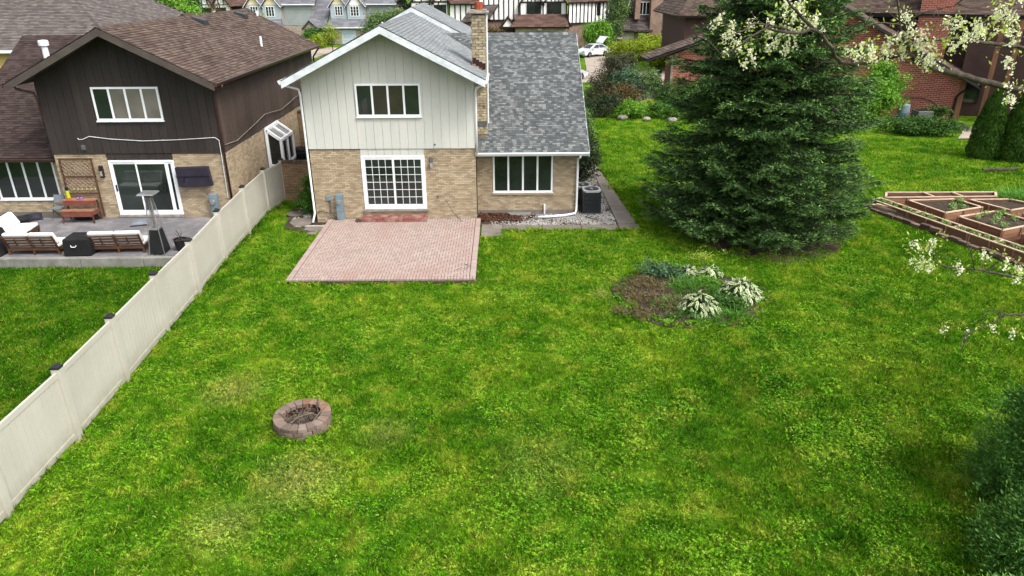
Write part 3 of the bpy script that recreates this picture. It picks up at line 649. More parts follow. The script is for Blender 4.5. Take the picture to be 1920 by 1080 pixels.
    dr = MB().box(xa, xb, y(.03), y(.05), dz0, dz1).obj('sliding_door', m_whitevinyl, H)
    for q in ((xa, xb, dz1 - .08, dz1), (xa, xb, dz0, dz0 + .09), (xa, xa + .08, dz0 + .09, dz1 - .08), (xb - .08, xb, dz0 + .09, dz1 - .08)):
        MB().box(q[0], q[1], y(-.03), y(.028), q[2], q[3]).obj('frame', m_whitevinyl, dr, bevel=.005)
    MB().box(xa - .06, xb + .06, y(-.09), y(-.001), dz0 - .09, dz0 - .004).obj('threshold', m_chimcap, dr, bevel=.005)
    mid = (xa + xb) / 2
    if C['grid']:
        for p0, p1, yy in ((xa + .08, mid + .03, .0), (mid - .03, xb - .08, -.012)):
            for q in ((p0, p1, dz1 - .16, dz1 - .08), (p0, p1, dz0 + .09, dz0 + .19), (p0, p0 + .07, dz0 + .19, dz1 - .16), (p1 - .07, p1, dz0 + .19, dz1 - .16)):
                MB().box(q[0], q[1], y(yy - .008), y(yy + .02), q[2], q[3]).obj('stile', m_whitevinyl, dr)
            cw_, ch_ = (p1 - p0 - .14) / 4, (dz1 - .16 - dz0 - .19) / 6
            for i in range(4):
                for j in range(6):
                    MB().box(p0 + .07 + i * cw_ + .012, p0 + .07 + (i + 1) * cw_ - .012, y(yy + .006), y(yy + .012), dz0 + .19 + j * ch_ + .012, dz0 + .19 + (j + 1) * ch_ - .012).obj('pane', m_glass, dr)
                if i: MB().box(p0 + .07 + i * cw_ - .009, p0 + .07 + i * cw_ + .009, y(yy - .004), y(yy + .016), dz0 + .19, dz1 - .16).obj('muntin', m_whitevinyl, dr)
            for j in range(1, 6): MB().box(p0 + .07, p1 - .07, y(yy - .006), y(yy + .014), dz0 + .19 + j * ch_ - .009, dz0 + .19 + j * ch_ + .009).obj('muntin', m_whitevinyl, dr)
    else:
        for p0, p1, yy in ((xa + .08, mid - .18, .008), (mid - .24, xb - .3, -.012), (xb - .3, xb - .08, .008)):
            for q in ((p0, p1, dz1 - .15, dz1 - .08), (p0, p1, dz0 + .09, dz0 + .18), (p0, p0 + .06, dz0 + .18, dz1 - .15), (p1 - .06, p1, dz0 + .18, dz1 - .15)):
                MB().box(q[0], q[1], y(yy - .012), y(yy + .018), q[2], q[3]).obj('stile', m_whitevinyl, dr)
            MB().box(p0 + .06, p1 - .06, y(yy + .004), y(yy + .01), dz0 + .18, dz1 - .15).obj('pane', m_glass, dr)
        MB().box(xa + .1, xa + .13, y(-.06), y(-.004), 1.5, 1.75).obj('handle', m_black, dr)
    # main roof
    yo = -.98; xe = 3.65
    rf = MB().prism([(X(3.2 - xe), y(yo), EZ - .16), (X(3.2), y(yo), RZ - .16), (X(3.2 + xe), y(yo), EZ - .16), (X(3.2 + xe), y(yo), EZ - .03), (X(3.2), y(yo), RZ - .03), (X(3.2 - xe), y(yo), EZ - .03)], (0, C['rlen'] - yo, 0)).obj('roof', m_soffit if s > 0 else m_darkfascia, H)
    tb = C.get('tab', .3)
    sa = dict(exp=.14, tab=tb)
    l0, l1 = (X(3.2 - xe - .03), X(3.2 + xe + .03)); xl, xr = min(l0, l1), max(l0, l1)
    shingles((xl, y(C['rlen']), EZ - .035), (xl, y(yo - .03), EZ - .035), (X(3.2), y(C['rlen']), RZ - .02), (X(3.2), y(yo - .03), RZ - .02), .14, tb, 'shingles', C['roof'], rf, th=.024)
    shingles((xr, y(yo - .03), EZ - .035), (xr, y(C['rlen']), EZ - .035), (X(3.2), y(yo - .03), RZ - .02), (X(3.2), y(C['rlen']), RZ - .02), .14, tb, 'shingles', C['roof'], rf, th=.024)
    k = 0; yy = yo - .02
    capb = MB()
    while yy < C['rlen']:
        for q in (-1, 1): capb.hexa([(X(3.2), y(yy), RZ - .02), (X(3.2 + q * .16), y(yy), RZ - .1), (X(3.2 + q * .16), y(yy + .22), RZ - .105), (X(3.2), y(yy + .22), RZ - .025), (X(3.2), y(yy), RZ + .012), (X(3.2 + q * .16), y(yy), RZ - .068), (X(3.2 + q * .16), y(yy + .22), RZ - .083), (X(3.2), y(yy + .22), RZ - .002)])
        yy += .2
    capb.obj('ridge_caps', C['roof'], rf, kind='stuff')
    # rake fascia boards and eave gutters
    for q in (-1, 1):
        MB().prism([(X(3.2), y(yo - .035), RZ - .29), (X(3.2 + q * xe), y(yo - .035), EZ - .29), (X(3.2 + q * xe), y(yo - .035), EZ - .045), (X(3.2), y(yo - .035), RZ - .045)], (0, .03, 0)).obj('rake_board', C['fascia'], rf)
        xg = 3.2 + q * xe
        gpts = [(X(xg), EZ - .02), (X(xg + q * .12), EZ - .03), (X(xg + q * .12), EZ - .06), (X(xg + q * .07), EZ - .16), (X(xg), EZ - .16)]
        if not (q == 1 and s > 0): MB().prism([(a, y(yo), b_) for a, b_ in gpts], (0, C['rlen'] - yo, 0)).obj('gutter', C['gutter'], rf)
        else: MB().prism([(a, y(yo), b_) for a, b_ in gpts], (0, 1.85, 0)).obj('gutter', C['gutter'], rf)
    # wing roof
    ez, er, ey = 2.74, 6.65, .28
    wl_, wr_ = (6.42, 10.83)
    wr = MB().prism([(X(wr_), y(ey), ez - .12), (X(wr_), y(7), er - .12), (X(wr_), y(13.6), ez - .12), (X(wr_), y(13.6), ez), (X(wr_), y(7), er), (X(wr_), y(ey), ez)], (-s * (wr_ - 6.42), 0, 0)).obj('wing_roof', m_deck, H)
    MB().prism([(X(6.5), y(4.2), 5.0), (X(6.5), y(7), er - .01), (X(6.5), y(9.8), 5.0)], (-s * 1.9, 0, 0)).obj('wing_roof_return', m_deck, wr)
    lim = lambda z: max(4.6, min(6.42, 3.2 + (RZ - z) / SL - .05)) if z > 5.75 else 6.42
    if s > 0: cl = lambda z: (X(lim(z)), X(wr_ + .02))
    else: cl = lambda z: (X(wr_ + .02), X(lim(z)))
    e_l, e_r = sorted((X(4.5), X(wr_ + .02)))
    shingles((e_l, y(ey - .03), ez - .005), (e_r, y(ey - .03), ez - .005), (e_l, y(7), er + .015), (e_r, y(7), er + .015), C.get('wexp', .13), C.get('wtab', .17), 'shingles', C['wroof'], wr, clip=cl, jit=.12)
    shingles((e_r, y(13.6), ez), (e_l, y(13.6), ez), (e_r, y(7), er + .015), (e_l, y(7), er + .015), .3, .6, 'shingles', C['wroof'], wr, clip=cl)
    rc = MB(); x = 4.95
    while x < wr_ - .05:
        x2 = min(x + .24, wr_ + .02)
        for q in (-1, 1): rc.hexa([(X(x), y(7), er + .0), (X(x2), y(7), er + .0), (X(x2), y(7 + q * .16), er - .1), (X(x), y(7 + q * .16), er - .1), (X(x), y(7), er + .035), (X(x2), y(7), er + .028), (X(x2), y(7 + q * .16), er - .063), (X(x), y(7 + q * .16), er - .056)])
        x += .22
    rc.obj('ridge_caps', C['wroof'], wr, kind='stuff')
    MB().prism([(X(wr_ + .035), y(ey), ez - .2), (X(wr_ + .035), y(7), er - .2), (X(wr_ + .035), y(7), er - .01), (X(wr_ + .035), y(ey), ez - .01)], (-s * .03, 0, 0)).obj('rake_board', C['fascia'], wr)
    gpts = [(y(ey - .005), ez - .02), (y(ey - .12), ez - .03), (y(ey - .12), ez - .06), (y(ey - .07), ez - .15), (y(ey - .005), ez - .15)]
    MB().prism([(X(6.36), a, b_) for a, b_ in gpts], (s * (wr_ + .02 - 6.36), 0, 0)).obj('gutter', C['gutter'], wr)
    MB().box(X(6.44), X(wr_), y(ey), y(.86), ez - .17, ez - .125).obj('soffit', C['fascia'], wr)
    return H, X, y, rf, wr
def downspout(parent, pts, r, m, name='downspout', n=6): return MB().tube(pts, r, n).obj(name, m, parent, smooth=True)
cream = dict(len=14, rlen=8.7, nb=20, sw=.32, z0=.0, mortar=m_mortar, groove=m_creamgroove, brick=m_tanbricks, board=m_creamboard, sideboard=m_creamboard, upanes=[m_glass, m_glassdim, m_glassdim, m_glass], grid=True, roof=m_paleroof, fascia=m_fascia, gutter=m_white, wroof=m_greyroof, tab=.3, wtab=.155, wexp=.105)
H, X, y, rf, wr = make_house('cream sided two-storey house with tan brick below and grey shingle roofs', 'house', 0, 0, 1, cream)
# raised rear roof section with its white fascia step
r2 = MB().prism([(-.5, 8.72, 5.85), (3.2, 8.72, 7.72), (6.9, 8.72, 5.85), (6.9, 8.72, 5.6), (3.2, 8.72, 7.42), (-.5, 8.72, 5.6)], (0, 5.8, 0)).obj('upper_roof', m_soffit, rf)
shingles((6.93, 8.66, 5.85), (6.93, 14.5, 5.85), (3.2, 8.66, 7.735), (3.2, 14.5, 7.735), .14, .3, 'shingles', m_paleroof, rf)
shingles((-.53, 14.5, 5.85), (-.53, 8.66, 5.85), (3.2, 14.5, 7.735), (3.2, 8.66, 7.735), .14, .3, 'shingles', m_paleroof, rf)
for q in (-1, 1): MB().prism([(3.2, 8.68, 7.44), (3.2 + q * 3.7, 8.68, 5.56), (3.2 + q * 3.7, 8.68, 5.83), (3.2, 8.68, 7.71)], (0, .03, 0)).obj('step_fascia', m_fascia, rf)
for i in range(3): MB().lathe([(.03, 0), (.03, .25), (0, .25)], (2.6 - .3 * i, 3.5 + i * 2.2, 7.1 - .15 * i), 8).obj('roof_pipe', m_white, rf)
# saddle behind the chimney
if 0: sdl = MB().prism([(6.35, 1.72, 5.9), (6.35, 3.6, 5.9), (6.35, 1.9, 6.45)], (-1.2, 0, 0)).obj('roof_saddle', m_deck, wr)
# chimney
ch = MB().box(6.35, 6.82, 1.0, 1.7, 3.2, 7.72).obj('chimney', m_mortar, H)
bm_ = MB().box(-.5, .5, -.03, .03, -.043, .043).mesh('brick'); bm_.materials.append(m_tanbrick_obj)
for r in range(44):
    zc = 3.35 + r * .1; segs = [(6.335, .24), (6.585, .25)] if r % 2 else [(6.335, .12), (6.465, .24), (6.715, .12)]
    for a, w in segs: piece('brick', bm_, ch, (a + w / 2, .985, zc + U(-.002, .002)), scale=(w - .012, U(.9, 1.15), 1))
for q, xx in ((-1, 6.335), (1, 6.835)):
    b = MB()
    for r in range(44):
        zc = 3.35 + r * .1; yy = .96 + (.12 if r % 2 else 0)
        while yy < 1.72:
            y2 = min(yy + .235, 1.74); b.box(xx - .02, xx + .02, yy, y2 - .012, zc - .043, zc + .043); yy += .245
    b.obj('side_bricks', m_tanbricks, ch, kind='stuff')
MB().box(6.2, 6.97, .86, 1.84, 7.76, 7.84).obj('chimney_cap', m_chimcap, ch, bevel=.02)
MB().prism([(6.27, .93, 7.84), (6.9, .93, 7.84), (6.9, 1.77, 7.84), (6.27, 1.77, 7.84)], (0, 0, .05)).obj('cap_wash', m_chimcap, ch)
MB().lathe([(.17, 0), (.17, .26), (.13, .26), (.13, .05), (0, .05)], (6.6, 1.3, 7.89), 8, True).obj('flue_pot', m_clay, ch)
for i in range(4): MB().box(6.345 + i * .12, 6.345 + (i + 1) * .12, .935, .952, 5.98 - i * .07, 6.2 - i * .07).obj('flashing', m_rust, ch)
MB().box(6.36, 6.84, .93, .955, 3.62, 3.82).obj('base_flashing', m_grey, ch)
MB().tube([(6.9, .95, 7.75), (6.9, .95, 5.9), (6.9, .93, 3.75)], .028, 6).obj('conduit', m_white, ch)
# gutters and pipes of the cream house
downspout(rf, [(-.5, -.55, 5.5), (-.45, -.5, 5.4), (-.1, -.12, 5.22), (-.06, -.1, 5.0), (-.06, -.1, 2.9), (-.05, -.09, .42), (-.08, -.2, .25), (-.1, -.32, .1)], .045, m_white)
downspout(rf, [(6.88, -.6, 5.55), (6.85, -.55, 5.42), (6.5, -.15, 5.25), (6.46, -.1, 5.1), (6.46, -.08, 4.0), (6.46, -.06, 2.75)], .045, m_white)
downspout(wr, [(10.5, .24, 2.6), (10.5, .3, 2.5), (10.46, .72, 2.35), (10.46, .76, 2.2), (10.46, .76, .5), (10.46, .74, .22), (10.4, .55, .13), (9.9, .35, .1), (9.2, .25, .09), (8.85, .22, .09)], .05, m_white)
MB().tube([(9.15, .8, .45), (9.15, .77, .42), (9.15, .77, .05)], .035, 8).obj('vent_pipe', m_white, wr)
MB().prism([(7.6, .8, .0), (8.6, .8, .0), (8.5, .55, .0), (8.1, .42, .0), (7.75, .52, .0)], (0, 0, .12)).obj('window_well', m_slab, wr)
MB().box(7.0, 9.52, .79, .86, .86, .94).obj('brick_sill', m_tanbricks, wr)
# wall fittings
lm = MB().box(4.62, 4.74, -.1, -.005, 2.42, 2.62).obj('wall_lamp', m_grey, H, bevel=.01); MB().box(4.63, 4.73, -.13, -.02, 2.25, 2.41).obj('lamp_glass', m_chimcap, lm)
mt = MB().box(.85, 1.12, -.22, -.005, .16, 1.2).obj('meter_cabinet', m_galv, H, bevel=.01); MB().lathe([(.085, 0), (.085, .06), (.06, .09), (0, .09)], (0, 0, 0), 12)
mm = MB(); mm.tube([(.985, -.22, .92), (.985, -.31, .92)], .075, 12); mm.obj('meter_dial', m_chimcap, mt); MB().box(.86, 1.11, -.225, -.221, .5, .52).obj('latch', m_grey, mt)
jb = MB().box(.48, .66, -.1, -.005, .93, 1.12).obj('junction_box', m_galv, H, bevel=.008); MB().tube([(.58, -.04, .93), (.58, -.04, .45), (.85, -.1, .17)], .018, 6).obj('conduit', m_grey, jb)
MB().tube([(.06, -.03, .45), (.25, -.04, .5), (.45, -.05, .42), (.7, -.1, .18), (.9, -.25, .17)], .014, 5).obj('cable', m_black, H)
MB().tube([(4.4, -.07, 2.96), (5.2, -.07, 2.93), (5.9, -.07, 2.97), (6.3, -.06, 2.9), (6.45, -.05, 2.7)], .008, 5).obj('wire', m_chimcap, H)
MB().box(4.83, 4.9, -.02, -.004, .98, 1.08).obj('outlet', m_grey, H)
MB().tube([(4.85, -.05, 3.12), (4.85, -.075, 3.12)], .035, 10).obj('vent', m_grey, H)
# brown neighbour house, the same plan mirrored
brown = dict(len=14.3, rlen=14.4, nb=20, sw=.2, z0=.42, mortar=m_mortar, groove=m_groove, brick=m_tanbricks, board=m_darkboard, sideboard=m_sideboard, upanes=[m_glass, m_glassroom, m_glassroom, m_glassroom], grid=False, roof=m_brownroof, fascia=m_darkfascia, gutter=m_browngutter, wroof=m_maroonroof, sidebrick=True, wtab=.26, wexp=.14)
HB, X, y, rfb, wrb = make_house('dark brown sided two-storey house with tan brick below and brown roof', 'house', -3.09, -.51, -1, brown)
def rz_b(x): return 7.5 - .505 * abs(x + 6.29)
for (vx, vy) in ((-5.95, 5.9), (-5.95, 11.2)):
    z = rz_b(vx); v = MB(); v.hexa([(vx - .12, vy, z + .04), (vx + .45, vy, z - .22), (vx + .45, vy + .5, z - .22), (vx - .12, vy + .5, z + .04), (vx - .08, vy + .03, z + .13), (vx + .42, vy + .03, z - .02), (vx + .42, vy + .47, z - .02), (vx - .08, vy + .47, z + .13)])
    v.obj('roof_vent', m_black, rfb)
for (vx, vy, h) in ((-5.6, 13.4, .25), (-3.6, 7.2, .42)): MB().tube([(vx, vy, rz_b(vx) - .1), (vx, vy, rz_b(vx) + h)], .055, 8).obj('roof_pipe', m_white, rfb)
MB().prism([(-6.9, 8.2, 7.1), (-7.4, 8.2, 7.5), (-7.9, 8.2, 7.1)], (0, 1.2, 0)).obj('roof_dormer', m_brownroof, rfb)
MB().lathe([(.12, 0), (.12, .95), (.2, .97), (.2, 1.12), (.17, 1.18), (0, 1.2)], (-11.9, 4.55, 5.45), 14).obj('flue_pipe', m_white, wrb, smooth=False)
shingles((-10.3, 1.35, 3.72), (-9.53, 1.35, 3.72), (-10.1, 2.05, 4.13), (-9.53, 2.05, 4.13), .14, .3, 'shingle_patch', m_patchroof, wrb)
downspout(rfb, [(-2.55, -1.0, 5.5), (-2.6, -.95, 5.4), (-3.0, -.6, 5.2), (-3.05, -.58, 5.0), (-3.05, -.58, .5)], .045, m_browngutter)
downspout(rfb, [(-9.95, -1.0, 5.5), (-9.9, -.95, 5.4), (-9.55, -.6, 5.2), (-9.5, -.58, 4.9), (-9.5, -.5, 3.9)], .045, m_browngutter)
downspout(rfb, [(-2.55, 13.6, 5.5), (-2.7, 13.7, 5.35), (-3.0, 13.9, 5.0), (-3.02, 13.9, .4)], .05, m_browngutter)
MB().tube([(-8.4, -.57, 3.55), (-8.35, -.58, 3.5), (-8.2, -.58, 3.52), (-7.95, -.58, 3.62), (-7.2, -.58, 3.52), (-6, -.58, 3.44), (-4.8, -.58, 3.47), (-3.3, -.58, 3.55), (-3.16, -.58, 3.45), (-3.16, -.58, 2.9), (-3.2, -.55, 1.2)], .012, 5).obj('cable', m_white, HB)
MB().tube([(-3.02, -.45, 3.25), (-3.0, .8, 3.15), (-3.0, 3.0, 3.35), (-2.95, 4.4, 3.55), (-3.0, 7, 3.3), (-2.95, 9.2, 3.5), (-3.0, 12, 3.6)], .012, 5).obj('cable', m_chimcap, HB)
MB().box(-8.32, -8.18, -.62, -.5, 3.12, 3.3).obj('camera_box', m_grey, HB)
lm = MB().box(-7.88, -7.74, -.62, -.515, 2.05, 2.5).obj('wall_lamp', m_black, HB, bevel=.01); MB().box(-7.85, -7.77, -.66, -.6, 2.12, 2.3).obj('lamp_glass', m_chimcap, lm)
mt = MB().box(-3.86, -3.58, -.75, -.515, .6, 1.4).obj('meter_cabinet', m_galv, HB, bevel=.01); MB().tube([(-3.72, -.74, 1.1), (-3.72, -.84, 1.1)], .08, 12).obj('meter_dial', m_chimcap, mt)
# garden window on the side of the brown house
gwn = MB().box(-3.05, -2.98, 4.25, 6.2, 1.15, 2.95).obj('garden_window', m_whitevinyl, HB)
fr = MB(); x0, x1, ya, yb, z0, z1, z2 = -3.0, -2.4, 4.35, 6.1, 1.25, 2.4, 2.85
for p, q in (((x1, ya, z0), (x1, yb, z0)), ((x1, ya, z1), (x1, yb, z1)), ((x0, ya, z2), (x0, yb, z2)), ((x0, ya, z0), (x1, ya, z0)), ((x0, yb, z0), (x1, yb, z0)), ((x0, ya, z2), (x1, ya, z1)), ((x0, yb, z2), (x1, yb, z1)), ((x1, ya, z0), (x1, ya, z1)), ((x1, yb, z0), (x1, yb, z1)), ((x0, ya, z0), (x0, ya, z2)), ((x0, (ya+yb)/2, z2), (x1, (ya+yb)/2, z1)), ((x1, (ya+yb)/2, z0), (x1, (ya+yb)/2, z1))): fr.bar(p, q, .12, .12)
fr.obj('frame', m_whitevinyl, gwn)
MB().prism([(x0, ya, z0), (x1, ya, z0), (x1, ya, z1), (x0, ya, z2)], (0, .01, 0)).obj('pane', m_glass, gwn); MB().box(x1 - .01, x1, ya, yb, z0, z1).obj('pane', m_glass, gwn)
MB().hexa([(x0, ya, z2 - .01), (x1, ya, z1 - .01), (x1, yb, z1 - .01), (x0, yb, z2 - .01), (x0, ya, z2), (x1, ya, z1), (x1, yb, z1), (x0, yb, z2)]).obj('pane', m_glassroom, gwn); MB().box(x0, x1, ya, yb, z0 - .04, z0).obj('base', m_whitevinyl, gwn)
# ------------------------------------------------------------------ the neighbour's patio and its furniture
NZ = .44
np_ = struct(MB().prism([(-16, -4.86, .0), (-2.75, -4.7, .0), (-2.75, -.5, .0), (-16, -.5, .0)], (0, 0, NZ)).obj('neighbour_patio', m_slate)); OFF[np_.name] = Vector((0, 0, 0))
for a, b_ in ((-16, -12.1), (-12.08, -9.05), (-9.03, -6.7), (-6.68, -4.6), (-4.58, -2.75)):
    MB().box(a, b_, -5.0, -4.78, .0, NZ + .012).obj('edge_slab', m_slab, np_, bevel=.01)
def sofa(label, loc, rz, W=1.72):
    t = thing('outdoor_sofa', label, 'sofa', loc, rz, 'teak garden sofas', local=True)
    # local: back faces -y, seat towards +y
    for x in (-W/2 + .03, 0, W/2 - .03):
        MB().bar((x, -.0, .0), (x, -.0, .28), .06, .06).obj('leg', m_teak, t); MB().bar((x, .72, 0), (x, .72, .26), .06, .06).obj('leg', m_teak, t)
        MB().bar((x, -.0, .2), (x, -.2, .72), .055, .05, (0, 1, 0)).obj('back_post', m_teak, t)
    MB().box(-W/2, W/2, -.04, .0, .16, .27).obj('back_rail', m_teak, t); MB().box(-W/2, W/2, .73, .77, .14, .26).obj('front_rail', m_teak, t)
    for x in (-W/2, W/2 - .04): MB().box(x, x + .04, .0, .73, .15, .26).obj('side_rail', m_teak, t)
    for i in range(7): MB().box(-W/2 + .04, W/2 - .04, .04 + i * .1, .1 + i * .1, .2, .225).obj('seat_slat', m_teak, t)
    for i in range(4):
        f = .18 + i * .22; MB().bar((-W/2 + .03, -.2 * f - .03, .25 + .5 * f), (W/2 - .03, -.2 * f - .03, .25 + .5 * f), .02, .05).obj('back_slat', m_teak, t)
    for x in (-W/4, W/4): MB().bar((x, -.09, .33), (x, -.2, .62), .05, .025, (0, 1, 0)).obj('back_strut', m_teak, t)
    for q in (-1, 1):
        c = MB(); c.box(q * W/4 - W/4 + .02, q * W/4 + W/4 - .02, .02, .76, .235, .36); c.obj('seat_cushion', m_cushion, t, bevel=.04)
        c = MB(); x0 = q * W/4 - W/4 + .015; x1 = q * W/4 + W/4 - .015
        c.hexa([(x0, .02, .36), (x1, .02, .36), (x1, .2, .38), (x0, .2, .38), (x0, -.19, .78), (x1, -.19, .78), (x1, -.03, .82), (x0, -.03, .82)]); c.obj('back_cushion', m_cushion, t, bevel=.05)
    return t
sofa('teak sofa with white cushions, back to the lawn, left of the black covered box', (-8.42, -4.55, NZ), 0)
sofa('teak sofa with white cushions, back to the lawn, beside the pyramid patio heater', (-5.63, -4.45, NZ), .06)
sofa('white cushioned teak sofa facing right at the left edge of the photo', (-10.35, -2.95, NZ), -1.45, 1.5)
bx = thing('covered_table', 'square table under a black fabric cover between two teak sofas', 'table cover', (-6.9, -4.5, NZ))
c = MB(); c.hexa([(-7.3, -4.82, NZ), (-6.42, -4.76, NZ), (-6.38, -4.02, NZ), (-7.28, -4.02, NZ), (-7.24, -4.82, NZ + .62), (-6.36, -4.76, NZ + .62), (-6.38, -4.06, NZ + .64), (-7.26, -4.06, NZ + .64)]); c.obj('cover', m_blackcloth, bx, bevel=.04)
MB().tube([(-6.98, -4.83, NZ + .42), (-6.95, -4.86, NZ + .37), (-6.82, -4.86, NZ + .37), (-6.79, -4.83, NZ + .42)], .012, 6).obj('handle', m_white, bx)
bx = thing('covered_grill', 'tall black covered grill cut by the left edge of the photo', 'grill cover', (-9.75, -4.6, NZ))
MB().hexa([(-10.3, -4.8, NZ), (-9.42, -4.8, NZ), (-9.42, -3.95, NZ), (-10.3, -3.95, NZ), (-10.25, -4.72, NZ + .85), (-9.6, -4.72, NZ + .85), (-9.6, -4.05, NZ + .85), (-10.25, -4.05, NZ + .85)]).obj('cover', m_blackcloth, bx, bevel=.05)
# pyramid heater
ht = thing('patio_heater', 'steel pyramid patio heater with black base and square hood', 'heater', (-4.24, -4.44, NZ))
hx, hy = -4.24, -4.44
def sqring(h, z): return [(hx - h, hy - h, z), (hx + h, hy - h, z), (hx + h, hy + h, z), (hx - h, hy + h, z)]
MB().hexa(sqring(.24, NZ + .05) + sqring(.155, NZ + .85)).obj('base_panel', m_black, ht)
for q in (0, 1, 2, 3):
    a = Vector(sqring(.25, NZ + .02)[q]); b_ = Vector(sqring(.07, NZ + 2.02)[q]); MB().bar(a, b_, .022, .022).obj('corner_rail', m_steel, ht)
MB().hexa(sqring(.158, NZ + .86) + sqring(.15, NZ + .9)).obj('burner_plate', m_steel, ht)
MB().tube([(hx, hy, NZ + .9), (hx, hy, NZ + 2.0)], .035, 10).obj('glass_tube', m_glassroom, ht)
MB().hexa(sqring(.1, NZ + 1.98) + sqring(.12, NZ + 2.06)).obj('collar', m_black, ht)
MB().hexa(sqring(.27, NZ + 2.07) + sqring(.24, NZ + 2.12)).obj('hood', m_steel, ht)
for q in (-.1, .1): MB().tube([(hx + q, hy - .255, NZ + .04), (hx + q + .03, hy - .255, NZ + .04)], .03, 8).obj('wheel', m_tyre, ht)
for q in range(4):
    for side, axis in (((-1), 'y'),):
        pass
grd = MB()
for q in range(4):
    p = [Vector(v) for v in sqring(.15, NZ + .9)]; r_ = [Vector(v) for v in sqring(.085, NZ + 1.95)]
    for f in (.25, .5, .75): grd.tube([p[q].lerp(p[(q+1) % 4], f), r_[q].lerp(r_[(q+1) % 4], f)], .005, 4)
grd.obj('wire_guard', m_steel, ht)
pt = thing('flower_pot', 'brown plant pot with bare twigs by the cream fence', 'pot', (-3.6, -4.2, NZ))
MB().lathe([(.17, 0), (.23, .38), (.25, .4), (.21, .4), (.2, .34), (0, .33)], (-3.6, -4.2, NZ), 16).obj('pot', m_black, pt); MB().lathe([(.2, .34), (.0, .36)], (-3.6, -4.2, NZ), 12).obj('soil', m_soil, pt)
tw = MB()
for i in range(7): a = U(0, 6.28); tw.tube([(-3.6, -4.2, NZ + .35), (-3.6 + .1 * math.cos(a), -4.2 + .1 * math.sin(a), NZ + .55), (-3.6 + U(.1, .2) * math.cos(a + .4), -4.2 + .18 * math.sin(a + .4), NZ + U(.65, .8))], [.008, .006, .003], 4)
tw.obj('twigs', m_bark, pt)
def pillow(name, label, loc, r, m, rz=0, tilt=0):
    b = MB(); R = Matrix.Rotation(rz, 3, 'Z') @ Matrix.Rotation(tilt, 3, 'X'); n = 10
    vs = []
    for sgn in (1, -1):
        for i in range(n + 1):
            for j in range(n + 1):
                u, v = i / n * 2 - 1, j / n * 2 - 1; h = ((1 - u ** 4) * (1 - v ** 4)) ** .6 * r[2] * sgn
                p = R @ Vector((u * r[0] * (1 - .06 * (1 - abs(v))), v * r[1] * (1 - .06 * (1 - abs(u))), h)); vs.append((loc[0] + p.x, loc[1] + p.y, loc[2] + r[2] * .75 + p.z))
    b.v = vs; m_ = (n + 1) ** 2
    for sgn in (0, 1):
        for i in range(n):
            for j in range(n):
                a = sgn * m_ + i * (n + 1) + j; q = (a, a + n + 1, a + n + 2, a + 1); b.f.append(q if sgn == 0 else q[::-1])
    return tag(b.obj(name, m, smooth=True), label, 'pillow')
pillow('pillow', 'pale grey square pillow lying on the neighbour\'s patio before the sliding door', (-6.35, -1.4, NZ), (.33, .27, .09), m_greycloth, .3)
pillow('pillow', 'dark charcoal pillow on the patio edge under the lower windows', (-10.75, -.75, NZ), (.3, .2, .13), m_navycloth, .6, .5)
fb_ = thing('fire_bowl', 'round dark metal fire bowl behind the left sofa', 'fire bowl', (-10.75, -1.55, NZ))
MB().lathe([(.3, 0), (.32, .2), (.42, .3), (.44, .31), (.4, .3), (.3, .2), (0, .18)], (-10.75, -1.55, NZ), 22).obj('bowl', m_black, fb_, smooth=True)
# potting bench, its shelf, and what stands on it
pb = thing('step_bench', 'two-tier wooden bench standing before the lattice trellis', 'bench', (-8.75, -.95, NZ))
MB().box(-9.35, -8.15, -1.25, -.98, NZ + .46, NZ + .5).obj('lower_top', m_benchwood, pb); MB().box(-9.33, -8.17, -1.24, -1.2, NZ + .26, NZ + .455).obj('lower_front', m_redwood, pb)
MB().box(-9.37, -8.13, -.95, -.68, NZ + .8, NZ + .84).obj('upper_top', m_benchwood, pb); MB().box(-9.35, -8.15, -.94, -.9, NZ + .6, NZ + .795).obj('upper_front', m_redwood, pb)
for x in (-9.33, -8.17):
    for y_, zt in ((-1.2, .26), (-.72, .8)): MB().bar((x, y_ - (.04 if zt < .5 else -.02), NZ), (x, y_, NZ + zt), .05, .05).obj('leg', m_teak, pb)
    MB().box(x - .02, x + .02, -1.2, -.72, NZ + .3, NZ + .45).obj('side_panel', m_redwood, pb)
wb = thing('toy_bottle', 'yellow and orange toy bottle with navy cap on the wooden bench', 'bottle', (-9.15, -.82, NZ + .84))
MB().lathe([(.07, 0), (.07, .06)], (-9.15, -.82, NZ + .841), 14).obj('base', m_orange, wb); MB().lathe([(.065, .06), (.06, .34)], (-9.15, -.82, NZ + .842), 14).obj('body', m_yellow, wb); MB().lathe([(.06, .34), (.06, .46), (.04, .48)], (-9.15, -.82, NZ + .843), 14).obj('cap', m_navy, wb)
for i in range(2):
    s_ = thing('slipper', ('left' if i == 0 else 'right') + ' one of the two pink slippers on the wooden bench', 'slipper', (-8.78 + i * .13, -.84, NZ + .84))
    q = MB(); q.ellip((-8.78 + i * .13, -.84, NZ + .865), (.05, .12, .025), 12, 6); q.obj('sole', m_pink, s_, smooth=True); q = MB(); q.ellip((-8.78 + i * .13, -.88, NZ + .895), (.052, .06, .035), 12, 6); q.obj('strap', m_pink, s_, smooth=True)
bg_ = tag(MB().ellip((-8.85, -.75, NZ + .1), (.36, .16, .13), 16, 8, .35, 2).ellip((-8.45, -.72, NZ + .09), (.22, .14, .11), 14, 8, .35, 4).obj('black_bag', m_blackcloth, smooth=True), 'lumpy black bags on the patio floor under the wooden bench', 'bag')
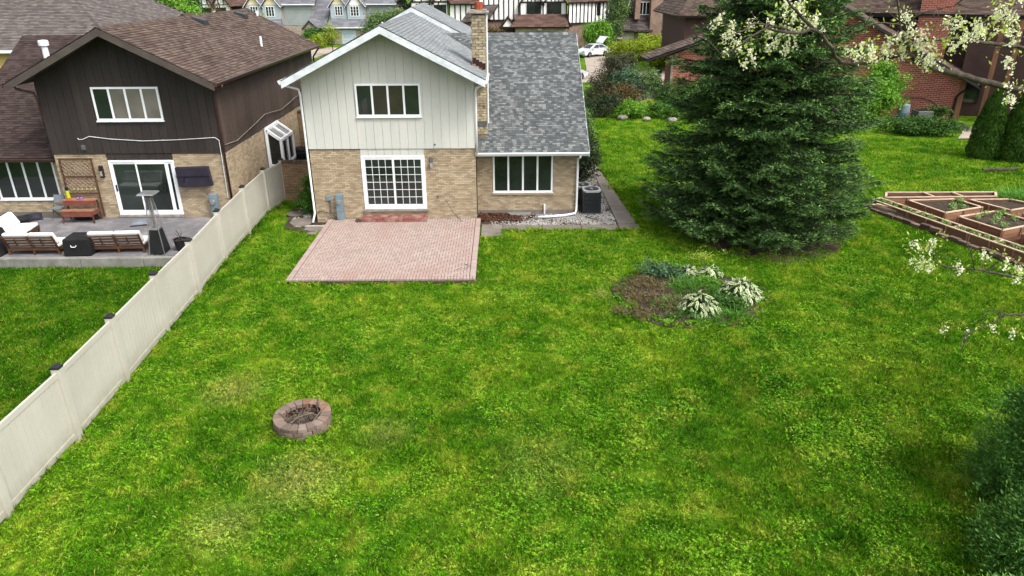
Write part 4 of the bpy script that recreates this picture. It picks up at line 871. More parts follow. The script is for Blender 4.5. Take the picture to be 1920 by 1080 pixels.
# folded chair
fc = thing('folding_chair', 'grey folding chair leaning left of the wooden bench', 'chair', (-9.85, -.55, NZ))
MB().obox((-9.85, -.3, NZ + .72), (.42, .04, .3), Matrix.Rotation(-.25, 3, 'X')).obj('backrest', m_greycloth, fc); MB().obox((-9.85, -.55, NZ + .42), (.42, .38, .03)).obj('seat', m_greycloth, fc)
for x in (-10.06, -9.64):
    MB().tube([(x, -.72, NZ), (x, -.22, NZ + .85)], .014, 6).obj('leg', m_black, fc); MB().tube([(x, -.25, NZ), (x, -.62, NZ + .45)], .014, 6).obj('leg', m_black, fc)
# trellis on the wall
tr = thing('lattice_trellis', 'brown wooden lattice trellis fixed to the tan brick wall', 'trellis', (-8.67, -.6, 1.45))
tx0, tx1, tz0, tz1, ty = -9.29, -8.05, 1.42, 2.8, -.62
for q in ((tx0, tx1, tz1 - .06, tz1), (tx0, tx1, tz0, tz0 + .05), (tx0, tx1, 2.08, 2.13)): MB().box(q[0], q[1], ty - .03, ty + .03, q[2], q[3]).obj('rail', m_teak, tr)
for x in (tx0, tx1 - .05): MB().box(x, x + .05, ty - .032, ty + .028, tz0 - (.9 if x > tx0 else 0), tz1).obj('stile', m_teak, tr)
def clipline(c, sgn):   # line z = tz0 + sgn*(x-tx0) + c clipped to the frame
    pts = []
    a0, a1 = tx0 + .04, tx1 - .04; f = lambda x: tz0 + c + sgn * (x - tx0)
    zs = sorted(((f(a0), a0), (f(a1), a1)))
    z0_, z1_ = max(zs[0][0], tz0 + .04), min(zs[1][0], tz1 - .05)
    if z1_ - z0_ < .08: return None
    g_ = lambda z: tx0 + (z - tz0 - c) / sgn
    return (g_(z0_), z0_), (g_(z1_), z1_)
for sgn, yy, rr in ((1, -.008, np.arange(-1.2, 1.35, .165)), (-1, .006, np.arange(0.05, 2.6, .165))):
    for c in rr:
        L_ = clipline(c, sgn)
        if L_: MB().bar((L_[0][0], ty + yy, L_[0][1]), (L_[1][0], ty + yy, L_[1][1]), .008, .035, (0, -1, 0)).obj('lattice_slat', m_lattice, tr)
for i in range(6):
    b = thing('ball', 'yellow-green ball in the lattice, number %s from the left' % ('one', 'two', 'three', 'four', 'five', 'six')[i], 'ball', (-8.98 + i * .165, -.66, 1.62), group='balls on the trellis')
    MB().ellip((-8.98 + i * .165, -.66, 1.62), (.033, .033, .033), 10, 6).obj('ball', m_lime, b, smooth=True)
# covered television
tv = thing('covered_television', 'wall-mounted television in a dark zipped cover beside the sliding door', 'television', (-4.27, -.7, 1.7))
MB().hexa([(-4.9, -.78, 1.7), (-3.62, -.78, 1.74), (-3.62, -.62, 1.74), (-4.9, -.62, 1.7), (-4.93, -.8, 2.46), (-3.68, -.8, 2.5), (-3.68, -.62, 2.5), (-4.93, -.62, 2.46)]).obj('cover', m_navycloth, tv, bevel=.03)
MB().bar((-4.92, -.81, 2.12), (-3.64, -.81, 2.15), .02, .02).obj('seam', m_black, tv); MB().box(-4.66, -4.62, -.83, -.79, 1.95, 2.15).obj('zip_tab', m_black, tv); MB().box(-4.4, -4.1, -.62, -.5, 1.95, 2.2).obj('bracket', m_black, tv)
# ------------------------------------------------------------------ fire pit
fp = thing('fire_pit', 'round fire pit of tan concrete blocks on the lawn', 'fire pit', (3.04, -14.05, 0))
fxc, fyc = 3.04, -14.05
def wedge(R0, R1, h, n):
    a = math.pi / n * .965; b = MB(); c = .012
    P = [(R0 * math.cos(t), R0 * math.sin(t)) for t in (-a, a)]; Q = [(R1 * math.cos(t), R1 * math.sin(t)) for t in (a, 0, -a)]
    ring = P + Q; inner = [(x * (1 - c * 2), y_ * (1 - c * 2)) for x, y_ in ring]
    b.prism([(x, y_, 0) for x, y_ in ring], (0, 0, h)); return b.mesh('block')
NB = 19
for row in range(3):
    me = wedge(.4, .62, .098, NB); me2 = me.copy(); me.materials.append(m_firestone); me2.materials.append(m_firered)
    for i in range(NB):
        a = 2 * math.pi * (i + (row % 2) * .5) / NB; rr = U(-.008, .008)
        hot = row == 2 and -.75 < math.sin(a - .6) < 2 and .1 < a < 1.9
        o = piece('block', me2 if hot else me, fp, (fxc + rr * math.cos(a), fyc + rr * math.sin(a), row * .101 - .02), R=(U(-.008, .008), U(-.008, .008), a + U(-.01, .01)))
        bv = o.modifiers.new('bevel', 'BEVEL'); bv.width = .012; bv.segments = 2
MB().lathe([(.415, -.02), (.415, .275), (.402, .275), (.398, .0)], (fxc, fyc, 0), 32).obj('steel_liner', m_rust, fp)
MB().lathe([(.4, .02), (.2, .06), (0, .075)], (fxc, fyc, 0), 24).obj('ash_bed', m_ash, fp)
tw = MB()
for i in range(46):
    a = U(0, 6.28); r = U(.02, .3); b_ = U(0, 6.28); L = U(.15, .45); p = Vector((fxc + r * math.cos(a), fyc + r * math.sin(a), U(.06, .2))); d = Vector((math.cos(b_), math.sin(b_), U(-.15, .5))); q = p + d * L
    v = Vector((q.x - fxc, q.y - fyc))
    if v.length > .42 and q.z < .3: q.x, q.y = fxc + v.x / v.length * .4, fyc + v.y / v.length * .4
    mid_ = p.lerp(q, .5) + Vector((U(-.04, .04), U(-.04, .04), U(-.01, .04))); tw.tube([p, mid_, q], [U(.006, .012), .007, .003], 4)
tag(tw.obj('sticks', m_twig), 'pile of thin grey sticks inside the round fire pit', 'sticks', kind='stuff')
for lab, pts, r in (('curved grey branch lying across the inside of the fire pit', [(fxc - .3, fyc - .25, .12), (fxc - .1, fyc - .02, .2), (fxc + .15, fyc + .06, .24), (fxc + .32, fyc + .04, .22)], .022), ('pale stick leaning on the left rim of the fire pit', [(fxc - .5, fyc - .03, .34), (fxc - .35, fyc - .12, .3), (fxc - .18, fyc - .28, .18)], .012), ('straight stick leaning on the right rim of the fire pit', [(fxc + .22, fyc - .25, .15), (fxc + .4, fyc + .02, .32), (fxc + .53, fyc + .17, .4)], .013), ('short grey stub of wood standing at the back rim of the fire pit', [(fxc + .26, fyc + .3, .1), (fxc + .27, fyc + .34, .35), (fxc + .28, fyc + .36, .46)], .03)):
    tag(MB().tube(pts, [r] * (len(pts) - 1) + [r * .5], 6).obj('stick', m_twig), lab, 'stick', 'loose sticks in the fire pit')
# ------------------------------------------------------------------ air conditioners beside the wing
def condenser(label, x, y_, w, h, rnd_=False):
    t = thing('air_conditioner', label, 'air conditioner', (x, y_, .02), group='outdoor air conditioning units')
    MB().box(x - w/2 - .07, x + w/2 + .07, y_ - w/2 - .07, y_ + w/2 + .07, .0, .06).obj('pad', m_grey, t)
    MB().box(x - w/2 + .03, x + w/2 - .03, y_ - w/2 + .03, y_ + w/2 - .03, .06, h - .05).obj('coil', m_black, t)
    for i in range(15):
        z = .1 + i * (h - .2) / 14
        for q in (-1, 1):
            MB().box(x - w/2 + .04, x + w/2 - .04, y_ + q * (w/2) - .012, y_ + q * (w/2) + .012, z, z + .028).obj('louvre', m_grille, t)
            MB().box(x + q * (w/2) - .012, x + q * (w/2) + .012, y_ - w/2 + .04, y_ + w/2 - .04, z, z + .028).obj('louvre', m_grille, t)
    for a in (-1, 1):
        for b_ in (-1, 1): MB().box(x + a * (w/2 - .02) - .03, x + a * (w/2 - .02) + .03, y_ + b_ * (w/2 - .02) - .03, y_ + b_ * (w/2 - .02) + .03, .06, h - .04).obj('corner_post', m_grille, t, bevel=.01)
    # top shroud with round opening
    n = 32; top = MB(); r = w * .39; z = h
    for k in range(n):
        a = 2 * math.pi * k / n; c, s_ = math.cos(a), math.sin(a); m_ = w / 2 / max(abs(c), abs(s_)) * (1 if not rnd_ else .98)
        m_ = min(m_, w * .62); top.v += [(x + r * c, y_ + r * s_, z), (x + m_ * c, y_ + m_ * s_, z), (x + m_ * c, y_ + m_ * s_, z - .07), (x + r * c, y_ + r * s_, z - .08)]
    for k in range(n):
        a, b_ = 4 * k, 4 * ((k + 1) % n)
        for j in range(4): top.f.append((a + j, a + (j + 1) % 4, b_ + (j + 1) % 4, b_ + j))
    top.obj('top_shroud', m_acgrey, t)
    gr = MB()
    for rr in (.1, .17, .24, .31): gr.tube([(x + rr * math.cos(k * .26), y_ + rr * math.sin(k * .26), z + .005) for k in range(25)], .006, 4, False)
    for k in range(8): gr.tube([(x, y_, z + .01), (x + r * math.cos(k * .785), y_ + r * math.sin(k * .785), z + .003)], .006, 4)
    gr.obj('fan_grille', m_black, t)
    f = MB()
    for k in range(4):
        a = k * 1.57; p = Vector((x, y_, z - .1)); d = Vector((math.cos(a), math.sin(a), 0)); e = Vector((-math.sin(a), math.cos(a), .25)); f.face([p + d * .06 - e * .03, p + d * .3 - e * .08, p + d * .3 + e * .1, p + d * .06 + e * .05])
    f.obj('fan', m_black, t); MB().lathe([(.07, -.05), (.07, .012), (0, .014)], (x, y_, z), 12).obj('hub', m_acgrey, t)
m_grille = mat('grille', A(62, 68, 72), A(50, 55, 58), 6, .5); m_acgrey = mat('ac_shroud', A(206, 210, 208), A(186, 190, 190), 5, .5)
condenser('larger dark air conditioner with pale top, nearest the walkway corner', 11.1, 1.15, .74, 1.0)
condenser('smaller round-topped air conditioner behind the larger one at the wing corner', 10.86, 2.25, .7, .88, True)
tag(MB().tube([(10.8, .3, .06), (11.0, .1, .07), (11.15, -.05, .06), (11.3, -.1, .05)], [.02, .018, .015, .008], 6).obj('fallen_stick', m_bark_dark), 'short dark stick lying on the white gravel by the downspout', 'stick')
# ------------------------------------------------------------------ houses across the street and to the sides
def lap(parent, x0, x1, y, z0, z1, m, h=.2, name='lap_boards', top=None):
    b = MB(); z = z0
    while z < z1 - .02:
        zt = min(z + h, z1); xa, xb = x0, x1
        if top: xa, xb = top(z + h * .5)
        if xb - xa > .1: b.hexa([(xa, y - .045, z), (xb, y - .045, z), (xb, y + .02, z), (xa, y + .02, z), (xa, y - .012, zt), (xb, y - .012, zt), (xb, y + .02, zt), (xa, y + .02, zt)])
        z += h
    return b.obj(name, m, parent, kind='stuff')
def fwin(parent, x0, x1, z0, z1, y, n=3, fm=None, grid=0):
    fm = fm or m_whitevinyl; c = .1
    w = MB().box(x0 - c, x1 + c, y - .06, y - .02, z0 - c, z1 + c).obj('window', fm, parent); iw = (x1 - x0 - (n - 1) * .1) / n
    for i in range(n):
        a = x0 + i * (iw + .1); MB().box(a, a + iw, y - .075, y - .064, z0, z1).obj('pane', m_glass, w)
        for j in range(grid): zz = z0 + (z1 - z0) * (j + 1) / (grid + 1); MB().box(a, a + iw, y - .085, y - .076, zz - .012, zz + .012).obj('muntin', fm, w)
    return w
def slope(parent, e0, e1, r0, r1, m, th=.18, name='roof', exp=.3, tab=.9, edge=None):
    e0, e1, r0, r1 = map(Vector, (e0, e1, r0, r1)); n = (e1 - e0).cross(r0 - e0).normalized(); n = n if n.z > 0 else -n
    o = MB().hexa([e0 - n * th, e1 - n * th, r1 - n * th, r0 - n * th, e0 - n * .01, e1 - n * .01, r1 - n * .01, r0 - n * .01]).obj(name, edge or m_deck, parent)
    shingles(e0, e1, r0, r1, exp, tab, 'shingles', m, o, th=.03); return o
def bluehouse(label, x0, Y, flip, long_wall):
    h = thing('house', label, 'house', (x0 + 5, Y, 0), group=None)
    S = lambda u: x0 + u
    # body
    MB().box(S(0), S(5.0), Y + .02, Y + 9, 0, 5.4).obj('wall', m_farbrick_pale, h); MB().box(S(5.0), S(9.4), Y + 1.1, Y + 9, 0, 5.45).obj('side_wall', m_farbrick_pale, h)
    lap(h, S(0), S(2.35), Y, 2.6, 5.4, m_blueboard); lap(h, S(2.5), S(5.0), Y - .25, 2.6, 5.4, m_blueboard); MB().box(S(2.5), S(5.0), Y - .23, Y + .03, 2.4, 5.4).obj('bay', m_blueboard, h)
    lap(h, S(5.02), S(9.4), Y + 1.1, 2.5, 5.4, m_greenboard)
    for a, b_, yy in ((0, 2.35, Y), (2.5, 5.0, Y - .25)):
        c = (a + b_) / 2; rise = (b_ - a) / 2 * 1.15
        lap(h, S(a), S(b_), yy, 5.4, 5.4 + rise, m_yellowboard, top=lambda z, a=a, b_=b_, c=c, rise=rise: (S(c) - (c - a) * (1 - (z - 5.4) / rise), S(c) + (c - a) * (1 - (z - 5.4) / rise)))
        MB().prism([(S(a), yy, 5.4), (S(b_), yy, 5.4), (S(c), yy, 5.4 + rise)], (0, 5, 0)).obj('gable', m_yellowboard, h)
        for q in (-1, 1):
            slope(h, (S(c) + q * (c - a + .3), yy - .3, 5.05), (S(c) + q * (c - a + .3), Y + 5, 5.05), (S(c), yy - .3, 5.4 + rise + .12), (S(c), Y + 5, 5.4 + rise + .12), m_farroof)
            MB().bar((S(c) + q * (c - a + .3), yy - .33, 4.98), (S(c), yy - .33, 5.4 + rise + .05), .05, .2, (0, -1, 0)).obj('rake_board', m_white, h)
    fwin(h, S(.75), S(1.75), 3.95, 5.1, Y - .03, 3, grid=2); fwin(h, S(3.05), S(4.15), 3.85, 5.1, Y - .28, 3, grid=2)
    if flip:
        n = 10; MB().prism([(S(3.6) + .68 * math.cos(t), Y - .32, 5.28 + 1.15 * math.sin(t)) for t in np.linspace(0, math.pi, n)], (0, .05, 0)).obj('arch_panel', m_stucco, h)
    slope(h, (S(4.9), Y + .8, 5.45), (S(9.9), Y + .8, 5.45), (S(4.9), Y + 5.5, 7.9), (S(9.9), Y + 5.5, 7.9), m_farroof); slope(h, (S(9.9), Y + 9.8, 5.45), (S(-.3), Y + 9.8, 5.45), (S(9.9), Y + 5.5, 7.9), (S(-.3), Y + 5.5, 7.9), m_farroof)
    MB().box(S(4.95), S(9.9), Y + .66, Y + .8, 5.28, 5.43).obj('gutter', m_white, h)
    # garage skirt roof
    slope(h, (S(-.6), Y - 1.8, 2.35), (S(5.3), Y - 1.8, 2.35), (S(.1), Y - .05, 3.5), (S(5.0), Y - .05, 3.5), m_farroof, name='porch_roof')
    slope(h, (S(5.3), Y - 1.8, 2.35), (S(5.3), Y - .05, 2.35), (S(5.0), Y - .05, 3.5), (S(5.0), Y - .06, 3.5), m_farroof, name='porch_roof')
    MB().box(S(-.65), S(5.35), Y - 1.95, Y - 1.8, 2.22, 2.36).obj('gutter', m_white, h); MB().box(S(-.1), S(4.9), Y - 1.3, Y, 0, 2.3).obj('garage_wall', m_farbrick_pale, h)
    g_ = MB().box(S(1.6), S(3.7), Y - 1.36, Y - 1.31, 0, 1.95).obj('garage_door', m_garage_blue, h)
    for i in range(3): MB().box(S(1.62), S(3.68), Y - 1.375, Y - 1.362, .46 + i * .48, .48 + i * .48).obj('panel_joint', m_grey, g_)
    if long_wall:   # sweeping roof with a small brick entrance gable
        slope(h, (S(8.8), Y - .6, 2.2), (S(11.4), Y - .6, 2.2), (S(9.6), Y + 4, 6.6), (S(12.6), Y + 4, 6.6), m_farroof, name='sweep_roof')
        MB().box(S(8.9), S(11.6), Y + .2, Y + 5, 0, 2.6).obj('entry_wall', m_farbrick_pale, h); MB().prism([(S(8.3), Y - 1.0, 2.15), (S(10.3), Y - 1.0, 2.15), (S(9.3), Y - 1.0, 3.15)], (0, 1.6, 0)).obj('entry_gable', m_farbrick_pale, h)
        for q in (-1, 1): slope(h, (S(9.3) + q * 1.25, Y - 1.2, 2.05), (S(9.3) + q * 1.25, Y + 1.2, 2.05), (S(9.3), Y - 1.2, 3.3), (S(9.3), Y + 1.2, 3.3), m_farroof, name='entry_roof')
        for q in (-.95, .95): MB().box(S(9.3 + q) - .18, S(9.3 + q) + .18, Y - 1.0, Y - .6, 0, 2.15).obj('pier', m_farbrick_pale, h)
        d = MB().box(S(9.05), S(9.6), Y + .1, Y + .16, 0, 2.0).obj('door', m_galv, h); MB().box(S(9.2), S(9.45), Y + .08, Y + .1, 1.0, 1.8).obj('pane', m_glass, d)
        MB().prism([(S(10.9), Y + .5, 0), (S(13.2), Y + .5, 0), (S(13.2), Y + .5, 5.6), (S(12.4), Y + .5, 4.9)], (0, 4, 0)).obj('brick_gable', m_farbrick_pale, h)
    return h
bluehouse('blue-grey clapboard house with two yellow gables and a brick entrance, left of the pair', -30.0, 84, False, True)
bluehouse('blue-grey clapboard house with white arch over its right gable window', -17.7, 84, True, False)
# half-timbered house in the middle
TU = lambda u: -5.18 + .0736 * (u - 770); TZ = lambda v: 5.89 - .0693 * (v - 3)
def timber_wall(parent, x0, x1, z0, z1, y, step=.85, y1=None, thick=.16):
    w = MB(); y1 = y if y1 is None else y1
    w.hexa([(x0, y, z0), (x1, y1, z0), (x1, y1 + .3, z0), (x0, y + .3, z0), (x0, y, z1), (x1, y1, z1), (x1, y1 + .3, z1), (x0, y + .3, z1)]); o = w.obj('stucco_wall', m_stucco, parent)
    n = max(1, int(round((x1 - x0) / step)))
    for i in range(n + 1):
        f = i / n; x = x0 + (x1 - x0) * f; yy = y + (y1 - y) * f; MB().box(x - thick / 2, x + thick / 2, yy - .06, yy + .02, z0, z1).obj('timber', m_timber, o)
    for z in (z0, z1): MB().hexa([(x0, y - .07, z - .1), (x1, y1 - .07, z - .1), (x1, y1, z - .1), (x0, y, z - .1), (x0, y - .07, z + .1), (x1, y1 - .07, z + .1), (x1, y1, z + .1), (x0, y, z + .1)]).obj('beam', m_timber, o)
    return o
T = thing('half_timbered_house', 'long white half-timbered house with dark beams behind the cream house', 'house', (8, 78, 0))
MB().box(-5.2, 4.6, 78.1, 88, 0, 2.95).obj('brick_wall', m_farbrick, T); MB().box(4.6, 10.2, 78.6, 88, 0, 3.3).obj('brick_wall', m_farbrick, T)
MB().box(9.2, 16.6, 78.1, 88, 0, 4.2).obj('brick_wall', m_farbrick, T); MB().hexa([(16.4, 76.5, 0), (22.6, 79, 0), (22.6, 88, 0), (16.4, 88, 0), (16.4, 76.5, 3.0), (22.6, 79, 3.45), (22.6, 88, 3.4), (16.4, 88, 3.0)]).obj('brick_wall', m_farbrick, T)
timber_wall(T, -5.2, -.1, 2.95, 5.85, 78, 1.3); timber_wall(T, .1, 3.9, 2.95, 5.6, 78.2, .8); timber_wall(T, 4.2, 10.4, 3.4, 7.2, 78.5, .72); timber_wall(T, 9.9, 16.3, 4.0, 5.75, 77.9, 1.6)
timber_wall(T, 16.5, 22.6, 3.05, 5.75, 76.4, .56, 79.0)
fwin(T, -4.4, -2.6, 4.0, 5.5, 77.93, 3, m_timber); fwin(T, -1.9, -.4, 3.9, 5.4, 77.93, 2, m_timber); fwin(T, 10.9, 12.7, 4.35, 5.55, 77.83, 2, m_timber); fwin(T, 13.7, 15.5, 4.35, 5.55, 77.83, 2, m_timber); fwin(T, 20.4, 21.0, 4.1, 5.5, 78.2, 1, m_timber)
fwin(T, 20.2, 21.2, 1.6, 2.6, 78.0, 1, m_timber); fwin(T, 21.6, 22.4, 1.8, 2.7, 78.6, 1, m_timber)
for a, b_ in ((9.9, 13.0), (13.0, 16.4)):
    c = (a + b_) / 2; timber = MB().prism([(a, 77.85, 5.75), (b_, 77.85, 5.75), (c, 77.85, 7.6)], (0, 6, 0)).obj('gable', m_stucco, T)
    for q in (-.5, 0, .5): MB().box(c + q - .07, c + q + .07, 77.78, 77.84, 5.75, 7.5 - abs(q) * 1.2).obj('timber', m_timber, timber)
    for q in (-1, 1): slope(T, (c + q * 1.85, 77.4, 5.4), (c + q * 1.85, 84, 5.4), (c, 77.4, 7.8), (c, 84, 7.8), m_farbrown, edge=m_timber)
for a, b_ in ((-5.2, -2.2), (-2.2, .2)):
    c = (a + b_) / 2; g_ = MB().prism([(a, 77.95, 5.85), (b_, 77.95, 5.85), (c, 77.95, 7.4)], (0, 6, 0)).obj('gable', m_stucco, T); MB().box(c - .07, c + .07, 77.88, 77.94, 5.85, 7.3).obj('timber', m_timber, g_)
    for q in (-1, 1): slope(T, (c + q * (b_ - a) * .58, 77.5, 5.6), (c + q * (b_ - a) * .58, 84, 5.6), (c, 77.5, 7.55), (c, 84, 7.55), m_farbrown, edge=m_timber)
slope(T, (.0, 77.6, 5.6), (4.3, 77.6, 5.6), (.0, 83, 9), (4.3, 83, 9), m_farbrown); slope(T, (16.4, 76.0, 5.75), (23.0, 78.6, 5.9), (16.4, 83, 9.2), (23, 84, 9.2), m_farbrown)
slope(T, (1.6, 76.6, 3.2), (5.3, 76.6, 3.45), (4.1, 79.2, 6.2), (7.6, 79.2, 6.2), m_fartaupe, name='sweep_roof', edge=m_timber); slope(T, (4.1, 79.2, 6.2), (7.6, 79.2, 6.2), (5.6, 82, 9), (9, 82, 9), m_fartaupe, name='sweep_roof')
MB().prism([(1.8, 77.4, 0), (5.2, 77.4, 0), (5.2, 77.4, 3.2), (1.8, 77.4, 3.0)], (0, 1, 0)).obj('entry_wall', m_farbrick, T)
slope(T, (8.4, 74.6, 2.75), (16.4, 74.6, 2.75), (10.0, 77.8, 4.2), (16.2, 77.8, 4.2), m_farbrown, name='garage_roof', edge=m_timber); slope(T, (16.9, 74.6, 2.75), (16.9, 77.8, 2.75), (16.1, 77.7, 4.2), (16.1, 77.8, 4.2), m_farbrown, name='garage_roof', edge=m_timber)
MB().box(9.2, 16.3, 75.2, 78.2, 0, 2.65).obj('garage_wall', m_farbrick_pale, T); MB().box(10.4, 14.6, 75.1, 75.18, 0, 2.1).obj('garage_opening', m_black, T)
nb_ = MB().box(12.3, 12.8, 75.08, 75.1, 2.32, 2.5).obj('lamp_plate', m_white, T)
MB().prism([(7.3, 76.2, 2.7), (9.1, 76.2, 2.7), (8.3, 76.2, 3.9)], (0, 2.4, 0)).obj('porch_gable', m_stucco, T)
for q in (-1, 1): slope(T, (8.2 + q * 1.3, 76.0, 2.4), (8.2 + q * 1.3, 78.6, 2.4), (8.2, 76.0, 4.0), (8.2, 78.6, 4.0), m_farbrown, name='porch_roof', edge=m_timber)
for x in (7.4, 9.0): MB().box(x - .1, x + .1, 76.1, 76.3, 0, 2.6).obj('porch_post', m_timber, T)
# half-timbered house far left
T2 = thing('half_timbered_house', 'far white half-timbered house with reddish roof behind the bright green tree', 'house', (-44, 105, 0))
MB().box(-52, -36, 105.2, 115, 0, 3.0).obj('brick_wall', m_farbrick, T2); timber_wall(T2, -51.5, -45.9, 1.8, 4.9, 105, 1.5); timber_wall(T2, -45.0, -39.5, 1.8, 4.8, 104.6, 1.9); fwin(T2, -44.4, -42.9, 3.1, 4.2, 104.55, 3, m_timber); fwin(T2, -41.9, -40.4, 3.1, 4.2, 104.55, 3, m_timber)
slope(T2, (-52, 104.4, 4.9), (-45.4, 104.4, 4.9), (-52, 110, 8.2), (-45.4, 110, 8.2), m_farbrown); slope(T2, (-39.5, 104.4, 4.5), (-33, 104.4, 4.5), (-39.5, 110, 8.2), (-33, 110, 8.2), m_farbrown); MB().box(-39.5, -33.5, 104.9, 112, 0, 4.4).obj('wall', m_timber, T2)
for a, b_ in ((-45.2, -42.4), (-42.4, -39.6)):
    c = (a + b_) / 2; g_ = MB().prism([(a, 104.5, 4.8), (b_, 104.5, 4.8), (c, 104.5, 6.6)], (0, 6, 0)).obj('gable', m_stucco, T2)
    for q in (-.45, .45): MB().box(c + q - .08, c + q + .08, 104.42, 104.49, 4.8, 6.0).obj('timber', m_timber, g_)
    for q in (-1, 1): slope(T2, (c + q * 1.75, 104.0, 4.4), (c + q * 1.75, 110, 4.4), (c, 104.0, 6.8), (c, 110, 6.8), m_farbrown, edge=m_timber)
# taupe house with brick piers and two garage doors
G = thing('taupe_house', 'steep taupe-roofed house with brick piers and two grey garage doors', 'house', (27, 76, 0))
MB().box(23.3, 31.6, 77, 86, 0, 5.6).obj('wall', m_barnwood, G); MB().box(22.9, 28.4, 76.3, 78, 0, 2.3).obj('garage_wall', m_farbrick, G)
for a, b_ in ((23.9, 25.6), (26.3, 27.8)):
    d = MB().box(a, b_, 76.2, 76.28, 0, 2.05).obj('garage_door', m_garage, G)
    for i in range(3): MB().box(a, b_, 76.185, 76.198, .5 + i * .5, .515 + i * .5).obj('panel_joint', m_grey, d)
slope(G, (22.3, 75.4, 2.15), (27.9, 75.4, 2.0), (24.6, 79.5, 7.6), (29, 79.5, 7.6), m_fartaupe, edge=m_timber)
for a in (24.75, 27.05):   # the eave dips between the doors
    MB().prism([(a - 1.0 + 2.0 * i / 8, 75.36, 2.0 - .22 * math.sin(math.pi * i / 8 + math.pi)) for i in range(9)] + [(a + 1.0, 75.36, 2.3), (a - 1.0, 75.36, 2.3)], (0, .12, 0)).obj('eave_curve', m_fartaupe, G)
MB().box(25.5, 26.2, 75.8, 78, 3.6, 8).obj('brick_pier', m_farbrick, G); MB().box(27.6, 29.2, 75.5, 78, 0, 8.5).obj('brick_pier', m_farbrick, G)
fwin(G, 26.3, 27.6, 4.2, 5.7, 76.9, 3); MB().box(26.2, 27.6, 76.9, 77.5, 4.0, 8).obj('window_bay', m_barnwood, G); fwin(G, 29.4, 30.2, 4.4, 5.8, 76.95, 1, m_barnwood); fwin(G, 29.3, 30.0, 1.1, 2.1, 76.95, 1, m_barnwood)
MB().prism([(24.4, 75.7, 4.9), (25.5, 75.7, 4.9), (25.5, 75.7, 8)], (0, 2, 0)).obj('dormer', m_timber, G); MB().bar((24.35, 75.6, 4.9), (25.5, 75.6, 8.1), .06, .2, (0, -1, 0)).obj('rake_board', m_white, G)
slope(G, (31.8, 76.6, 5.6), (31.8, 86, 5.6), (27, 76.6, 8.6), (27, 86, 8.6), m_fartaupe)
for i in range(12): MB().box(29.3 + i * .19, 29.3 + i * .19 + .02, 76.94, 76.99, .3, 5.5).obj('board_joint', m_groove, G)
# grey roofed house far left, beside the brown one
E_ = thing('tan_house', 'tan clapboard house under a large weathered grey roof at the left edge', 'house', (-25, 21, 0))
MB().box(-45, -17.4, 20.6, 38, 0, 4.75).obj('wall', m_tanboard, E_); lap(E_, -45, -17.4, 20.58, 0, 4.7, m_tanboard, .22)
slope(E_, (-46, 19.9, 4.9), (-16.7, 19.9, 4.9), (-37, 29, 10.6), (-25.7, 29, 10.6), m_oldroof, exp=.16, tab=.33); slope(E_, (-16.7, 19.9, 4.9), (-16.7, 38.6, 4.9), (-25.7, 29, 10.6), (-25.7, 29.6, 10.6), m_oldroof, exp=.16, tab=.33)
slope(E_, (-16.7, 38.6, 4.9), (-46, 38.6, 4.9), (-25.7, 29, 10.6), (-37, 29, 10.6), m_oldroof); MB().box(-46, -16.6, 19.75, 19.9, 4.72, 4.88).obj('gutter', m_white, E_)
# red brick house on the right: built in its own turned frame
R = thing('red_brick_house', 'red brick house with dark trimmed gable and brown roof behind the spruce', 'house', (37.8, 20.7, 0), -math.radians(28), local=True)
zr = lambda x: 2.95 - .525 * x
MB().prism([(-14.4, 0, 0), (0, 0, 0), (0, 0, zr(0) - .15), (-9.6, 0, zr(-9.6) - .15), (-14.4, 0, 5.0)], (0, 4.2, 0)).obj('wall', m_redbrick, R)
rr = slope(R, (1.0, -.5, zr(1.0)), (1.0, 4.3, zr(1.0)), (-9.6, -.5, zr(-9.6)), (-9.6, 4.3, zr(-9.6)), m_brownroof, exp=.15, tab=.33, th=.2); slope(R, (-15, 4.3, 5.0), (-15, -.5, 5.0), (-9.6, 4.3, zr(-9.6)), (-9.6, -.5, zr(-9.6)), m_brownroof, exp=.3, tab=.6)
MB().bar((1.05, -.53, zr(1.05) - .17), (-9.6, -.53, zr(-9.6) - .17), .06, .34, (0, -1, 0)).obj('rake_board', m_blackfascia, rr)
MB().box(-14, 7.5, 4.2, 12, 0, 6.4).obj('upper_wall', m_darkwall, R); MB().box(-3.25, -1.2, 3.5, 4.6, 3.5, 10.5).obj('chimney', m_redbrick, R)
slope(R, (-14.6, 3.3, 6.55), (8.2, 3.3, 6.55), (-14.6, 8, 9.4), (8.2, 8, 9.4), m_brownroof, exp=.15, tab=.33); MB().box(-14.6, -3.3, 3.2, 3.32, 6.3, 6.55).obj('fascia', m_groove, R); MB().box(-1.15, 8.2, 3.2, 3.32, 6.3, 6.55).obj('fascia', m_groove, R)
MB().box(.02, 7.2, 2.6, 3.0, 0, 6.3).obj('porch_wall', m_darkwall, R); MB().box(.5, 1.4, 2.54, 2.6, .9, 2.3).obj('window', m_glass, R); MB().box(-.02, .28, -.06, .3, 0, 2.75).obj('corner_post', m_redwoodpost, R)
for x, y_ in ((1.55, .6), (2.6, 1.2), (3.7, 1.2)): MB().box(x - .14, x + .14, y_ - .14, y_ + .14, 0, 6.3).obj('post', m_redwoodpost, R)
for i in range(5): MB().box(1.7, 2.5, 1.1, 1.16, 3.6 + i * .2, 3.66 + i * .2).obj('louvre', m_darkwall, R)
MB().tube([(.75, -.2, 2.35), (.3, -.15, 2.05), (.12, -.12, 1.9), (-.12, -.1, 1.6), (-.14, -.1, .05)], .06, 6).obj('downspout', m_groove, R); MB().tube([(-4.6, -.05, 1.15), (-4.2, -.06, 1.45), (-2.0, -.06, 1.4), (-1.4, -.06, 1.2), (-.5, -.06, .5)], .03, 5).obj('conduit', m_barnwood, R)
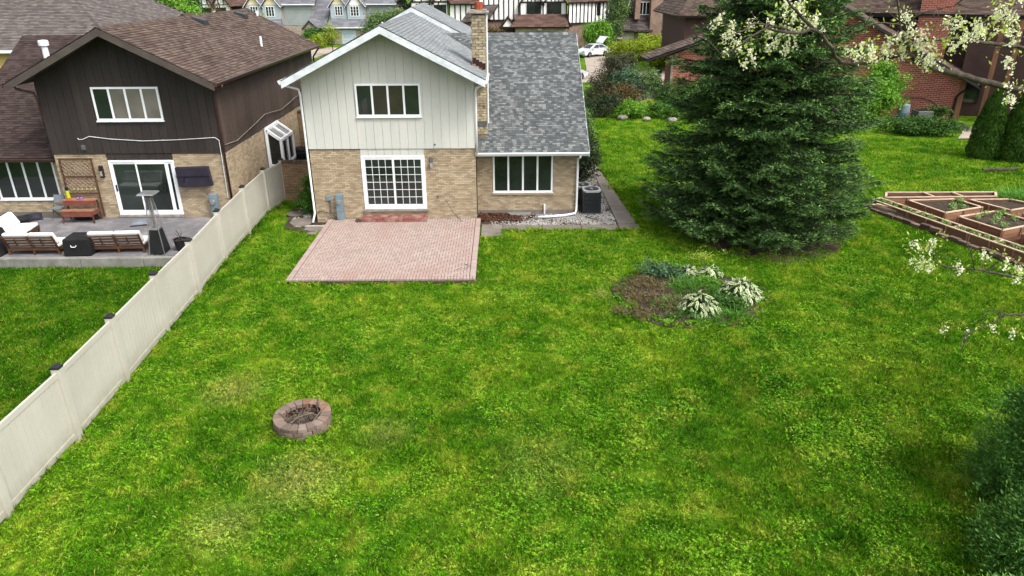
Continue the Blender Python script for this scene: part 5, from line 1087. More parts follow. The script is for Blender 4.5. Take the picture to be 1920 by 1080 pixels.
for x in (-1.35, -.9): MB().box(x, x + .18, -.14, -.01, .42, .72).obj('utility_box', m_white, R)
R3 = thing('red_brick_garage', 'red brick garage gable with black eave left of the spruce', 'garage', (25, 30, 0))
MB().prism([(20.6, 30, 0), (32, 30, 0), (32, 30, 3.6), (26.3, 30, 5.35), (20.6, 30, 3.45)], (0, 2.2, 0)).obj('wall', m_redbrick, R3)
slope(R3, (18.5, 32.6, 3.15), (18.5, 29.4, 3.15), (26.3, 32.6, 5.75), (26.3, 29.4, 5.75), m_brownroof, th=.2, edge=m_groove); slope(R3, (34, 29.4, 3.15), (34, 32.6, 3.15), (26.3, 29.4, 5.75), (26.3, 32.6, 5.75), m_brownroof, th=.35, edge=m_groove)
MB().bar((18.5, 29.35, 3.02), (26.3, 29.35, 5.62), .06, .3, (0, -1, 0)).obj('rake_board', m_blackfascia, R3); MB().box(20.55, 20.7, 29.9, 30.1, 0, 3.3).obj('corner_trim', m_chimcap, R3); MB().bar((22.6, 29.6, 2.75), (25.6, 29.6, 3.75), .5, .2, (0, -1, 0)).obj('lower_eave', m_blackfascia, R3)
R4 = thing('brown_roofed_house', 'brown roofed house half hidden behind the spruce top', 'house', (28, 45, 0))
MB().box(25, 40, 45, 55, 0, 5.6).obj('wall', m_darkwall, R4); slope(R4, (24, 44.2, 5.55), (41, 44.2, 5.55), (27.5, 50, 9.2), (38, 50, 9.2), m_brownroof, exp=.2, tab=.4); slope(R4, (24, 56, 5.55), (24, 44.2, 5.55), (27.5, 50.5, 9.2), (27.5, 50, 9.2), m_brownroof)
# ------------------------------------------------------------------ cars and bins
def car(label, loc, rz, hatch=False):
    t = thing('car', label, 'car', loc, rz, 'white cars', local=True)
    prof = [(-2.12, .3), (-2.2, .5), (-2.12, .68), (-1.75, .82), (-1.1, .97), (.4, 1.02), (1.75, 1.0), (2.08, .92), (2.15, .6), (2.1, .3)]
    b = MB(); ys = [(-.86, .93), (-.87, 1.0), (.87, 1.0), (.86, .93)]; m_ = len(prof)
    for yy, sc in ys:
        for x, z in prof: b.v.append((x * (sc if abs(x) > 1.9 else 1), yy * (1 - .1 * max(0, abs(x) - 1.7)), z))
    for k in range(3):
        for i in range(m_): j = (i + 1) % m_; b.f.append((k*m_+i, k*m_+j, (k+1)*m_+j, (k+1)*m_+i))
    b.f += [tuple(range(m_ - 1, -1, -1)), tuple(range(3 * m_, 4 * m_))]
    b.obj('body', m_carwhite, t, bevel=.05)
    cab = MB(); lower = [(-1.2, .97), (1.9, .97)]; cab.hexa([(-1.2, -.78, .96), (1.95, -.76, .98), (1.95, .76, .98), (-1.2, .78, .96), (-.25, -.58, 1.44), (.95, -.58, 1.44), (.95, .58, 1.44), (-.25, .58, 1.44)]); cab.obj('cabin', m_carwhite, t, bevel=.06)
    def gl(pts, name): MB().face(pts).obj(name, m_glass, t)
    def lp(a, b_, f): return tuple(p + (q - p) * f for p, q in zip(a, b_))
    c = cab.v
    for a0, a1, a2, a3, off, nm in ((0, 1, 5, 4, (0, -.02, .01), 'side_window'), (2, 3, 7, 6, (0, .02, .01), 'side_window'), (3, 0, 4, 7, (-.02, 0, .01), 'windscreen'), (1, 2, 6, 5, (.02, 0, .01), 'rear_window')):
        P = [Vector(c[k]) for k in (a0, a1, a2, a3)]; cen = sum(P, Vector()) / 4; fr_ = .8
        Q = [cen + (p - cen) * fr_ + Vector(off) for p in P]
        if nm == 'side_window':
            for u0, u1 in ((0, .45), (.49, 1)): gl([Q[0].lerp(Q[1], u0), Q[0].lerp(Q[1], u1), Q[3].lerp(Q[2], u1), Q[3].lerp(Q[2], u0)], nm)
        elif not (hatch and nm == 'rear_window'): gl(Q, nm)
    if hatch:
        MB().face([(1.0, -.55, 1.45), (1.93, -.72, 1.0), (1.93, .72, 1.0), (1.0, .55, 1.45)]).obj('boot_opening', m_black, t)
        hb_ = MB().hexa([(1.02, -.58, 1.48), (1.02, .58, 1.48), (1.75, .62, 2.2), (1.75, -.62, 2.2), (.97, -.58, 1.54), (.97, .58, 1.54), (1.7, .62, 2.27), (1.7, -.62, 2.27)]).obj('tailgate', m_carwhite, t, bevel=.03)
        MB().hexa([(1.75, -.62, 2.2), (1.75, .62, 2.2), (2.05, .6, 2.1), (2.05, -.6, 2.1), (1.7, -.62, 2.27), (1.7, .62, 2.27), (2.06, .6, 2.18), (2.06, -.6, 2.18)]).obj('tailgate_lip', m_carwhite, t); MB().face([(1.12, -.45, 1.55), (1.12, .45, 1.55), (1.62, .48, 2.04), (1.62, -.48, 2.04)]).obj('tailgate_glass', m_glass, t)
    for x in (-1.35, 1.32):
        for q in (-1, 1):
            w = MB().tube([(x, q * .68, .32), (x, q * .885, .32)], .32, 18).obj('wheel', m_tyre, t); MB().tube([(x, q * .87, .32), (x, q * .9, .32)], .2, 12).obj('rim', m_rim, w)
    for q in (-1, 1):
        MB().box(-2.16, -1.95, q * .5 - .2, q * .5 + .2, .62, .74).obj('headlight', m_steel, t); MB().box(2.06, 2.17, q * .6 - .16, q * .6 + .16, .72, .9).obj('tail_light', m_lampred, t); MB().box(-.95, -.8, q * .95 - .08, q * .95 + .08, .98, 1.1).obj('mirror', m_carwhite, t)
    return t
car('white hatchback with its tailgate raised on the far driveway', (18.5, 63.6, .015), math.radians(38), True)
car('white car whose bonnet shows just past the grey wing roof', (13.3, 42.6, .015), math.radians(196))
car('white car behind the flower border, nearest to the red brick garage', (18.6, 33.7, .015), math.radians(182))
for lab, x, m in (('dark green wheeled bin beside the far garage', 22.2, m_bin), ('black wheeled bin with pale lid beside the far garage', 23.15, m_bin2)):
    b = thing('wheeled_bin', lab, 'bin', (x, 73, 0), group='wheeled bins')
    MB().hexa([(x - .3, 72.7, .05), (x + .3, 72.7, .05), (x + .3, 73.3, .05), (x - .3, 73.3, .05), (x - .36, 72.6, 1.3), (x + .36, 72.6, 1.3), (x + .36, 73.4, 1.3), (x - .36, 73.4, 1.3)]).obj('body', m, b)
    MB().hexa([(x - .38, 72.55, 1.3), (x + .38, 72.55, 1.3), (x + .38, 73.45, 1.3), (x - .38, 73.45, 1.3), (x - .36, 72.6, 1.38), (x + .36, 72.6, 1.38), (x + .34, 73.4, 1.46), (x - .34, 73.4, 1.46)]).obj('lid', m_chimcap if m is m_bin2 else m, b)
bn = thing('rain_barrel', 'grey round barrel beside the red brick wall', 'barrel', (34.6, 21.2, 0)); MB().lathe([(.34, 0), (.4, .5), (.36, 1.0), (.3, 1.05), (0, 1.05)], (34.6, 21.2, 0), 16).obj('body', m_galv, bn)
bn = thing('air_conditioner', 'grey square air conditioner before the red brick wall', 'air conditioner', (35.2, 20.0, 0)); MB().box(34.75, 35.75, 19.6, 20.5, 0, .82).obj('body', m_grey, bn, bevel=.03); MB().box(34.85, 35.65, 19.7, 20.4, .82, .85).obj('fan_grille', m_black, bn)
# ------------------------------------------------------------------ vegetation helpers
def unit(a): return a / np.maximum(np.linalg.norm(a, axis=1, keepdims=True), 1e-9)
def diamonds(P, T, Nn, L, W):
    T = unit(T); S = unit(np.cross(Nn, T)); L = np.asarray(L).reshape(-1, 1); W = np.asarray(W).reshape(-1, 1)
    V = np.stack([P - T * L * .5, P + S * W * .5 - T * L * .05, P + T * L * .5, P - S * W * .5 - T * L * .05], 1).reshape(-1, 3)
    return V, np.arange(len(V)).reshape(-1, 4)
def rvec(n): return unit(rng.normal(size=(n, 3)))
def cloud(lobes, n, L, asp=.6, up=.35, per=26, spread=.16, shell=.5, zmin=.03, out=.6):
    lobes = np.array(lobes, float); vol = (lobes[:, 3] * lobes[:, 4] + lobes[:, 4] * lobes[:, 5] + lobes[:, 3] * lobes[:, 5]); nc = max(4, n // per)
    li = rng.choice(len(lobes), nc, p=vol / vol.sum()); d = rvec(nc); rad = 1 - shell * rng.random(nc) ** 1.7; rad *= 1 + .16 * rng.normal(size=nc)
    c = lobes[li, :3] + d * lobes[li, 3:] * rad[:, None]; k = rng.integers(0, nc, n); sp = lobes[li, 3:].min(1)[k] * spread + L * .6
    P = c[k] + rng.normal(size=(n, 3)) * sp[:, None] * np.array([1, 1, .7]); ok = P[:, 2] > zmin; P = P[ok]; k = k[ok]; m = len(P)
    Nn = unit(d[k] * out + np.array([0, 0, up]) + rng.normal(size=(m, 3)) * .55); T = np.cross(Nn, rvec(m)) + d[k] * .3 + np.array([0, 0, -.1])
    s = L * rng.uniform(.6, 1.3, m); return diamonds(P, T, Nn, s, s * asp)
def limbs(b, base, h, r, lobes, n=5):
    top = Vector((base[0] + U(-.1, .1) * h * .3, base[1] + U(-.1, .1) * h * .3, base[2] + h)); base = Vector(base); b.tube([base, base.lerp(top, .5) + Vector((U(-.04, .04), U(-.04, .04), 0)) * h, top], [r, r * .8, r * .55], 8)
    for i in range(n):
        l = lobes[i % len(lobes)]; e = Vector((l[0] + U(-.5, .5) * l[3], l[1] + U(-.5, .5) * l[4], l[2] + U(-.2, .6) * l[5])); s = base.lerp(top, U(.45, 1.0)); m = s.lerp(e, .5) + Vector((0, 0, .08 * h)); b.tube([s, m, e], [r * .45, r * .3, r * .1], 6)
def tree(name, label, base, h, r, lobes, n, L, m, cat='tree', bark=None, asp=.6, up=.35, group=None, **kw):
    t = thing(name, label, cat, base, group=group); b = MB(); limbs(b, base, h, r, lobes, min(9, 4 + len(lobes))); b.obj('trunk', bark or m_bark, t, smooth=True)
    V, F = cloud(lobes, n, L, asp, up, **kw); npmesh('crown', V, F, m, t); return t
def shrub(label, base, lobes, n, L, m, asp=.6, up=.35, name='shrub', cat='shrub', group=None, core=None, stem=.03, **kw):
    t = thing(name, label, cat, base, group=group); b = MB()
    for i in range(6):
        l = lobes[i % len(lobes)]; b.tube([(base[0] + U(-.1, .1), base[1] + U(-.1, .1), base[2] - .05), (l[0] + U(-.4, .4) * l[3], l[1] + U(-.4, .4) * l[4], l[2] + U(-.2, .4) * l[5])], [stem, stem * .4], 5)
    b.obj('stem', m_bark_dark, t)
    if name in ('shrub',):
        ex = []
        for l in lobes:
            for q in range(6):
                d = rvec(1)[0]; d[2] = abs(d[2]) * .9; f = U(.28, .46); ex.append((l[0] + d[0] * l[3] * .8, l[1] + d[1] * l[4] * .8, l[2] + d[2] * l[5] * .8, l[3] * f, l[4] * f, l[5] * f))
        lobes = list(lobes) + ex
    V, F = cloud(lobes, n, L, asp, up, **kw); npmesh('foliage', V, F, m, t); return t
def straps(c, n, L, W, spread, seg=3, droop=.6, rise=.8):
    a = rng.uniform(0, 6.283, n); R0 = spread * np.sqrt(rng.random(n)) * .5; d = np.stack([np.cos(a), np.sin(a), 0 * a], 1); base = np.array(c) + np.stack([R0 * np.cos(a + rng.normal(size=n)), R0 * np.sin(a + rng.normal(size=n)), 0 * a], 1)
    l = L * rng.uniform(.6, 1.15, n); s = np.stack([-np.sin(a), np.cos(a), 0 * a], 1); out = rng.uniform(.25, 1.0, n); V = []; 
    for k in range(seg + 1):
        f = k / seg; p = base + d * (l * out * f)[:, None] + np.array([0, 0, 1]) * (l * (rise * f - droop * out * f * f))[:, None]; w = W * (1 - f * .85) * .5
        V += [p - s * w, p + s * w]
    V = np.stack(V, 1); m = V.shape[1]; F = []
    for k in range(seg): F.append(np.stack([np.arange(n) * m + 2 * k, np.arange(n) * m + 2 * k + 1, np.arange(n) * m + 2 * k + 3, np.arange(n) * m + 2 * k + 2], 1))
    return V.reshape(-1, 3), np.concatenate(F)
def join(parts):
    V = []; F = []; o = 0
    for v, f in parts: V.append(v); F.append(f + o); o += len(v)
    return np.concatenate(V), np.concatenate(F)
def scatter(name, pts, sc, rot, sources, tilt=.0, label=None, cat=None):
    """One object: its points carry instances of small source meshes."""
    n = len(pts); me = bpy.data.meshes.new(name); me.vertices.add(n); me.vertices.foreach_set('co', np.asarray(pts, np.float32).ravel())
    for nm, arr, ty in (('sc', sc, 'FLOAT'), ('var', rng.integers(0, len(sources), n), 'INT')):
        a = me.attributes.new(nm, ty, 'POINT'); a.data.foreach_set('value', np.asarray(arr, np.float32 if ty == 'FLOAT' else np.int32))
    a = me.attributes.new('rot', 'FLOAT_VECTOR', 'POINT'); R = np.zeros((n, 3), np.float32); R[:, 2] = rot; R[:, 0] = rng.normal(size=n) * tilt; R[:, 1] = rng.normal(size=n) * tilt; a.data.foreach_set('vector', R.ravel())
    o = bpy.data.objects.new(name, me); COL.objects.link(o); o['kind'] = 'stuff'
    if label: o['label'] = label; o['category'] = cat
    g = bpy.data.node_groups.new(name, 'GeometryNodeTree'); g.interface.new_socket('Geometry', in_out='INPUT', socket_type='NodeSocketGeometry'); g.interface.new_socket('Geometry', in_out='OUTPUT', socket_type='NodeSocketGeometry')
    gi, go = g.nodes.new('NodeGroupInput'), g.nodes.new('NodeGroupOutput'); mp = g.nodes.new('GeometryNodeMeshToPoints'); g.links.new(gi.outputs[0], mp.inputs[0]); jn = g.nodes.new('GeometryNodeJoinGeometry')
    def na(nm, ty): q = g.nodes.new('GeometryNodeInputNamedAttribute'); q.data_type = ty; q.inputs[0].default_value = nm; return q.outputs[0]
    for i, sm in enumerate(sources):
        so = bpy.data.objects.new(name + '_source', sm); oi = g.nodes.new('GeometryNodeObjectInfo'); oi.inputs[0].default_value = so
        cmp_ = g.nodes.new('FunctionNodeCompare'); cmp_.data_type = 'INT'; cmp_.operation = 'EQUAL'; g.links.new(na('var', 'INT'), cmp_.inputs[2]); cmp_.inputs[3].default_value = i
        ip = g.nodes.new('GeometryNodeInstanceOnPoints'); g.links.new(mp.outputs[0], ip.inputs[0]); g.links.new(cmp_.outputs[0], ip.inputs['Selection']); g.links.new(oi.outputs['Geometry'], ip.inputs['Instance'])
        er = g.nodes.new('FunctionNodeEulerToRotation'); g.links.new(na('rot', 'FLOAT_VECTOR'), er.inputs[0]); g.links.new(er.outputs[0], ip.inputs['Rotation']); g.links.new(na('sc', 'FLOAT'), ip.inputs['Scale']); g.links.new(ip.outputs[0], jn.inputs[0])
    g.links.new(jn.outputs[0], go.inputs[0]); md = o.modifiers.new('scatter', 'NODES'); md.node_group = g
    return o
def srcmesh(name, V, F, m):
    me = bpy.data.meshes.new(name); me.from_pydata([tuple(v) for v in V], [], [tuple(int(q) for q in f) for f in F]); me.materials.append(m); return me
# ------------------------------------------------------------------ the big spruce
SX, SY = 17.15, -.75
def spruce():
    t = thing('spruce_tree', 'large dark green spruce standing on the lawn, its top cut off by the frame', 'tree', (SX, SY, 0))
    MB().tube([(SX, SY, -.1), (SX + .05, SY, 5), (SX - .05, SY, 10), (SX, SY, 14.5)], [.3, .24, .14, .02], 10).obj('trunk', m_bark_dark, t, smooth=True)
    prof = lambda z: float(np.interp(z, [0, .5, 1.5, 3, 5, 7, 9, 12, 15], [4.0, 4.25, 4.3, 4.1, 3.6, 2.95, 2.2, 1.1, .1]))
    PP, TT, NN, LL, TN = [], [], [], [], []; wood = MB(); z = .35; az0 = 0
    while z < 14.6:
        nb = 13 if z < 9 else 7
        for k in range(nb):
            az = az0 + k * 2 * math.pi / nb + U(-.22, .22); zb = z + U(-.14, .14); L = prof(zb) * U(.76, 1.1) * (1 + .07 * math.sin(az * 3 + 1))
            if math.sin(az) < -.2 and zb < 1.6: L *= .98
            d = np.array([math.cos(az), math.sin(az), 0]); dr = -.10 if zb > 4 else -.16; sag = lambda s: zb + L * (.12 * s + dr * s * 2.2 * s * (1.15 - s) * 1.3 + .06 * s ** 3) - (.15 * s * L if zb > .8 else 0)
            pts = [(SX + d[0] * L * s, SY + d[1] * L * s, max(.1, sag(s))) for s in (0, .3, .6, .85, 1)]
            wood.tube(pts, [.045 * (1 - s * .85) * (L / 4 + .3) for s in (0, .3, .6, .85, 1)], 4, False)
            perp = np.array([-d[1], d[0], 0]); detail = 1 if zb < 9.5 else .45
            ntw = int((12 if math.sin(az) < .35 else 8) * detail * (L / 4 + .35)) + 3
            for j in range(ntw):
                s = .22 + .78 * (j + U(0, .9)) / ntw
                for side in (-1, 1):
                    tl = min(.95, .28 + .85 * (1.02 - s) * L * .45) * U(.7, 1.15); b0 = np.array([SX, SY, 0]) + d * L * s; b0[2] = max(.12, sag(s))
                    td = d * U(.55, .95) + perp * side * U(.5, 1.0) + np.array([0, 0, U(-.22, .16)]); td /= np.linalg.norm(td); m = int(34 * tl + 10)
                    f = np.sort(rng.random(m)) ; p = b0 + td * (f * tl)[:, None]; p[:, 2] -= .22 * tl * f ** 2 - .10 * tl * f ** 4; rv = rng.normal(size=(m, 3)); rv[:, 2] *= .7
                    nd = td * .75 + rv * .5 + np.array([0, 0, .12]); p = p + rv * np.array([.05, .05, .028]); p[:, 2] = np.maximum(p[:, 2], .05)
                    PP.append(p); TT.append(nd); NN.append(np.array([0, 0, 1]) + rng.normal(size=(m, 3)) * .6); LL.append(rng.uniform(.09, .19, m)); TN.append(np.clip((f - .72) * 2.4, 0, .75) * rng.uniform(.2, 1.0, m) * (.5 + .5 * s))
            # tuft on the branch end
            m = int(26 * detail); p = np.array(pts[-1]) + rng.normal(size=(m, 3)) * np.array([.13, .13, .06]); PP.append(p); TT.append(d + rng.normal(size=(m, 3)) * .5 + np.array([0, 0, .3])); NN.append(np.array([0, 0, 1]) + rng.normal(size=(m, 3)) * .5); LL.append(rng.uniform(.1, .18, m)); TN.append(rng.uniform(0, .8, m))
        az0 += 1.1; z += .3 if z < 9 else .55
    P, T_, N_, L_, tn = map(np.concatenate, (PP, TT, NN, LL, TN)); V, F = diamonds(P, T_, N_, L_, L_ * .24)
    wood.obj('branches', m_bark_dark, t, kind='stuff'); npmesh('crown', V, F, L_spruce, t, attr=np.repeat(tn, 4)); return len(F)
spruce()
struct(MB().prism([(SX + .2 + 3.15 * math.cos(a) * (1 + .06 * math.sin(3 * a)), SY - .45 + 3.4 * math.sin(a) * (1 + .05 * math.cos(4 * a)), -.05) for a in np.linspace(0, 6.283, 40)[:-1]], (0, 0, .055)).obj('tree_ring_soil', m_bare))
# ------------------------------------------------------------------ dark conifers in the lower right corner
def conifer(label, base, h, r, n, m, L=.11, wide=1.0, col=True):
    t = thing('conifer', label, 'conifer', base, group='evergreens in the near right corner'); MB().tube([(base[0], base[1], base[2] - .1), (base[0], base[1], base[2] + h * .8)], [.09, .02], 6).obj('trunk', m_bark_dark, t)
    nc = n // 30; a = rng.uniform(0, 6.283, nc); f = rng.random(nc) ** 1.25; R = r * np.interp(f, [0, .15, .5, .85, 1], [.75, 1, .85, .4, .05]) * (1 - .55 * rng.random(nc) ** 2) * (1 + .12 * rng.normal(size=nc)); d = np.stack([np.cos(a), np.sin(a), 0 * a], 1)
    c = np.array(base) + d * R[:, None] + np.stack([0 * a, 0 * a, f * h], 1); k = rng.integers(0, nc, n); P = c[k] + rng.normal(size=(n, 3)) * np.array([.07, .07, .11]) * wide; P[:, 2] = np.maximum(P[:, 2], base[2] + .03)
    T = d[k] * .7 + np.array([0, 0, .75]) + rng.normal(size=(n, 3)) * .5; Nn = d[k] + rng.normal(size=(n, 3)) * .6; s = L * rng.uniform(.6, 1.4, n); V, F = diamonds(P, T, Nn, s, s * .32)
    tone = np.clip(np.interp(np.linalg.norm(P - c[k], axis=1), [.08, .3], [0, .6]) * rng.uniform(.1, 1, n), 0, 1); npmesh('crown', V, F, m, t, attr=np.repeat(tone, 4)); return t
conifer('tall dark evergreen cut by the right edge of the photo', (17.55, -16.9, 0), 3.3, 1.25, 52000, L_conifer, .085)
conifer('low spreading evergreen in the bottom right corner', (16.75, -18.8, 0), 1.75, 1.5, 44000, L_conifer, .08)
conifer('small evergreen bush peeping over the bottom edge near the right corner', (14.7, -20.0, 0), 1.1, .9, 20000, L_conifer, .075)
L_yewbr = leaf_mat('brown_yew', A(46, 50, 30), A(76, 80, 46), None, .12, .6)
BR = {
  'main': [(13.74,-18.9,7.68), (13.42,-18.96,7.8), (12.96,-19.02,7.91), (12.57,-19.08,8.0), (12.27,-19.15,8.07), (12.08,-19.21,8.12), (11.82,-19.27,8.23), (11.51,-19.33,8.2), (11.21,-19.39,8.16), (11.01,-19.45,8.21), (10.89,-19.52,8.33), (10.67,-19.58,8.51), (10.44,-19.64,8.49), (10.14,-19.7,8.54)],
  'up': [(10.71,-19.5,8.5), (10.51,-19.63,8.62), (10.32,-19.77,8.74), (10.19,-19.9,8.85)],
  'leftA': [(10.45,-19.6,8.49), (10.2,-19.68,8.55), (9.95,-19.75,8.46), (9.78,-19.82,8.34), (9.63,-19.9,8.32)],
  'leftB': [(10.23,-19.6,8.55), (10.0,-19.7,8.58), (9.82,-19.8,8.51), (9.59,-19.9,8.62)],
  'right2': [(13.4,-18.8,8.26), (13.08,-18.9,8.3), (12.7,-19.0,8.35), (12.4,-19.1,8.39), (12.11,-19.2,8.38), (11.77,-19.3,8.37), (11.64,-19.4,8.48), (11.52,-19.5,8.69), (11.4,-19.6,8.84)],
  'right2b': [(11.57,-19.5,8.55), (11.3,-19.6,8.58), (11.1,-19.7,8.55)],
  'right2c': [(12.05,-19.3,8.38), (11.84,-19.36,8.42), (11.68,-19.42,8.5), (11.73,-19.48,8.64), (12.05,-19.54,8.74), (12.06,-19.6,8.79)],
  'low': [(14.72,-18.6,5.15), (14.29,-18.72,5.37), (13.9,-18.83,5.49), (13.45,-18.95,5.61), (12.99,-19.07,5.7), (12.76,-19.18,5.82), (12.65,-19.3,5.95)],
  'lowtw1': [(13.63,-18.9,5.57), (13.7,-18.95,5.72), (13.69,-19.0,5.88)],
  'lowtw2': [(13.4,-19.0,5.63), (13.27,-19.05,5.87), (13.14,-19.1,6.01)],
  'low2': [(14.76,-18.6,5.03), (14.44,-18.72,4.86), (14.13,-18.84,4.92), (13.8,-18.96,4.82), (13.49,-19.08,4.77), (13.35,-19.2,4.64)],
  'low2b': [(14.08,-18.9,4.95), (13.74,-19.0,5.07), (13.6,-19.1,4.97)],
  'blos': [(9.74,-19.4,8.56), (9.89,-19.4,8.48), (9.82,-19.4,8.41), (10.05,-19.4,8.3), (10.03,-19.4,8.22), (9.93,-19.4,8.35), (10.08,-19.4,8.54), (10.24,-19.4,8.59), (10.31,-19.4,8.46), (10.3,-19.4,8.35), (10.43,-19.4,8.43), (10.53,-19.4,8.32), (10.44,-19.4,8.53), (10.58,-19.4,8.51), (10.5,-19.4,8.69), (10.57,-19.4,8.73), (10.43,-19.4,8.76), (10.65,-19.4,8.59), (10.77,-19.4,8.53), (10.71,-19.4,8.56), (11.13,-19.4,8.24), (11.23,-19.4,8.29), (11.32,-19.4,8.27), (11.4,-19.4,8.29), (11.51,-19.4,8.32), (11.61,-19.4,8.37), (11.67,-19.4,8.35), (11.58,-19.4,8.27), (11.8,-19.4,8.27), (11.76,-19.4,8.32), (12.05,-19.4,8.18), (12.07,-19.4,8.26), (12.01,-19.4,8.11), (11.82,-19.4,8.45), (11.73,-19.4,8.48), (11.95,-19.4,8.34), (11.91,-19.4,8.4), (12.09,-19.4,8.37), (12.16,-19.4,8.29), (12.12,-19.4,8.55), (12.24,-19.4,8.53), (12.42,-19.4,8.47), (12.51,-19.4,8.45), (12.35,-19.4,8.42), (12.63,-19.4,8.73), (12.69,-19.4,8.63), (12.65,-19.4,8.47), (12.87,-19.4,8.37), (12.58,-19.4,8.53), (12.78,-19.4,8.5), (12.78,-19.4,8.78), (12.81,-19.4,8.18), (13.06,-19.4,7.93), (12.98,-19.4,7.79), (11.61,-19.4,8.64), (12.63,-19.4,8.55)],
  'blosl': [(12.77,-19.1,6.05), (12.74,-19.1,5.98), (12.59,-19.1,5.93), (12.55,-19.1,5.74), (12.69,-19.1,5.77), (12.78,-19.1,5.66), (12.67,-19.1,5.72), (13.47,-19.1,5.84), (13.89,-19.1,5.53), (13.91,-19.1,5.67), (13.75,-19.1,5.78), (13.25,-19.1,4.85), (13.61,-19.1,4.82), (14.14,-19.1,4.78), (13.84,-19.1,4.83), (13.15,-19.1,5.68), (12.51,-19.1,5.99)]}
# ------------------------------------------------------------------ flowering tree reaching in from the right
ft = thing('flowering_tree', 'tree with white hanging blossom reaching in from the right edge', 'tree', (16.6, -18.4, 0))
MB().tube([(16.6, -18.4, -.1), (16.4, -18.45, 2.0), (16.1, -18.5, 4.2), (15.5, -18.6, 6.2), (14.9, -18.75, 7.2), (14.3, -18.85, 7.55), (13.74, -18.9, 7.68)], [.2, .17, .15, .1, .065, .048, .04], 9).obj('trunk', m_bark, ft, smooth=True)
rad = dict(main=(.04, .012), up=(.022, .008), leftA=(.013, .005), leftB=(.011, .004), right2=(.024, .008), right2b=(.009, .004), right2c=(.012, .005), low=(.02, .007), lowtw1=(.009, .004), lowtw2=(.009, .004), low2=(.018, .005), low2b=(.008, .004))
def smoothline(pts, k=4):
    pts = [Vector(p) for p in pts]; out = []
    for i in range(len(pts) - 1):
        p0, p1, p2, p3 = pts[max(i-1, 0)], pts[i], pts[i+1], pts[min(i+2, len(pts)-1)]
        for j in range(k):
            t_ = j / k; out.append(.5 * ((2 * p1) + (-p0 + p2) * t_ + (2*p0 - 5*p1 + 4*p2 - p3) * t_**2 + (-p0 + 3*p1 - 3*p2 + p3) * t_**3) + Vector((U(-.008, .008), U(-.008, .008), U(-.008, .008))))
    return out + [pts[-1]]
bb = MB(); twig_pts = []
for k, (r0, r1) in rad.items():
    pl = smoothline(BR[k]); n = len(pl)
    if k == 'right2': pl = [Vector((15.2, -18.7, 7.2)), Vector((14.2, -18.75, 7.9))] + pl
    if k in ('low', 'low2'): pl = [Vector((16.2, -18.5, 3.6 if k == 'low' else 3.4)), Vector((15.2, -18.55, 4.9))] + pl
    n = len(pl); bb.tube(pl, [r0 + (r1 - r0) * i / (n - 1) for i in range(n)], 7)
    for p in pl[2:]:
        if rnd.random() < .55: twig_pts.append(p)
for p in twig_pts:
    d = Vector((U(-1, 1), U(-1, 1), U(-.6, .9))).normalized(); L = U(.08, .3); bb.tube([p, p + d * L * .5 + Vector((U(-.02, .02), U(-.02, .02), U(-.02, .02))), p + d * L], [.006, .004, .002], 4)
bb.obj('branch', m_bark, ft, smooth=True)
cl = [Vector(p) for p in BR['blos']] + [Vector(p) for p in BR['blosl']]
P = []; LP = []
for i, c in enumerate(cl):
    nsub = rnd.randint(2, 3) if i < len(BR['blos']) else rnd.randint(1, 2)
    for q in range(nsub):
        cc = np.array(c) + rng.normal(size=3) * np.array([.055, .07, .035]); m = rnd.randint(14, 24); r = rng.normal(size=(m, 3)) * np.array([.021, .021, .032]); P.append(cc + r)
    for q in range(rnd.randint(8, 16)): LP.append(np.array(c) + rng.normal(size=3) * np.array([.09, .09, .06]) + np.array([0, 0, .03]))
P = np.concatenate(P); n = len(P); s = rng.uniform(.02, .038, n); V, F = diamonds(P, rng.normal(size=(n, 3)) + np.array([0, 0, -.7]), rng.normal(size=(n, 3)), s, s * .85); npmesh('blossom', V, F, L_petal, ft)
P = np.array(LP); n = len(P); s = rng.uniform(.035, .065, n); V, F = diamonds(P, rng.normal(size=(n, 3)) + np.array([0, 0, .5]), rng.normal(size=(n, 3)), s, s * .45); npmesh('leaves', V, F, L_lime, ft)
# ------------------------------------------------------------------ shrubs round the houses
def E(x, y, z, rx, ry=None, rz=None): return (x, y, z, rx, ry or rx, rz or rx)
shrub('loose green bush by the white downspout left of the cream house', (-.55, 1.35, 0), [E(-.5, 1.35, .6, .5, .55, .6), E(-.42, 1.4, 1.1, .38, .42, .5), E(-.65, 1.1, .4, .42, .42, .4)], 5200, .085, L_mid)
shrub('dark glossy bush against the side of the grey-roofed wing', (11.2, 6.8, 0), [E(11.25, 6.8, 1.2, .75, 1.0, 1.1), E(11.1, 7.6, 1.5, .8, 1.0, 1.0), E(11.4, 6.3, .7, .6, .7, .6)], 8500, .12, L_yew)
shrub('yellow-green leafy growth on top of the dark bush beside the wing', (11.3, 8.6, 0), [E(11.4, 8.6, 2.0, .6, .8, .7), E(11.3, 9.4, 2.3, .5, .7, .6)], 2600, .12, L_ivy)
shrub('dark brown-green yew mound right of the wing roof', (14.6, 28.5, 0), [E(14.45, 27.6, .8, .8, 1.0, .9), E(15.1, 28.4, 1.5, 1.0, 1.2, 1.2), E(16.1, 29.4, 2.3, 1.1, 1.3, 1.2), E(16.9, 30.2, 2.7, .9, 1.1, .9)], 16000, .17, L_yewbr, asp=.3, up=.8)
shrub('round blue-green clipped bush in the middle of the border', (16.6, 28.2, 0), [E(16.7, 28.2, 1.3, 1.35, 1.3, 1.35)], 8000, .13, L_blue, shell=.25)
shrub('bronze leafed shrub in front of the blue-green bush', (16.2, 25.2, 0), [E(16.3, 25.3, 1.0, 1.1, 1.0, .9), E(15.4, 24.8, .8, .8, .8, .7)], 6000, .13, L_red)
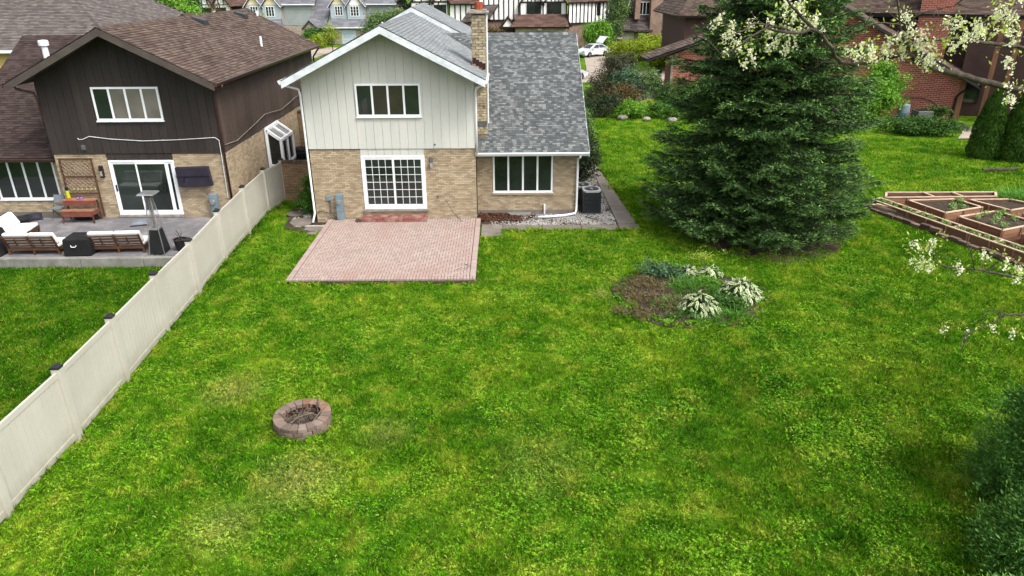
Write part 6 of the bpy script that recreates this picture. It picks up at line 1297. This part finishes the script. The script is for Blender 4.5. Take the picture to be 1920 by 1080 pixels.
shrub('grey-green arching shrub at the left end of the border', (14.6, 23.0, 0), [E(14.6, 23.1, .75, 1.2, 1.0, .75), E(14.0, 22.8, .5, .8, .7, .5)], 5500, .13, L_yew, asp=.35)
shrub('pale green open shrub standing between the bushes and the white car', (18.2, 27.5, 0), [E(17.9, 27.3, 1.6, .8, .8, 1.2), E(18.6, 27.6, 1.9, .7, .7, 1.1), E(17.5, 27.5, 2.3, .5, .5, .7)], 2600, .12, L_ivy, shell=.9)
shrub('bright green leafy perennial clump at the lawn edge of the border', (16.3, 22.4, 0), [E(16.2, 22.4, .55, .75, .65, .6), E(16.9, 22.6, .5, .6, .6, .5)], 4200, .13, L_bright)
shrub('yellow flowering clump in the border', (17.6, 23.6, 0), [E(17.5, 23.6, .75, .5, .5, .35)], 1300, .1, L_yellow)
shrub('mixed green perennials at the right end of the border', (18.6, 22.6, 0), [E(18.4, 22.8, .5, .9, .8, .55), E(19.5, 23.0, .6, .9, .8, .6), E(18.7, 21.8, .3, .8, .5, .3)], 5200, .12, L_mid)
for i, (x, y, r, lab) in enumerate(((15.65, 21.9, .28, 'pale boulder at the left of the border edge'), (17.2, 21.4, .22, 'small pale stone in the middle of the border edge'), (18.9, 21.0, .26, 'long pale stone at the right of the border edge'))):
    tag(MB().ellip((x, y, r * .45), (r * 1.3, r, r * .7), 14, 8, .4, i).obj('border_stone', m_chimcap, smooth=True), lab, 'stone', 'stones along the border')
shrub('spiral clipped dark evergreen before the white car', (19.7, 30.6, 0), [E(19.7, 30.6, .6, .5, .5, .5), E(19.65, 30.6, 1.4, .38, .38, .4), E(19.75, 30.6, 2.1, .25, .25, .45)], 3000, .1, L_yew, shell=.3)
def hedge(label, pts, w, h, n, L, m, group=None, base_z=0):
    lob = []
    for i in range(len(pts) - 1):
        a, b_ = pts[i], pts[i + 1]; k = max(2, int(math.hypot(b_[0] - a[0], b_[1] - a[1]) / (w * .55)))
        for j in range(k): f = j / k; lob.append(E(a[0] + (b_[0] - a[0]) * f + U(-.05, .05), a[1] + (b_[1] - a[1]) * f, h * .5, w * .62, w * .62, h * .55 * U(.93, 1.07)))
    return shrub(label, (pts[0][0], pts[0][1], 0), lob, n, L, m, name='hedge', cat='hedge', group=group, shell=.2, spread=.12)
hedge('box-shaped hedge between the border and the red brick garage', [(20.2, 27.2), (22.4, 27.0)], 1.6, 1.5, 9000, .12, L_dkhedge)
shrub('curly bright green bush beside the spruce and the hedge', (22.3, 25.6, 0), [E(22.2, 25.6, .9, .8, .8, .9)], 3000, .13, L_bright)
hedge('long low yellow-green hedge along the far driveway, nearest the street', [(21.2, 58.5), (23.8, 59.4), (26.8, 60.8)], 2.4, 1.9, 18000, .2, L_hedge, 'far hedges')
hedge('yellow-green hedge mound left of the red brick garage eave', [(24.9, 54.0), (27.4, 55.0)], 2.2, 1.7, 13000, .2, L_hedge, 'far hedges')
hedge('green hedge below the taupe house garage doors', [(25.6, 67.5), (28.6, 67.8), (31.5, 68.8)], 2.0, 1.8, 15000, .22, L_hedge, 'far hedges')
hedge('small dark hedge beside the wheeled bins', [(24.6, 70.5), (26.2, 70.5)], 1.6, 1.2, 3500, .22, L_dkhedge, 'far hedges')
shrub('big round bright green bush behind the hatchback', (20.3, 71.6, 0), [E(20.1, 71.6, 1.7, 1.7, 1.5, 1.75)], 7500, .24, L_bright, shell=.3)
tree('leafy_tree', 'grey-green leafy tree between the half-timbered and taupe houses', (22.4, 73.4, 0), 3.0, .15, [E(22.3, 73.4, 3.2, 1.1, 1.0, 2.2), E(22.9, 73.5, 5.4, 1.2, 1.1, 1.6), E(23.3, 73.6, 6.8, 1.0, 1.0, 1.2)], 7500, .26, L_ivy)
tree('leafy_tree', 'bright green tree between the taupe house and the spruce', (33.2, 69, 0), 3.0, .2, [E(32.6, 69, 2.6, 1.7, 1.5, 1.8), E(33.8, 69, 3.6, 1.8, 1.6, 1.8), E(33.0, 69, 5.4, 1.5, 1.4, 1.4), E(34.6, 68, 1.6, 1.4, 1.4, 1.4)], 12000, .28, L_bright)
tree('leafy_tree', 'dark green bush-like tree low before the brown roofed house', (33.0, 58, 0), 1.5, .15, [E(32.4, 58, 1.8, 1.6, 1.5, 1.6), E(30.6, 58, 1.0, 1.2, 1.2, 1.0)], 6500, .26, L_mid)
tree('leafy_tree', 'olive green rounded tree behind the cream house ridge', (-6.0, 58.5, 0), 2.6, .15, [E(-6.2, 58.5, 4.0, 1.7, 1.5, 1.4), E(-4.6, 58.7, 4.6, 1.2, 1.2, 1.0), E(-7.2, 58.3, 3.0, 1.1, 1.1, 1.1), E(-5.6, 58.5, 2.2, 1.5, 1.3, 1.2)], 9000, .24, L_ivy)
tree('conifer_tree', 'dark narrow conifer between the blue house and the half-timbered house', (-6.3, 80, 0), 5, .2, [E(-6.4, 80, 2.5, 1.2, 1.2, 2.5), E(-6.3, 80, 6, .9, .9, 3)], 5000, .28, L_yew)
tree('bright_tree', 'bright yellow-green round tree behind the brown roof', (-26.6, 45, 0), 3.2, .22, [E(-28.2, 45, 5.6, 2.6, 2.2, 1.9), E(-25.0, 45, 6.2, 2.6, 2.2, 2.0), E(-22.6, 45, 5.4, 1.6, 1.6, 1.5), E(-26.5, 45, 3.8, 3.0, 2.4, 1.6)], 20000, .24, L_bright)
tree('dark_tree', 'dark tree with deep shade at the upper left behind the bright tree', (-38, 58, 0), 4, .3, [E(-39.5, 58, 4.8, 3.6, 3, 3.2), E(-35.5, 60, 5.4, 3.2, 3, 3.2)], 12000, .34, L_yew)
shrub('pale green shrub between the grey roof and the bright tree', (-22.8, 33, 0), [E(-23.0, 33, 3.6, 1.3, 1.2, 1.6), E(-22.3, 33, 4.6, .8, .8, .9)], 3600, .2, L_ivy)
tree('bare_tree', 'thin brownish twiggy tree right of the bright tree', (-31.5, 78, 0), 3.6, .12, [E(-31.5, 78, 4.0, 1.4, 1.3, 2.0)], 1500, .22, L_red, shell=.9)
tree('ivy_column', 'dark ivy-covered column tree before the far half-timbered house', (-43.2, 98, 0), 5, .25, [E(-43.3, 98, 3, 1.3, 1.2, 3), E(-43.6, 98, 6.2, 1.2, 1.2, 2)], 5500, .3, L_dkhedge)
tree('young_tree', 'small airy yellow-green tree on the lawn before the blue house', (-13.9, 66.5, 0), 1.8, .06, [E(-14.4, 66.5, 2.0, .8, .8, .8), E(-13.5, 66.6, 2.4, .8, .7, .8), E(-14.1, 66.5, 3.2, .7, .6, .7)], 1700, .17, L_yellow, shell=1.0, per=14)
tree('young_tree', 'slim pale leafed young tree before the left blue house', (-25.7, 79, 0), 2.6, .06, [E(-25.9, 79, 3.3, .5, .5, 1.0), E(-25.3, 79, 2.6, .5, .5, .9)], 1300, .18, L_yellow, shell=1.0)
for lab, x, y, r, m in (('rounded green bush by the blue house door', -19.9, 81, 1.15, L_mid), ('dark green bush left of the blue garage', -18.2, 81.5, 1.2, L_dkhedge), ('low bright clipped bush on the blue house lawn', -17.9, 76, .85, L_hedge), ('brownish bush under the half-timbered wall', 6.4, 75.5, 1.5, L_red)):
    shrub(lab, (x, y, 0), [E(x, y, r * .9, r, r, r)], 3200, .22, m, shell=.4)
shrub('large bright green shrub against the red brick wall', (31.9, 20.2, 0), [E(31.9, 20.4, 1.7, 1.45, 1.2, 1.5), E(32.8, 20.5, 1.9, 1.1, 1.0, 1.4), E(31.1, 20.1, 1.2, 1.1, .9, 1.1), E(32.3, 20.8, 3.0, 1.0, .8, .8)], 15000, .17, L_bright)
hedge('low dark green hedge below the red brick wall', [(31.9, 16.9), (33.6, 16.2), (35.0, 16.0)], 1.3, .95, 9000, .12, L_dkhedge)
shrub('ivy patch with dark leaves beside the utility boxes', (35.9, 20.2, 0), [E(35.9, 20.3, .55, .5, .35, .6), E(36.5, 20.0, .7, .5, .3, .3)], 1800, .12, L_dkhedge)
shrub('ground cover beside the sandy path near the red house', (36.4, 17.6, 0), [E(36.3, 17.7, .15, .9, .7, .25)], 1500, .1, L_ivy)
sheet('path', [(34.7, 14.9), (36.9, 15.1), (38.2, 18.4), (37.0, 18.5), (36.0, 16.6)], .03, m_pinkpath)
def cypress(lab, x, y, h, r):
    t = thing('arborvitae', lab, 'arborvitae', (x, y, 0), group='clipped arborvitae columns'); MB().tube([(x, y, -.05), (x, y, h * .8)], [.08, .02], 6).obj('trunk', m_bark_dark, t)
    n = 9500; a = rng.uniform(0, 6.283, n); f = rng.random(n); R = r * np.interp(f, [0, .1, .5, .8, 1], [.8, 1, .85, .5, .04]) * (1 - .3 * rng.random(n) ** 3) * (1 + .05 * np.sin(a * 5 + f * 20)); d = np.stack([np.cos(a), np.sin(a), 0 * a], 1)
    P = np.array([x, y, .03]) + d * R[:, None] + np.stack([0 * a, 0 * a, f * h], 1); V, F = diamonds(P, np.array([0, 0, 1.0]) + d * .35 + rng.normal(size=(n, 3)) * .25, d + rng.normal(size=(n, 3)) * .4, rng.uniform(.1, .2, n), rng.uniform(.05, .08, n)); npmesh('crown', V, F, L_arb, t)
cypress('pointed arborvitae nearest the red brick house', 33.25, 10.2, 3.7, .85); cypress('middle arborvitae column of the row at the right edge', 34.4, 9.6, 3.7, .85); cypress('arborvitae column cut by the right edge of the photo', 35.4, 9.0, 3.6, .85)
tree('leafy_tree', 'bright maple foliage behind the arborvitae at the right edge', (41, 16, 0), 2.5, .1, [E(40.6, 16, 3.4, 1.4, 1.2, 1.4)], 3500, .16, L_bright)
tag(MB().tube([(31.5, 7.4, .06), (32.6, 7.3, .1), (33.5, 7.6, .08)], [.09, .08, .06], 7).obj('fallen_log', m_bark), 'pale cut log lying before the arborvitae at the right edge', 'log')
# ------------------------------------------------------------------ round flower bed
BX, BY, BRX, BRY = 13.2, -7.4, 2.38, 2.2
def bed_r(a): return 1 + .05 * math.sin(3 * a + 1) + .04 * math.sin(5 * a)
bm = MB(); rings = 9; seg = 44
for i in range(rings + 1):
    for k in range(seg):
        a = 2 * math.pi * k / seg; f = i / rings * bed_r(a); x, y_ = BX + BRX * f * math.cos(a), BY + BRY * f * math.sin(a); z = .14 * (1 - (i / rings) ** 2) + .09 * mnoise.noise((x * 1.7, y_ * 1.7, 3)) * (1 - (i / rings) ** 4) + .02
        bm.v.append((x, y_, z))
for i in range(rings):
    for k in range(seg): k2 = (k + 1) % seg; bm.f.append((i*seg+k, i*seg+k2, (i+1)*seg+k2, (i+1)*seg+k))
struct(bm.obj('flower_bed', m_soil, smooth=True))
def hosta(label, x, y_, r, h, n):
    t = thing('hosta', label, 'hosta', (x, y_, .05), group='variegated hostas')
    a = rng.uniform(0, 6.283, n); f = np.sqrt(rng.random(n)); d = np.stack([np.cos(a), np.sin(a), 0 * a], 1); P = np.array([x, y_, .06]) + d * (f * r)[:, None] + np.stack([0 * a, 0 * a, h * (1 - f ** 2.2) + .03], 1)
    T = d + np.array([0, 0, .15]) - np.array([0, 0, 1]) * (f * 1.1)[:, None] + rng.normal(size=(n, 3)) * .4; Nn = d * (.2 + .6 * f)[:, None] + np.array([0, 0, 1]) + rng.normal(size=(n, 3)) * .45; L = rng.uniform(.15, .25, n); P = P + rng.normal(size=(n, 3)) * np.array([.02, .02, .035])
    V, F = diamonds(P, T, Nn, L, L * .42); npmesh('leaf_margins', V, F, L_cream, t, kind='stuff'); V, F = diamonds(P + unit(Nn) * .006, T, Nn, L * .7, L * .24); npmesh('leaf_blades', V, F, L_hostag, t, kind='stuff')
    V, F = diamonds(P - unit(Nn) * .05, T, Nn, L, L * .55); npmesh('under_leaves', V, F, L_dkhedge, t, kind='stuff')
L_cream = leaf_mat('hosta_margin', A(196, 202, 158), A(232, 234, 204), None, .25); L_hostag = leaf_mat('hosta_green', A(96, 132, 70), A(150, 176, 106), None, .25)
hosta('cream-edged hosta at the front of the round flower bed', 13.15, -8.55, .62, .42, 210); hosta('cream-edged hosta at the right of the round flower bed', 14.65, -7.55, .72, .45, 250)
for lab, x, y_, r, n in (('small pale hosta at the back of the flower bed', 14.2, -5.95, .4, 70), ('pale leafed hosta behind the bright clump in the flower bed', 13.5, -5.9, .33, 50)): hosta(lab, x, y_, r, .25, n)
def strapplant(lab, x, y_, n, L, W, sp, m, name='grassy_plant'):
    t = thing(name, lab, 'plant', (x, y_, .05), group='flower bed plants'); V, F = straps((x, y_, .06), n, L, W, sp); npmesh('leaves', V, F, m, t)
strapplant('bright green daylily clump in the middle of the flower bed', 13.4, -7.1, 420, .55, .03, 1.3, L_grassy); strapplant('green strappy clump left of the front hosta', 12.5, -8.3, 240, .45, .024, .7, L_grassy); V, F = cloud([E(12.9 + 1.9 * math.cos(t) * U(.3, 1), -7.5 + 1.7 * math.sin(t) * U(.3, 1), .14, .35, .3, .08) for t in np.arange(-1.9, 1.9, .16)], 5200, .07, asp=.55, shell=.9); tag(npmesh('ground_cover', V, F, L_mid), 'low green leafy ground cover between the hostas in the flower bed', 'ground cover', kind='stuff')
strapplant('dark strappy leaves in front of the front hosta', 13.3, -9.1, 260, .42, .024, .8, L_grassy); strapplant('strappy green clump at the front right of the bed', 14.1, -8.95, 190, .4, .024, .6, L_grassy)
shrub('low dark green leafy plant between the two hostas', (14.1, -8.3, .05), [E(14.1, -8.3, .2, .55, .4, .2)], 1500, .085, L_dkhedge, name='bed_plant', cat='plant', stem=.008); shrub('bright leafy ground cover before the back hosta', (14.0, -6.7, .05), [E(13.9, -6.7, .15, .5, .35, .15)], 1200, .08, L_bright, name='bed_plant', cat='plant', stem=.008)
shrub('grey-green rose bush at the back left of the flower bed', (12.4, -6.0, .05), [E(12.3, -6.0, .32, .55, .4, .32), E(12.9, -6.1, .28, .45, .4, .28)], 1900, .07, L_blue, name='rose_bush', shell=.9, stem=.012); shrub('airy pale flowering plant at the back of the flower bed', (14.2, -5.4, .05), [E(14.1, -5.35, .55, .6, .3, .35)], 420, .05, L_lime, name='bed_plant', cat='plant', shell=1.0, stem=.004)
V, F = join([cloud([E(11.7 + U(-.85, .95), -7.6 + U(-1.25, 1.35), .15, .35, .35, .08) for _ in range(22)], 11000, .06, asp=.4, shell=.9), straps((11.8, -7.6, .12), 420, .2, .01, 3.2)])
tag(npmesh('creeping_thyme', V, F, leaf_mat('dry_creeper', A(84, 74, 50), A(128, 118, 76), None, .15)), 'brown-green creeping plants and dry stems on the left of the flower bed', 'ground cover', kind='stuff')
V, F = cloud([E(10.9 + i * .9 + U(-.2, .2), -7.4 + U(-1.6, 1.6), .12, .18, .18, .06) for i in range(5)] + [E(BX + 2.2 * math.cos(t), BY + 2.05 * math.sin(t), .06, .35, .3, .05) for t in np.arange(0, 6.28, .35)], 6500, .055, asp=.6, shell=.9); tag(npmesh('seedling_weeds', V, F, L_bright), 'small bright green weeds scattered over the bed soil', 'weeds', kind='stuff')
# ------------------------------------------------------------------ raised timber beds
struct(MB().prism([(22.9, 1.6, -.05), (24.1, 2.75, -.05), (30.2, 2.7, -.05), (33, -7, -.05), (26.6, -7.4, -.05)], (0, 0, .065)).obj('garden_floor', m_mulch))
def raised_bed(label, pts, h=.34, dividers=(), soil=True, seeds=0, rail=.07):
    cx, cy = sum(p[0] for p in pts) / len(pts), sum(p[1] for p in pts) / len(pts)
    t = thing('raised_bed', label, 'garden bed', (cx, cy, 0), group='timber raised beds'); n = len(pts)
    for i in range(n):
        a, b_ = Vector((*pts[i], 0)), Vector((*pts[(i + 1) % n], 0)); d = (b_ - a); L = d.length; d.normalize(); nr = Vector((d.y, -d.x, 0))
        for k in range(2): z = h * (.25 + .5 * k); MB().bar(a + Vector((0, 0, z)), b_ + Vector((0, 0, z)), .04, h * .485).obj('board', m_wood, t)
        MB().bar(a - d * .03 + Vector((0, 0, h + .015)), b_ + d * .03 + Vector((0, 0, h + .015)), rail * 1.3, .035).obj('top_rail', m_woodtop, t)
        k = max(1, int(L / .8))
        for j in range(k + 1): p = a + d * (L * j / k) + nr * .03; MB().box(p.x - .035, p.x + .035, p.y - .035, p.y + .035, 0, h).obj('post', m_wood, t)
    for (a, b_) in dividers: MB().bar((a[0], a[1], h + .016), (b_[0], b_[1], h + .016), .1, .035).obj('divider', m_woodtop, t)
    b = MB(); ip = [Vector((cx, cy)) + (Vector(p) - Vector((cx, cy))) * .96 for p in pts]; b.prism([(p.x, p.y, .03) for p in ip], (0, 0, h - .1)); b.obj('soil', m_soil, t)
    return t
m_ = None
beds = [('long narrow back bed of the timber garden', [(23.75, 1.75), (28.5, 1.8), (28.9, 2.45), (24.15, 2.5)], [((25.85, 1.78), (25.75, 2.48)), ((27.1, 1.79), (27.0, 2.47))]),
 ('diamond bed with dark soil behind the long front planter', [(24.5, 1.32), (25.05, -.42), (26.95, .3), (26.55, 1.45)], []),
 ('corner bed of dark soil at the back right of the timber garden', [(27.1, 1.36), (27.85, -.15), (28.9, .25), (29.4, .6), (28.8, 1.38)], []),
 ('large bed with young vegetable plants near the right edge', [(25.3, -.92), (25.95, -2.55), (27.9, -1.75), (27.15, -.25)], []),
 ('partly seen bed at the right edge beside the vegetable bed', [(28.1, -.6), (28.6, -1.75), (30.2, -1.1), (29.6, .0)], []),
 ('low bed cut by the right edge of the photo', [(26.45, -3.0), (26.9, -4.3), (28.8, -3.5), (28.2, -2.3)], []),
 ('long narrow front planter with seedlings running toward the right edge', [(23.05, 1.42), (25.35, -5.4), (25.85, -5.25), (23.5, 1.68)], [((23.77, -.4), (24.2, -.25)), ((24.35, -2.15), (24.8, -2.0)), ((24.85, -3.75), (25.3, -3.6))])]
for lab, pts, dv in beds: raised_bed(lab, pts, dividers=dv)
for lab, cen, sp in (('young vegetable seedlings in the large raised bed', [(26.6, -1.3), (26.1, -1.6), (26.9, -.8), (26.0, -.95), (26.5, -.6), (27.3, -1.2), (26.3, -2.1), (27.2, -.6)], .12), ('small green seedlings in the diamond raised bed', [(25.9, .5), (26.5, 1.1), (25.6, .0), (26.2, .3)], .1)):
    V, F = cloud([E(x, y_, .4, sp, sp, sp * .8) for x, y_ in cen], 700, .07, shell=.9, per=9); tag(npmesh('seedlings', V, F, L_seed), lab, 'seedlings', kind='stuff')
V, F = cloud([E(23.28 + .335 * -(y_ - 1.3) + U(-.06, .06), y_, .4, .09, .09, .07) for y_ in np.arange(1.1, -5.2, -.3)], 1500, .06, shell=.9, per=9); tag(npmesh('seedlings', V, F, L_seed), 'row of pale seedlings in the long front planter', 'seedlings', kind='stuff')
kb = thing('block_edging', 'row of grey-brown concrete blocks edging the timber garden', 'edging', (24.2, -1.5, 0)); km = MB().box(-.2, .2, -.1, .1, -.02, .12).mesh('block'); km.materials.append(m_edgestone)
p, q = Vector((22.92, .85)), Vector((25.3, -6.3)); L = (q - p).length
for i in range(int(L / .42)): f = i * .42 / L; o = piece('block', km, kb, (p.x + (q.x - p.x) * f + U(-.03, .03), p.y + (q.y - p.y) * f, U(-.02, .04)), rz=math.atan2(q.y - p.y, q.x - p.x) + U(-.06, .06))
for i in (6, 7): f = i * .42 / L; piece('block', km, kb, (p.x + (q.x - p.x) * f, p.y + (q.y - p.y) * f, .13), rz=math.atan2(q.y - p.y, q.x - p.x) + .2)
for i, lab in enumerate(('lowest plank of the pile left of the front planter', 'grey plank in the middle of the pile left of the front planter', 'pale topmost plank of the pile left of the front planter', 'short dark plank beside the pile near the spruce')):
    tag(MB().bar((22.75 + i * .09, 1.5 - i * .15, .1 + i * .06), (23.75 + i * .06 - (.4 if i == 3 else 0), -.55 + .1 * i + (.6 if i == 3 else 0), .12 + i * .06), .16, .045).obj('plank', m_barnwood if i < 2 else m_woodtop), lab, 'plank', 'planks by the planter')
strapplant('tall grassy plant clump behind the raised beds at the right edge', 29.9, 2.0, 420, 1.0, .04, 1.6, L_grassy)
# ------------------------------------------------------------------ gravel and dry leaves
ico = [(0, 0, .5), (.45, 0, .15), (.14, .43, .2), (-.36, .26, .16), (-.36, -.26, .18), (.14, -.43, .12), (.2, .15, -.3), (-.2, .1, -.3), (0, -.25, -.3)]
icof = [(0, 1, 2), (0, 2, 3), (0, 3, 4), (0, 4, 5), (0, 5, 1), (1, 6, 2), (2, 6, 7), (2, 7, 3), (3, 7, 4), (4, 7, 8), (4, 8, 5), (5, 8, 1), (1, 8, 6)]
peb = [srcmesh('pebble', [(x * a, y_ * b_, z * c) for x, y_, z in ico], icof, m_pebble) for a, b_, c in ((.07, .05, .04), (.05, .06, .05), (.09, .05, .04))]
pts = []
while len(pts) < 5200:
    x, y_ = U(6.9, 11.95), U(-.58, 8.5)
    if y_ > .82 and x < 10.5: continue
    w = 1.0 if x > 8.2 else .35
    if y_ > 3: w *= .55
    if rnd.random() < w * (.55 + .9 * mnoise.noise((x * 1.1, y_ * 1.1, 0))) + .12: pts.append((x, y_, .02))
for _ in range(700):
    f = rnd.random(); pts.append((-1.05 + .9 * f + U(-.12, .12) - .5 * (f > .6), 1.9 - 2.4 * f + U(-.15, .15), .03))
for _ in range(260): pts.append((U(-.35, .42), -.62 + U(-.07, .07), .05))
n = len(pts); tag(scatter('gravel', pts, rng.uniform(.6, 1.3, n), rng.uniform(0, 6.28, n), peb, .5), 'pale pebbles spread beside the house walls', 'gravel', kind='stuff')
lf = [srcmesh('dry_leaf', [(-.05, 0, .01), (0, .03, 0), (.05, 0, .02), (0, -.03, .015)], [(0, 1, 2, 3)], m_dryleaf), srcmesh('dry_leaf', [(-.04, 0, .02), (0, .025, 0), (.04, 0, 0), (0, -.03, .02)], [(0, 1, 2, 3)], m_dryleaf)]
pts = [(6.5 + 1.7 * rnd.random() ** 1.3, .8 - .95 * rnd.random() ** 1.1, .03 + U(0, .07)) for _ in range(1500)] + [(8.2 + U(-.6, .6), .2 + U(-.5, .4), .05) for _ in range(160)] + [(1.75 + U(-.15, .1), -.35 + U(-.2, .2), .19) for _ in range(50)] + [(6.62 + U(-.03, .08), U(-6.2, -2), .02) for _ in range(120)]
n = len(pts); tag(scatter('dry_leaves', pts, rng.uniform(.6, 1.2, n), rng.uniform(0, 6.28, n), lf, .7), 'brown dry leaves heaped in the corner by the wing', 'leaves', kind='stuff')
# ------------------------------------------------------------------ grass and clover
def grass_clump(n, r, h, wd, m):
    a = rng.uniform(0, 6.283, n); R = r * np.sqrt(rng.random(n)); x, y_ = R * np.cos(a), R * np.sin(a); b_ = rng.uniform(0, 6.283, n); hh = h * rng.uniform(.5, 1.2, n); lean = rng.uniform(.2, 1.1, n) * hh; c = rng.uniform(0, 6.283, n); V = []; F = []
    for i in range(n):
        dx, dy = math.cos(b_[i]) * wd * .5, math.sin(b_[i]) * wd * .5; lx, ly = math.cos(c[i]) * lean[i], math.sin(c[i]) * lean[i]; k = len(V)
        V += [(x[i] - dx, y_[i] - dy, -.01), (x[i] + dx, y_[i] + dy, -.01), (x[i] + lx * .45 + dx * .7, y_[i] + ly * .45 + dy * .7, hh[i] * .7), (x[i] + lx, y_[i] + ly, hh[i])]; F += [(k, k + 1, k + 2), (k, k + 2, k + 3)]
    return srcmesh('grass_clump', V, F, m)
def clover_clump(n, r, m):
    V = []; F = []
    for i in range(n):
        a, R = U(0, 6.283), r * math.sqrt(rnd.random()); x, y_, z = R * math.cos(a), R * math.sin(a), U(.02, .06); s = U(.0095, .0165); t0 = U(0, 6.28); tx, ty = U(-.5, .5), U(-.5, .5)
        for q in range(3):
            t_ = t0 + q * 2.09; cx, cy = x + s * math.cos(t_), y_ + s * math.sin(t_); k = len(V)
            for u in range(4): w = t_ + u * 1.571; px, py = s * .95 * math.cos(w), s * .95 * math.sin(w); V.append((cx + px, cy + py, z + (cx + px - x) * tx + (cy + py - y_) * ty))
            F.append((k, k + 1, k + 2, k + 3))
    return srcmesh('clover_clump', V, F, m)
gs = [grass_clump(560, .4, h_, .011, m_blade) for h_ in (.05, .06, .07)]
gmid = [grass_clump(520, .46, h_, .014, m_blade) for h_ in (.06, .07, .08)]; gfar = [grass_clump(430, .75, h_, .024, m_blade) for h_ in (.07, .09)]
cs = [clover_clump(190, .42, m_clover), clover_clump(150, .44, m_clover), clover_clump(110, .42, m_clover)]
def blocked(x, y):
    if PX0 - .02 < x < PX1 + .02 and PY0 < y < 0: return True
    if -.05 < x < 10.6 and y > -.05 and y < 15: return True
    if 6.55 < x < 7.44 and -1.95 < y < .9: return True
    if 7.4 < x < 12.75 and -1.27 < y < .9: return True
    if 10.4 < x < 12.72 - y * .045 and .8 < y < 17: return True
    if (x - 3.04) ** 2 + (y + 14.05) ** 2 < .62 ** 2: return True
    a = math.atan2((y - BY) / BRY, (x - BX) / BRX)
    if math.hypot((x - BX) / BRX, (y - BY) / BRY) < bed_r(a) * (.92 + .16 * mnoise.noise((x * 2.2, y * 2.2, 0))): return True
    if (x - SX - .2) ** 2 + (y - SY + .3) ** 2 < 3.0 ** 2 * (1 + .25 * mnoise.noise((x, y, 5))): return True
    if 22.9 < x < 33 and -7 < y < 2.75 and (x - 22.9) * 6.2 > (1.2 - y) * 2.3: return True
    if -1.65 < x < .46 and -.6 < y < 2.9: return True
    if x < -1.6 and (x < -2.6 and -5.0 < y < 20): return True
    if x < -2.3 and y > -.5: return True
    fd = x - float(np.interp(y, [p[1] for p in FP], [p[0] for p in FP]))
    if -.55 < fd < .1 and y < 3.1: return True
    if 15.5 < x < 24 and 21.8 < y < 40 : return True
    if 13 < x < 24 and 22.5 < y < 31: return True
    if x > 20 and y > 20: return True
    if x > 30.5 and y > 14.8: return True
    return False
def inview(x, y):
    d = Vector((x, y, 0)) - CAMP; z = d.dot(CF)
    if z < 1: return False
    u, v = d.dot(CR) / z / .7246, d.dot(CU) / z / .4076
    return -1.12 < u < 1.12 and -1.15 < v < 1.05
def field(x0, x1, y0, y1, sp, prob=None):
    out = []
    y = y0
    while y < y1:
        x = x0
        while x < x1:
            px, py = x + U(-.32, .32) * sp, y + U(-.32, .32) * sp
            if inview(px, py) and not blocked(px, py) and (prob is None or rnd.random() < prob(px, py)): out.append((px, py, (.13 if px < float(np.interp(py, [p[1] for p in FP], [p[0] for p in FP])) and py < 3.2 else .035 * mnoise.noise((px * .35, py * .35, 0)) - .03)))
            x += sp
        y += sp
    return out
near = field(-11, 18, -19.5, -6.2, .43); mid = field(-14, 24, -6.2, 4, .48) + field(18, 30, -13, -6.2, .5); far = field(-12, 38, 4, 31, .85)
pts = near; n = len(pts)
dens = np.array([mnoise.noise((p[0] * .5, p[1] * .5, 2)) for p in pts])
tag(scatter('lawn_grass', pts, rng.uniform(.7, 1.25, n) * (1 + .25 * dens), rng.uniform(0, 6.28, n), gs, .08), 'short mown grass of the back garden lawn', 'grass', kind='stuff')
n = len(mid); tag(scatter('house_grass', mid, rng.uniform(.75, 1.2, n), rng.uniform(0, 6.28, n), gmid, .05), 'mown grass close to the houses and round the spruce', 'grass', kind='stuff')
n = len(far); tag(scatter('far_grass', far, rng.uniform(.7, 1.2, n), rng.uniform(0, 6.28, n), gfar, .05), 'mown grass of the lawn running back beside the wing', 'grass', kind='stuff')
cp = field(-2, 20, -19.5, -1.3, .48, lambda x, y: max(.12, .5 + 1.2 * mnoise.noise((x * .45, y * .45, 9)) + .5 * mnoise.noise((x * 1.6, y * 1.6, 4)))); n = len(cp)
tag(scatter('clover', cp, rng.uniform(.7, 1.3, n), rng.uniform(0, 6.28, n), cs, .06), 'clover patches growing through the lawn', 'clover', kind='stuff')
# longer untrimmed grass along edges
eg = []
for k in range(len(FP) - 1):
    (x0, y0), (x1, y1) = FP[k], FP[k + 1]
    for i in range(26): f = rnd.random(); eg.append((x0 + (x1 - x0) * f + U(.07, .17), y0 + (y1 - y0) * f, -.02))
for i in range(45): eg.append((U(PX0, PX1), PY0 - U(.02, .1), -.02))
for i in range(150): eg.append((PX0 - U(.02, .1), U(PY0, -1.4), -.02)); eg.append((PX1 + U(.03, .1), U(PY0, -2.0), -.02))
for i in range(90): a = U(0, 6.283); r = U(.63, .72); eg.append((3.04 + r * math.cos(a), -14.05 + r * math.sin(a), -.02))
for i in range(150): eg.append((U(7.45, 12.8), -1.28 - U(0, .08), -.02)); y = U(-1, 16); eg.append((12.74 - y * .045 + U(0, .1), y, -.02))
for i in range(220): a = U(0, 6.283); f = bed_r(a) * U(.86, 1.0); eg.append((BX + BRX * f * math.cos(a), BY + BRY * f * math.sin(a), .0))
es_ = [grass_clump(26, .07, .13, .011, m_blade), grass_clump(20, .06, .1, .012, m_blade)]; n = len(eg)
tag(scatter('edge_grass', eg, rng.uniform(.6, 1.25, n), rng.uniform(0, 6.28, n), es_, .1), 'longer untrimmed grass along the fence, patio and bed edges', 'grass', kind='stuff')
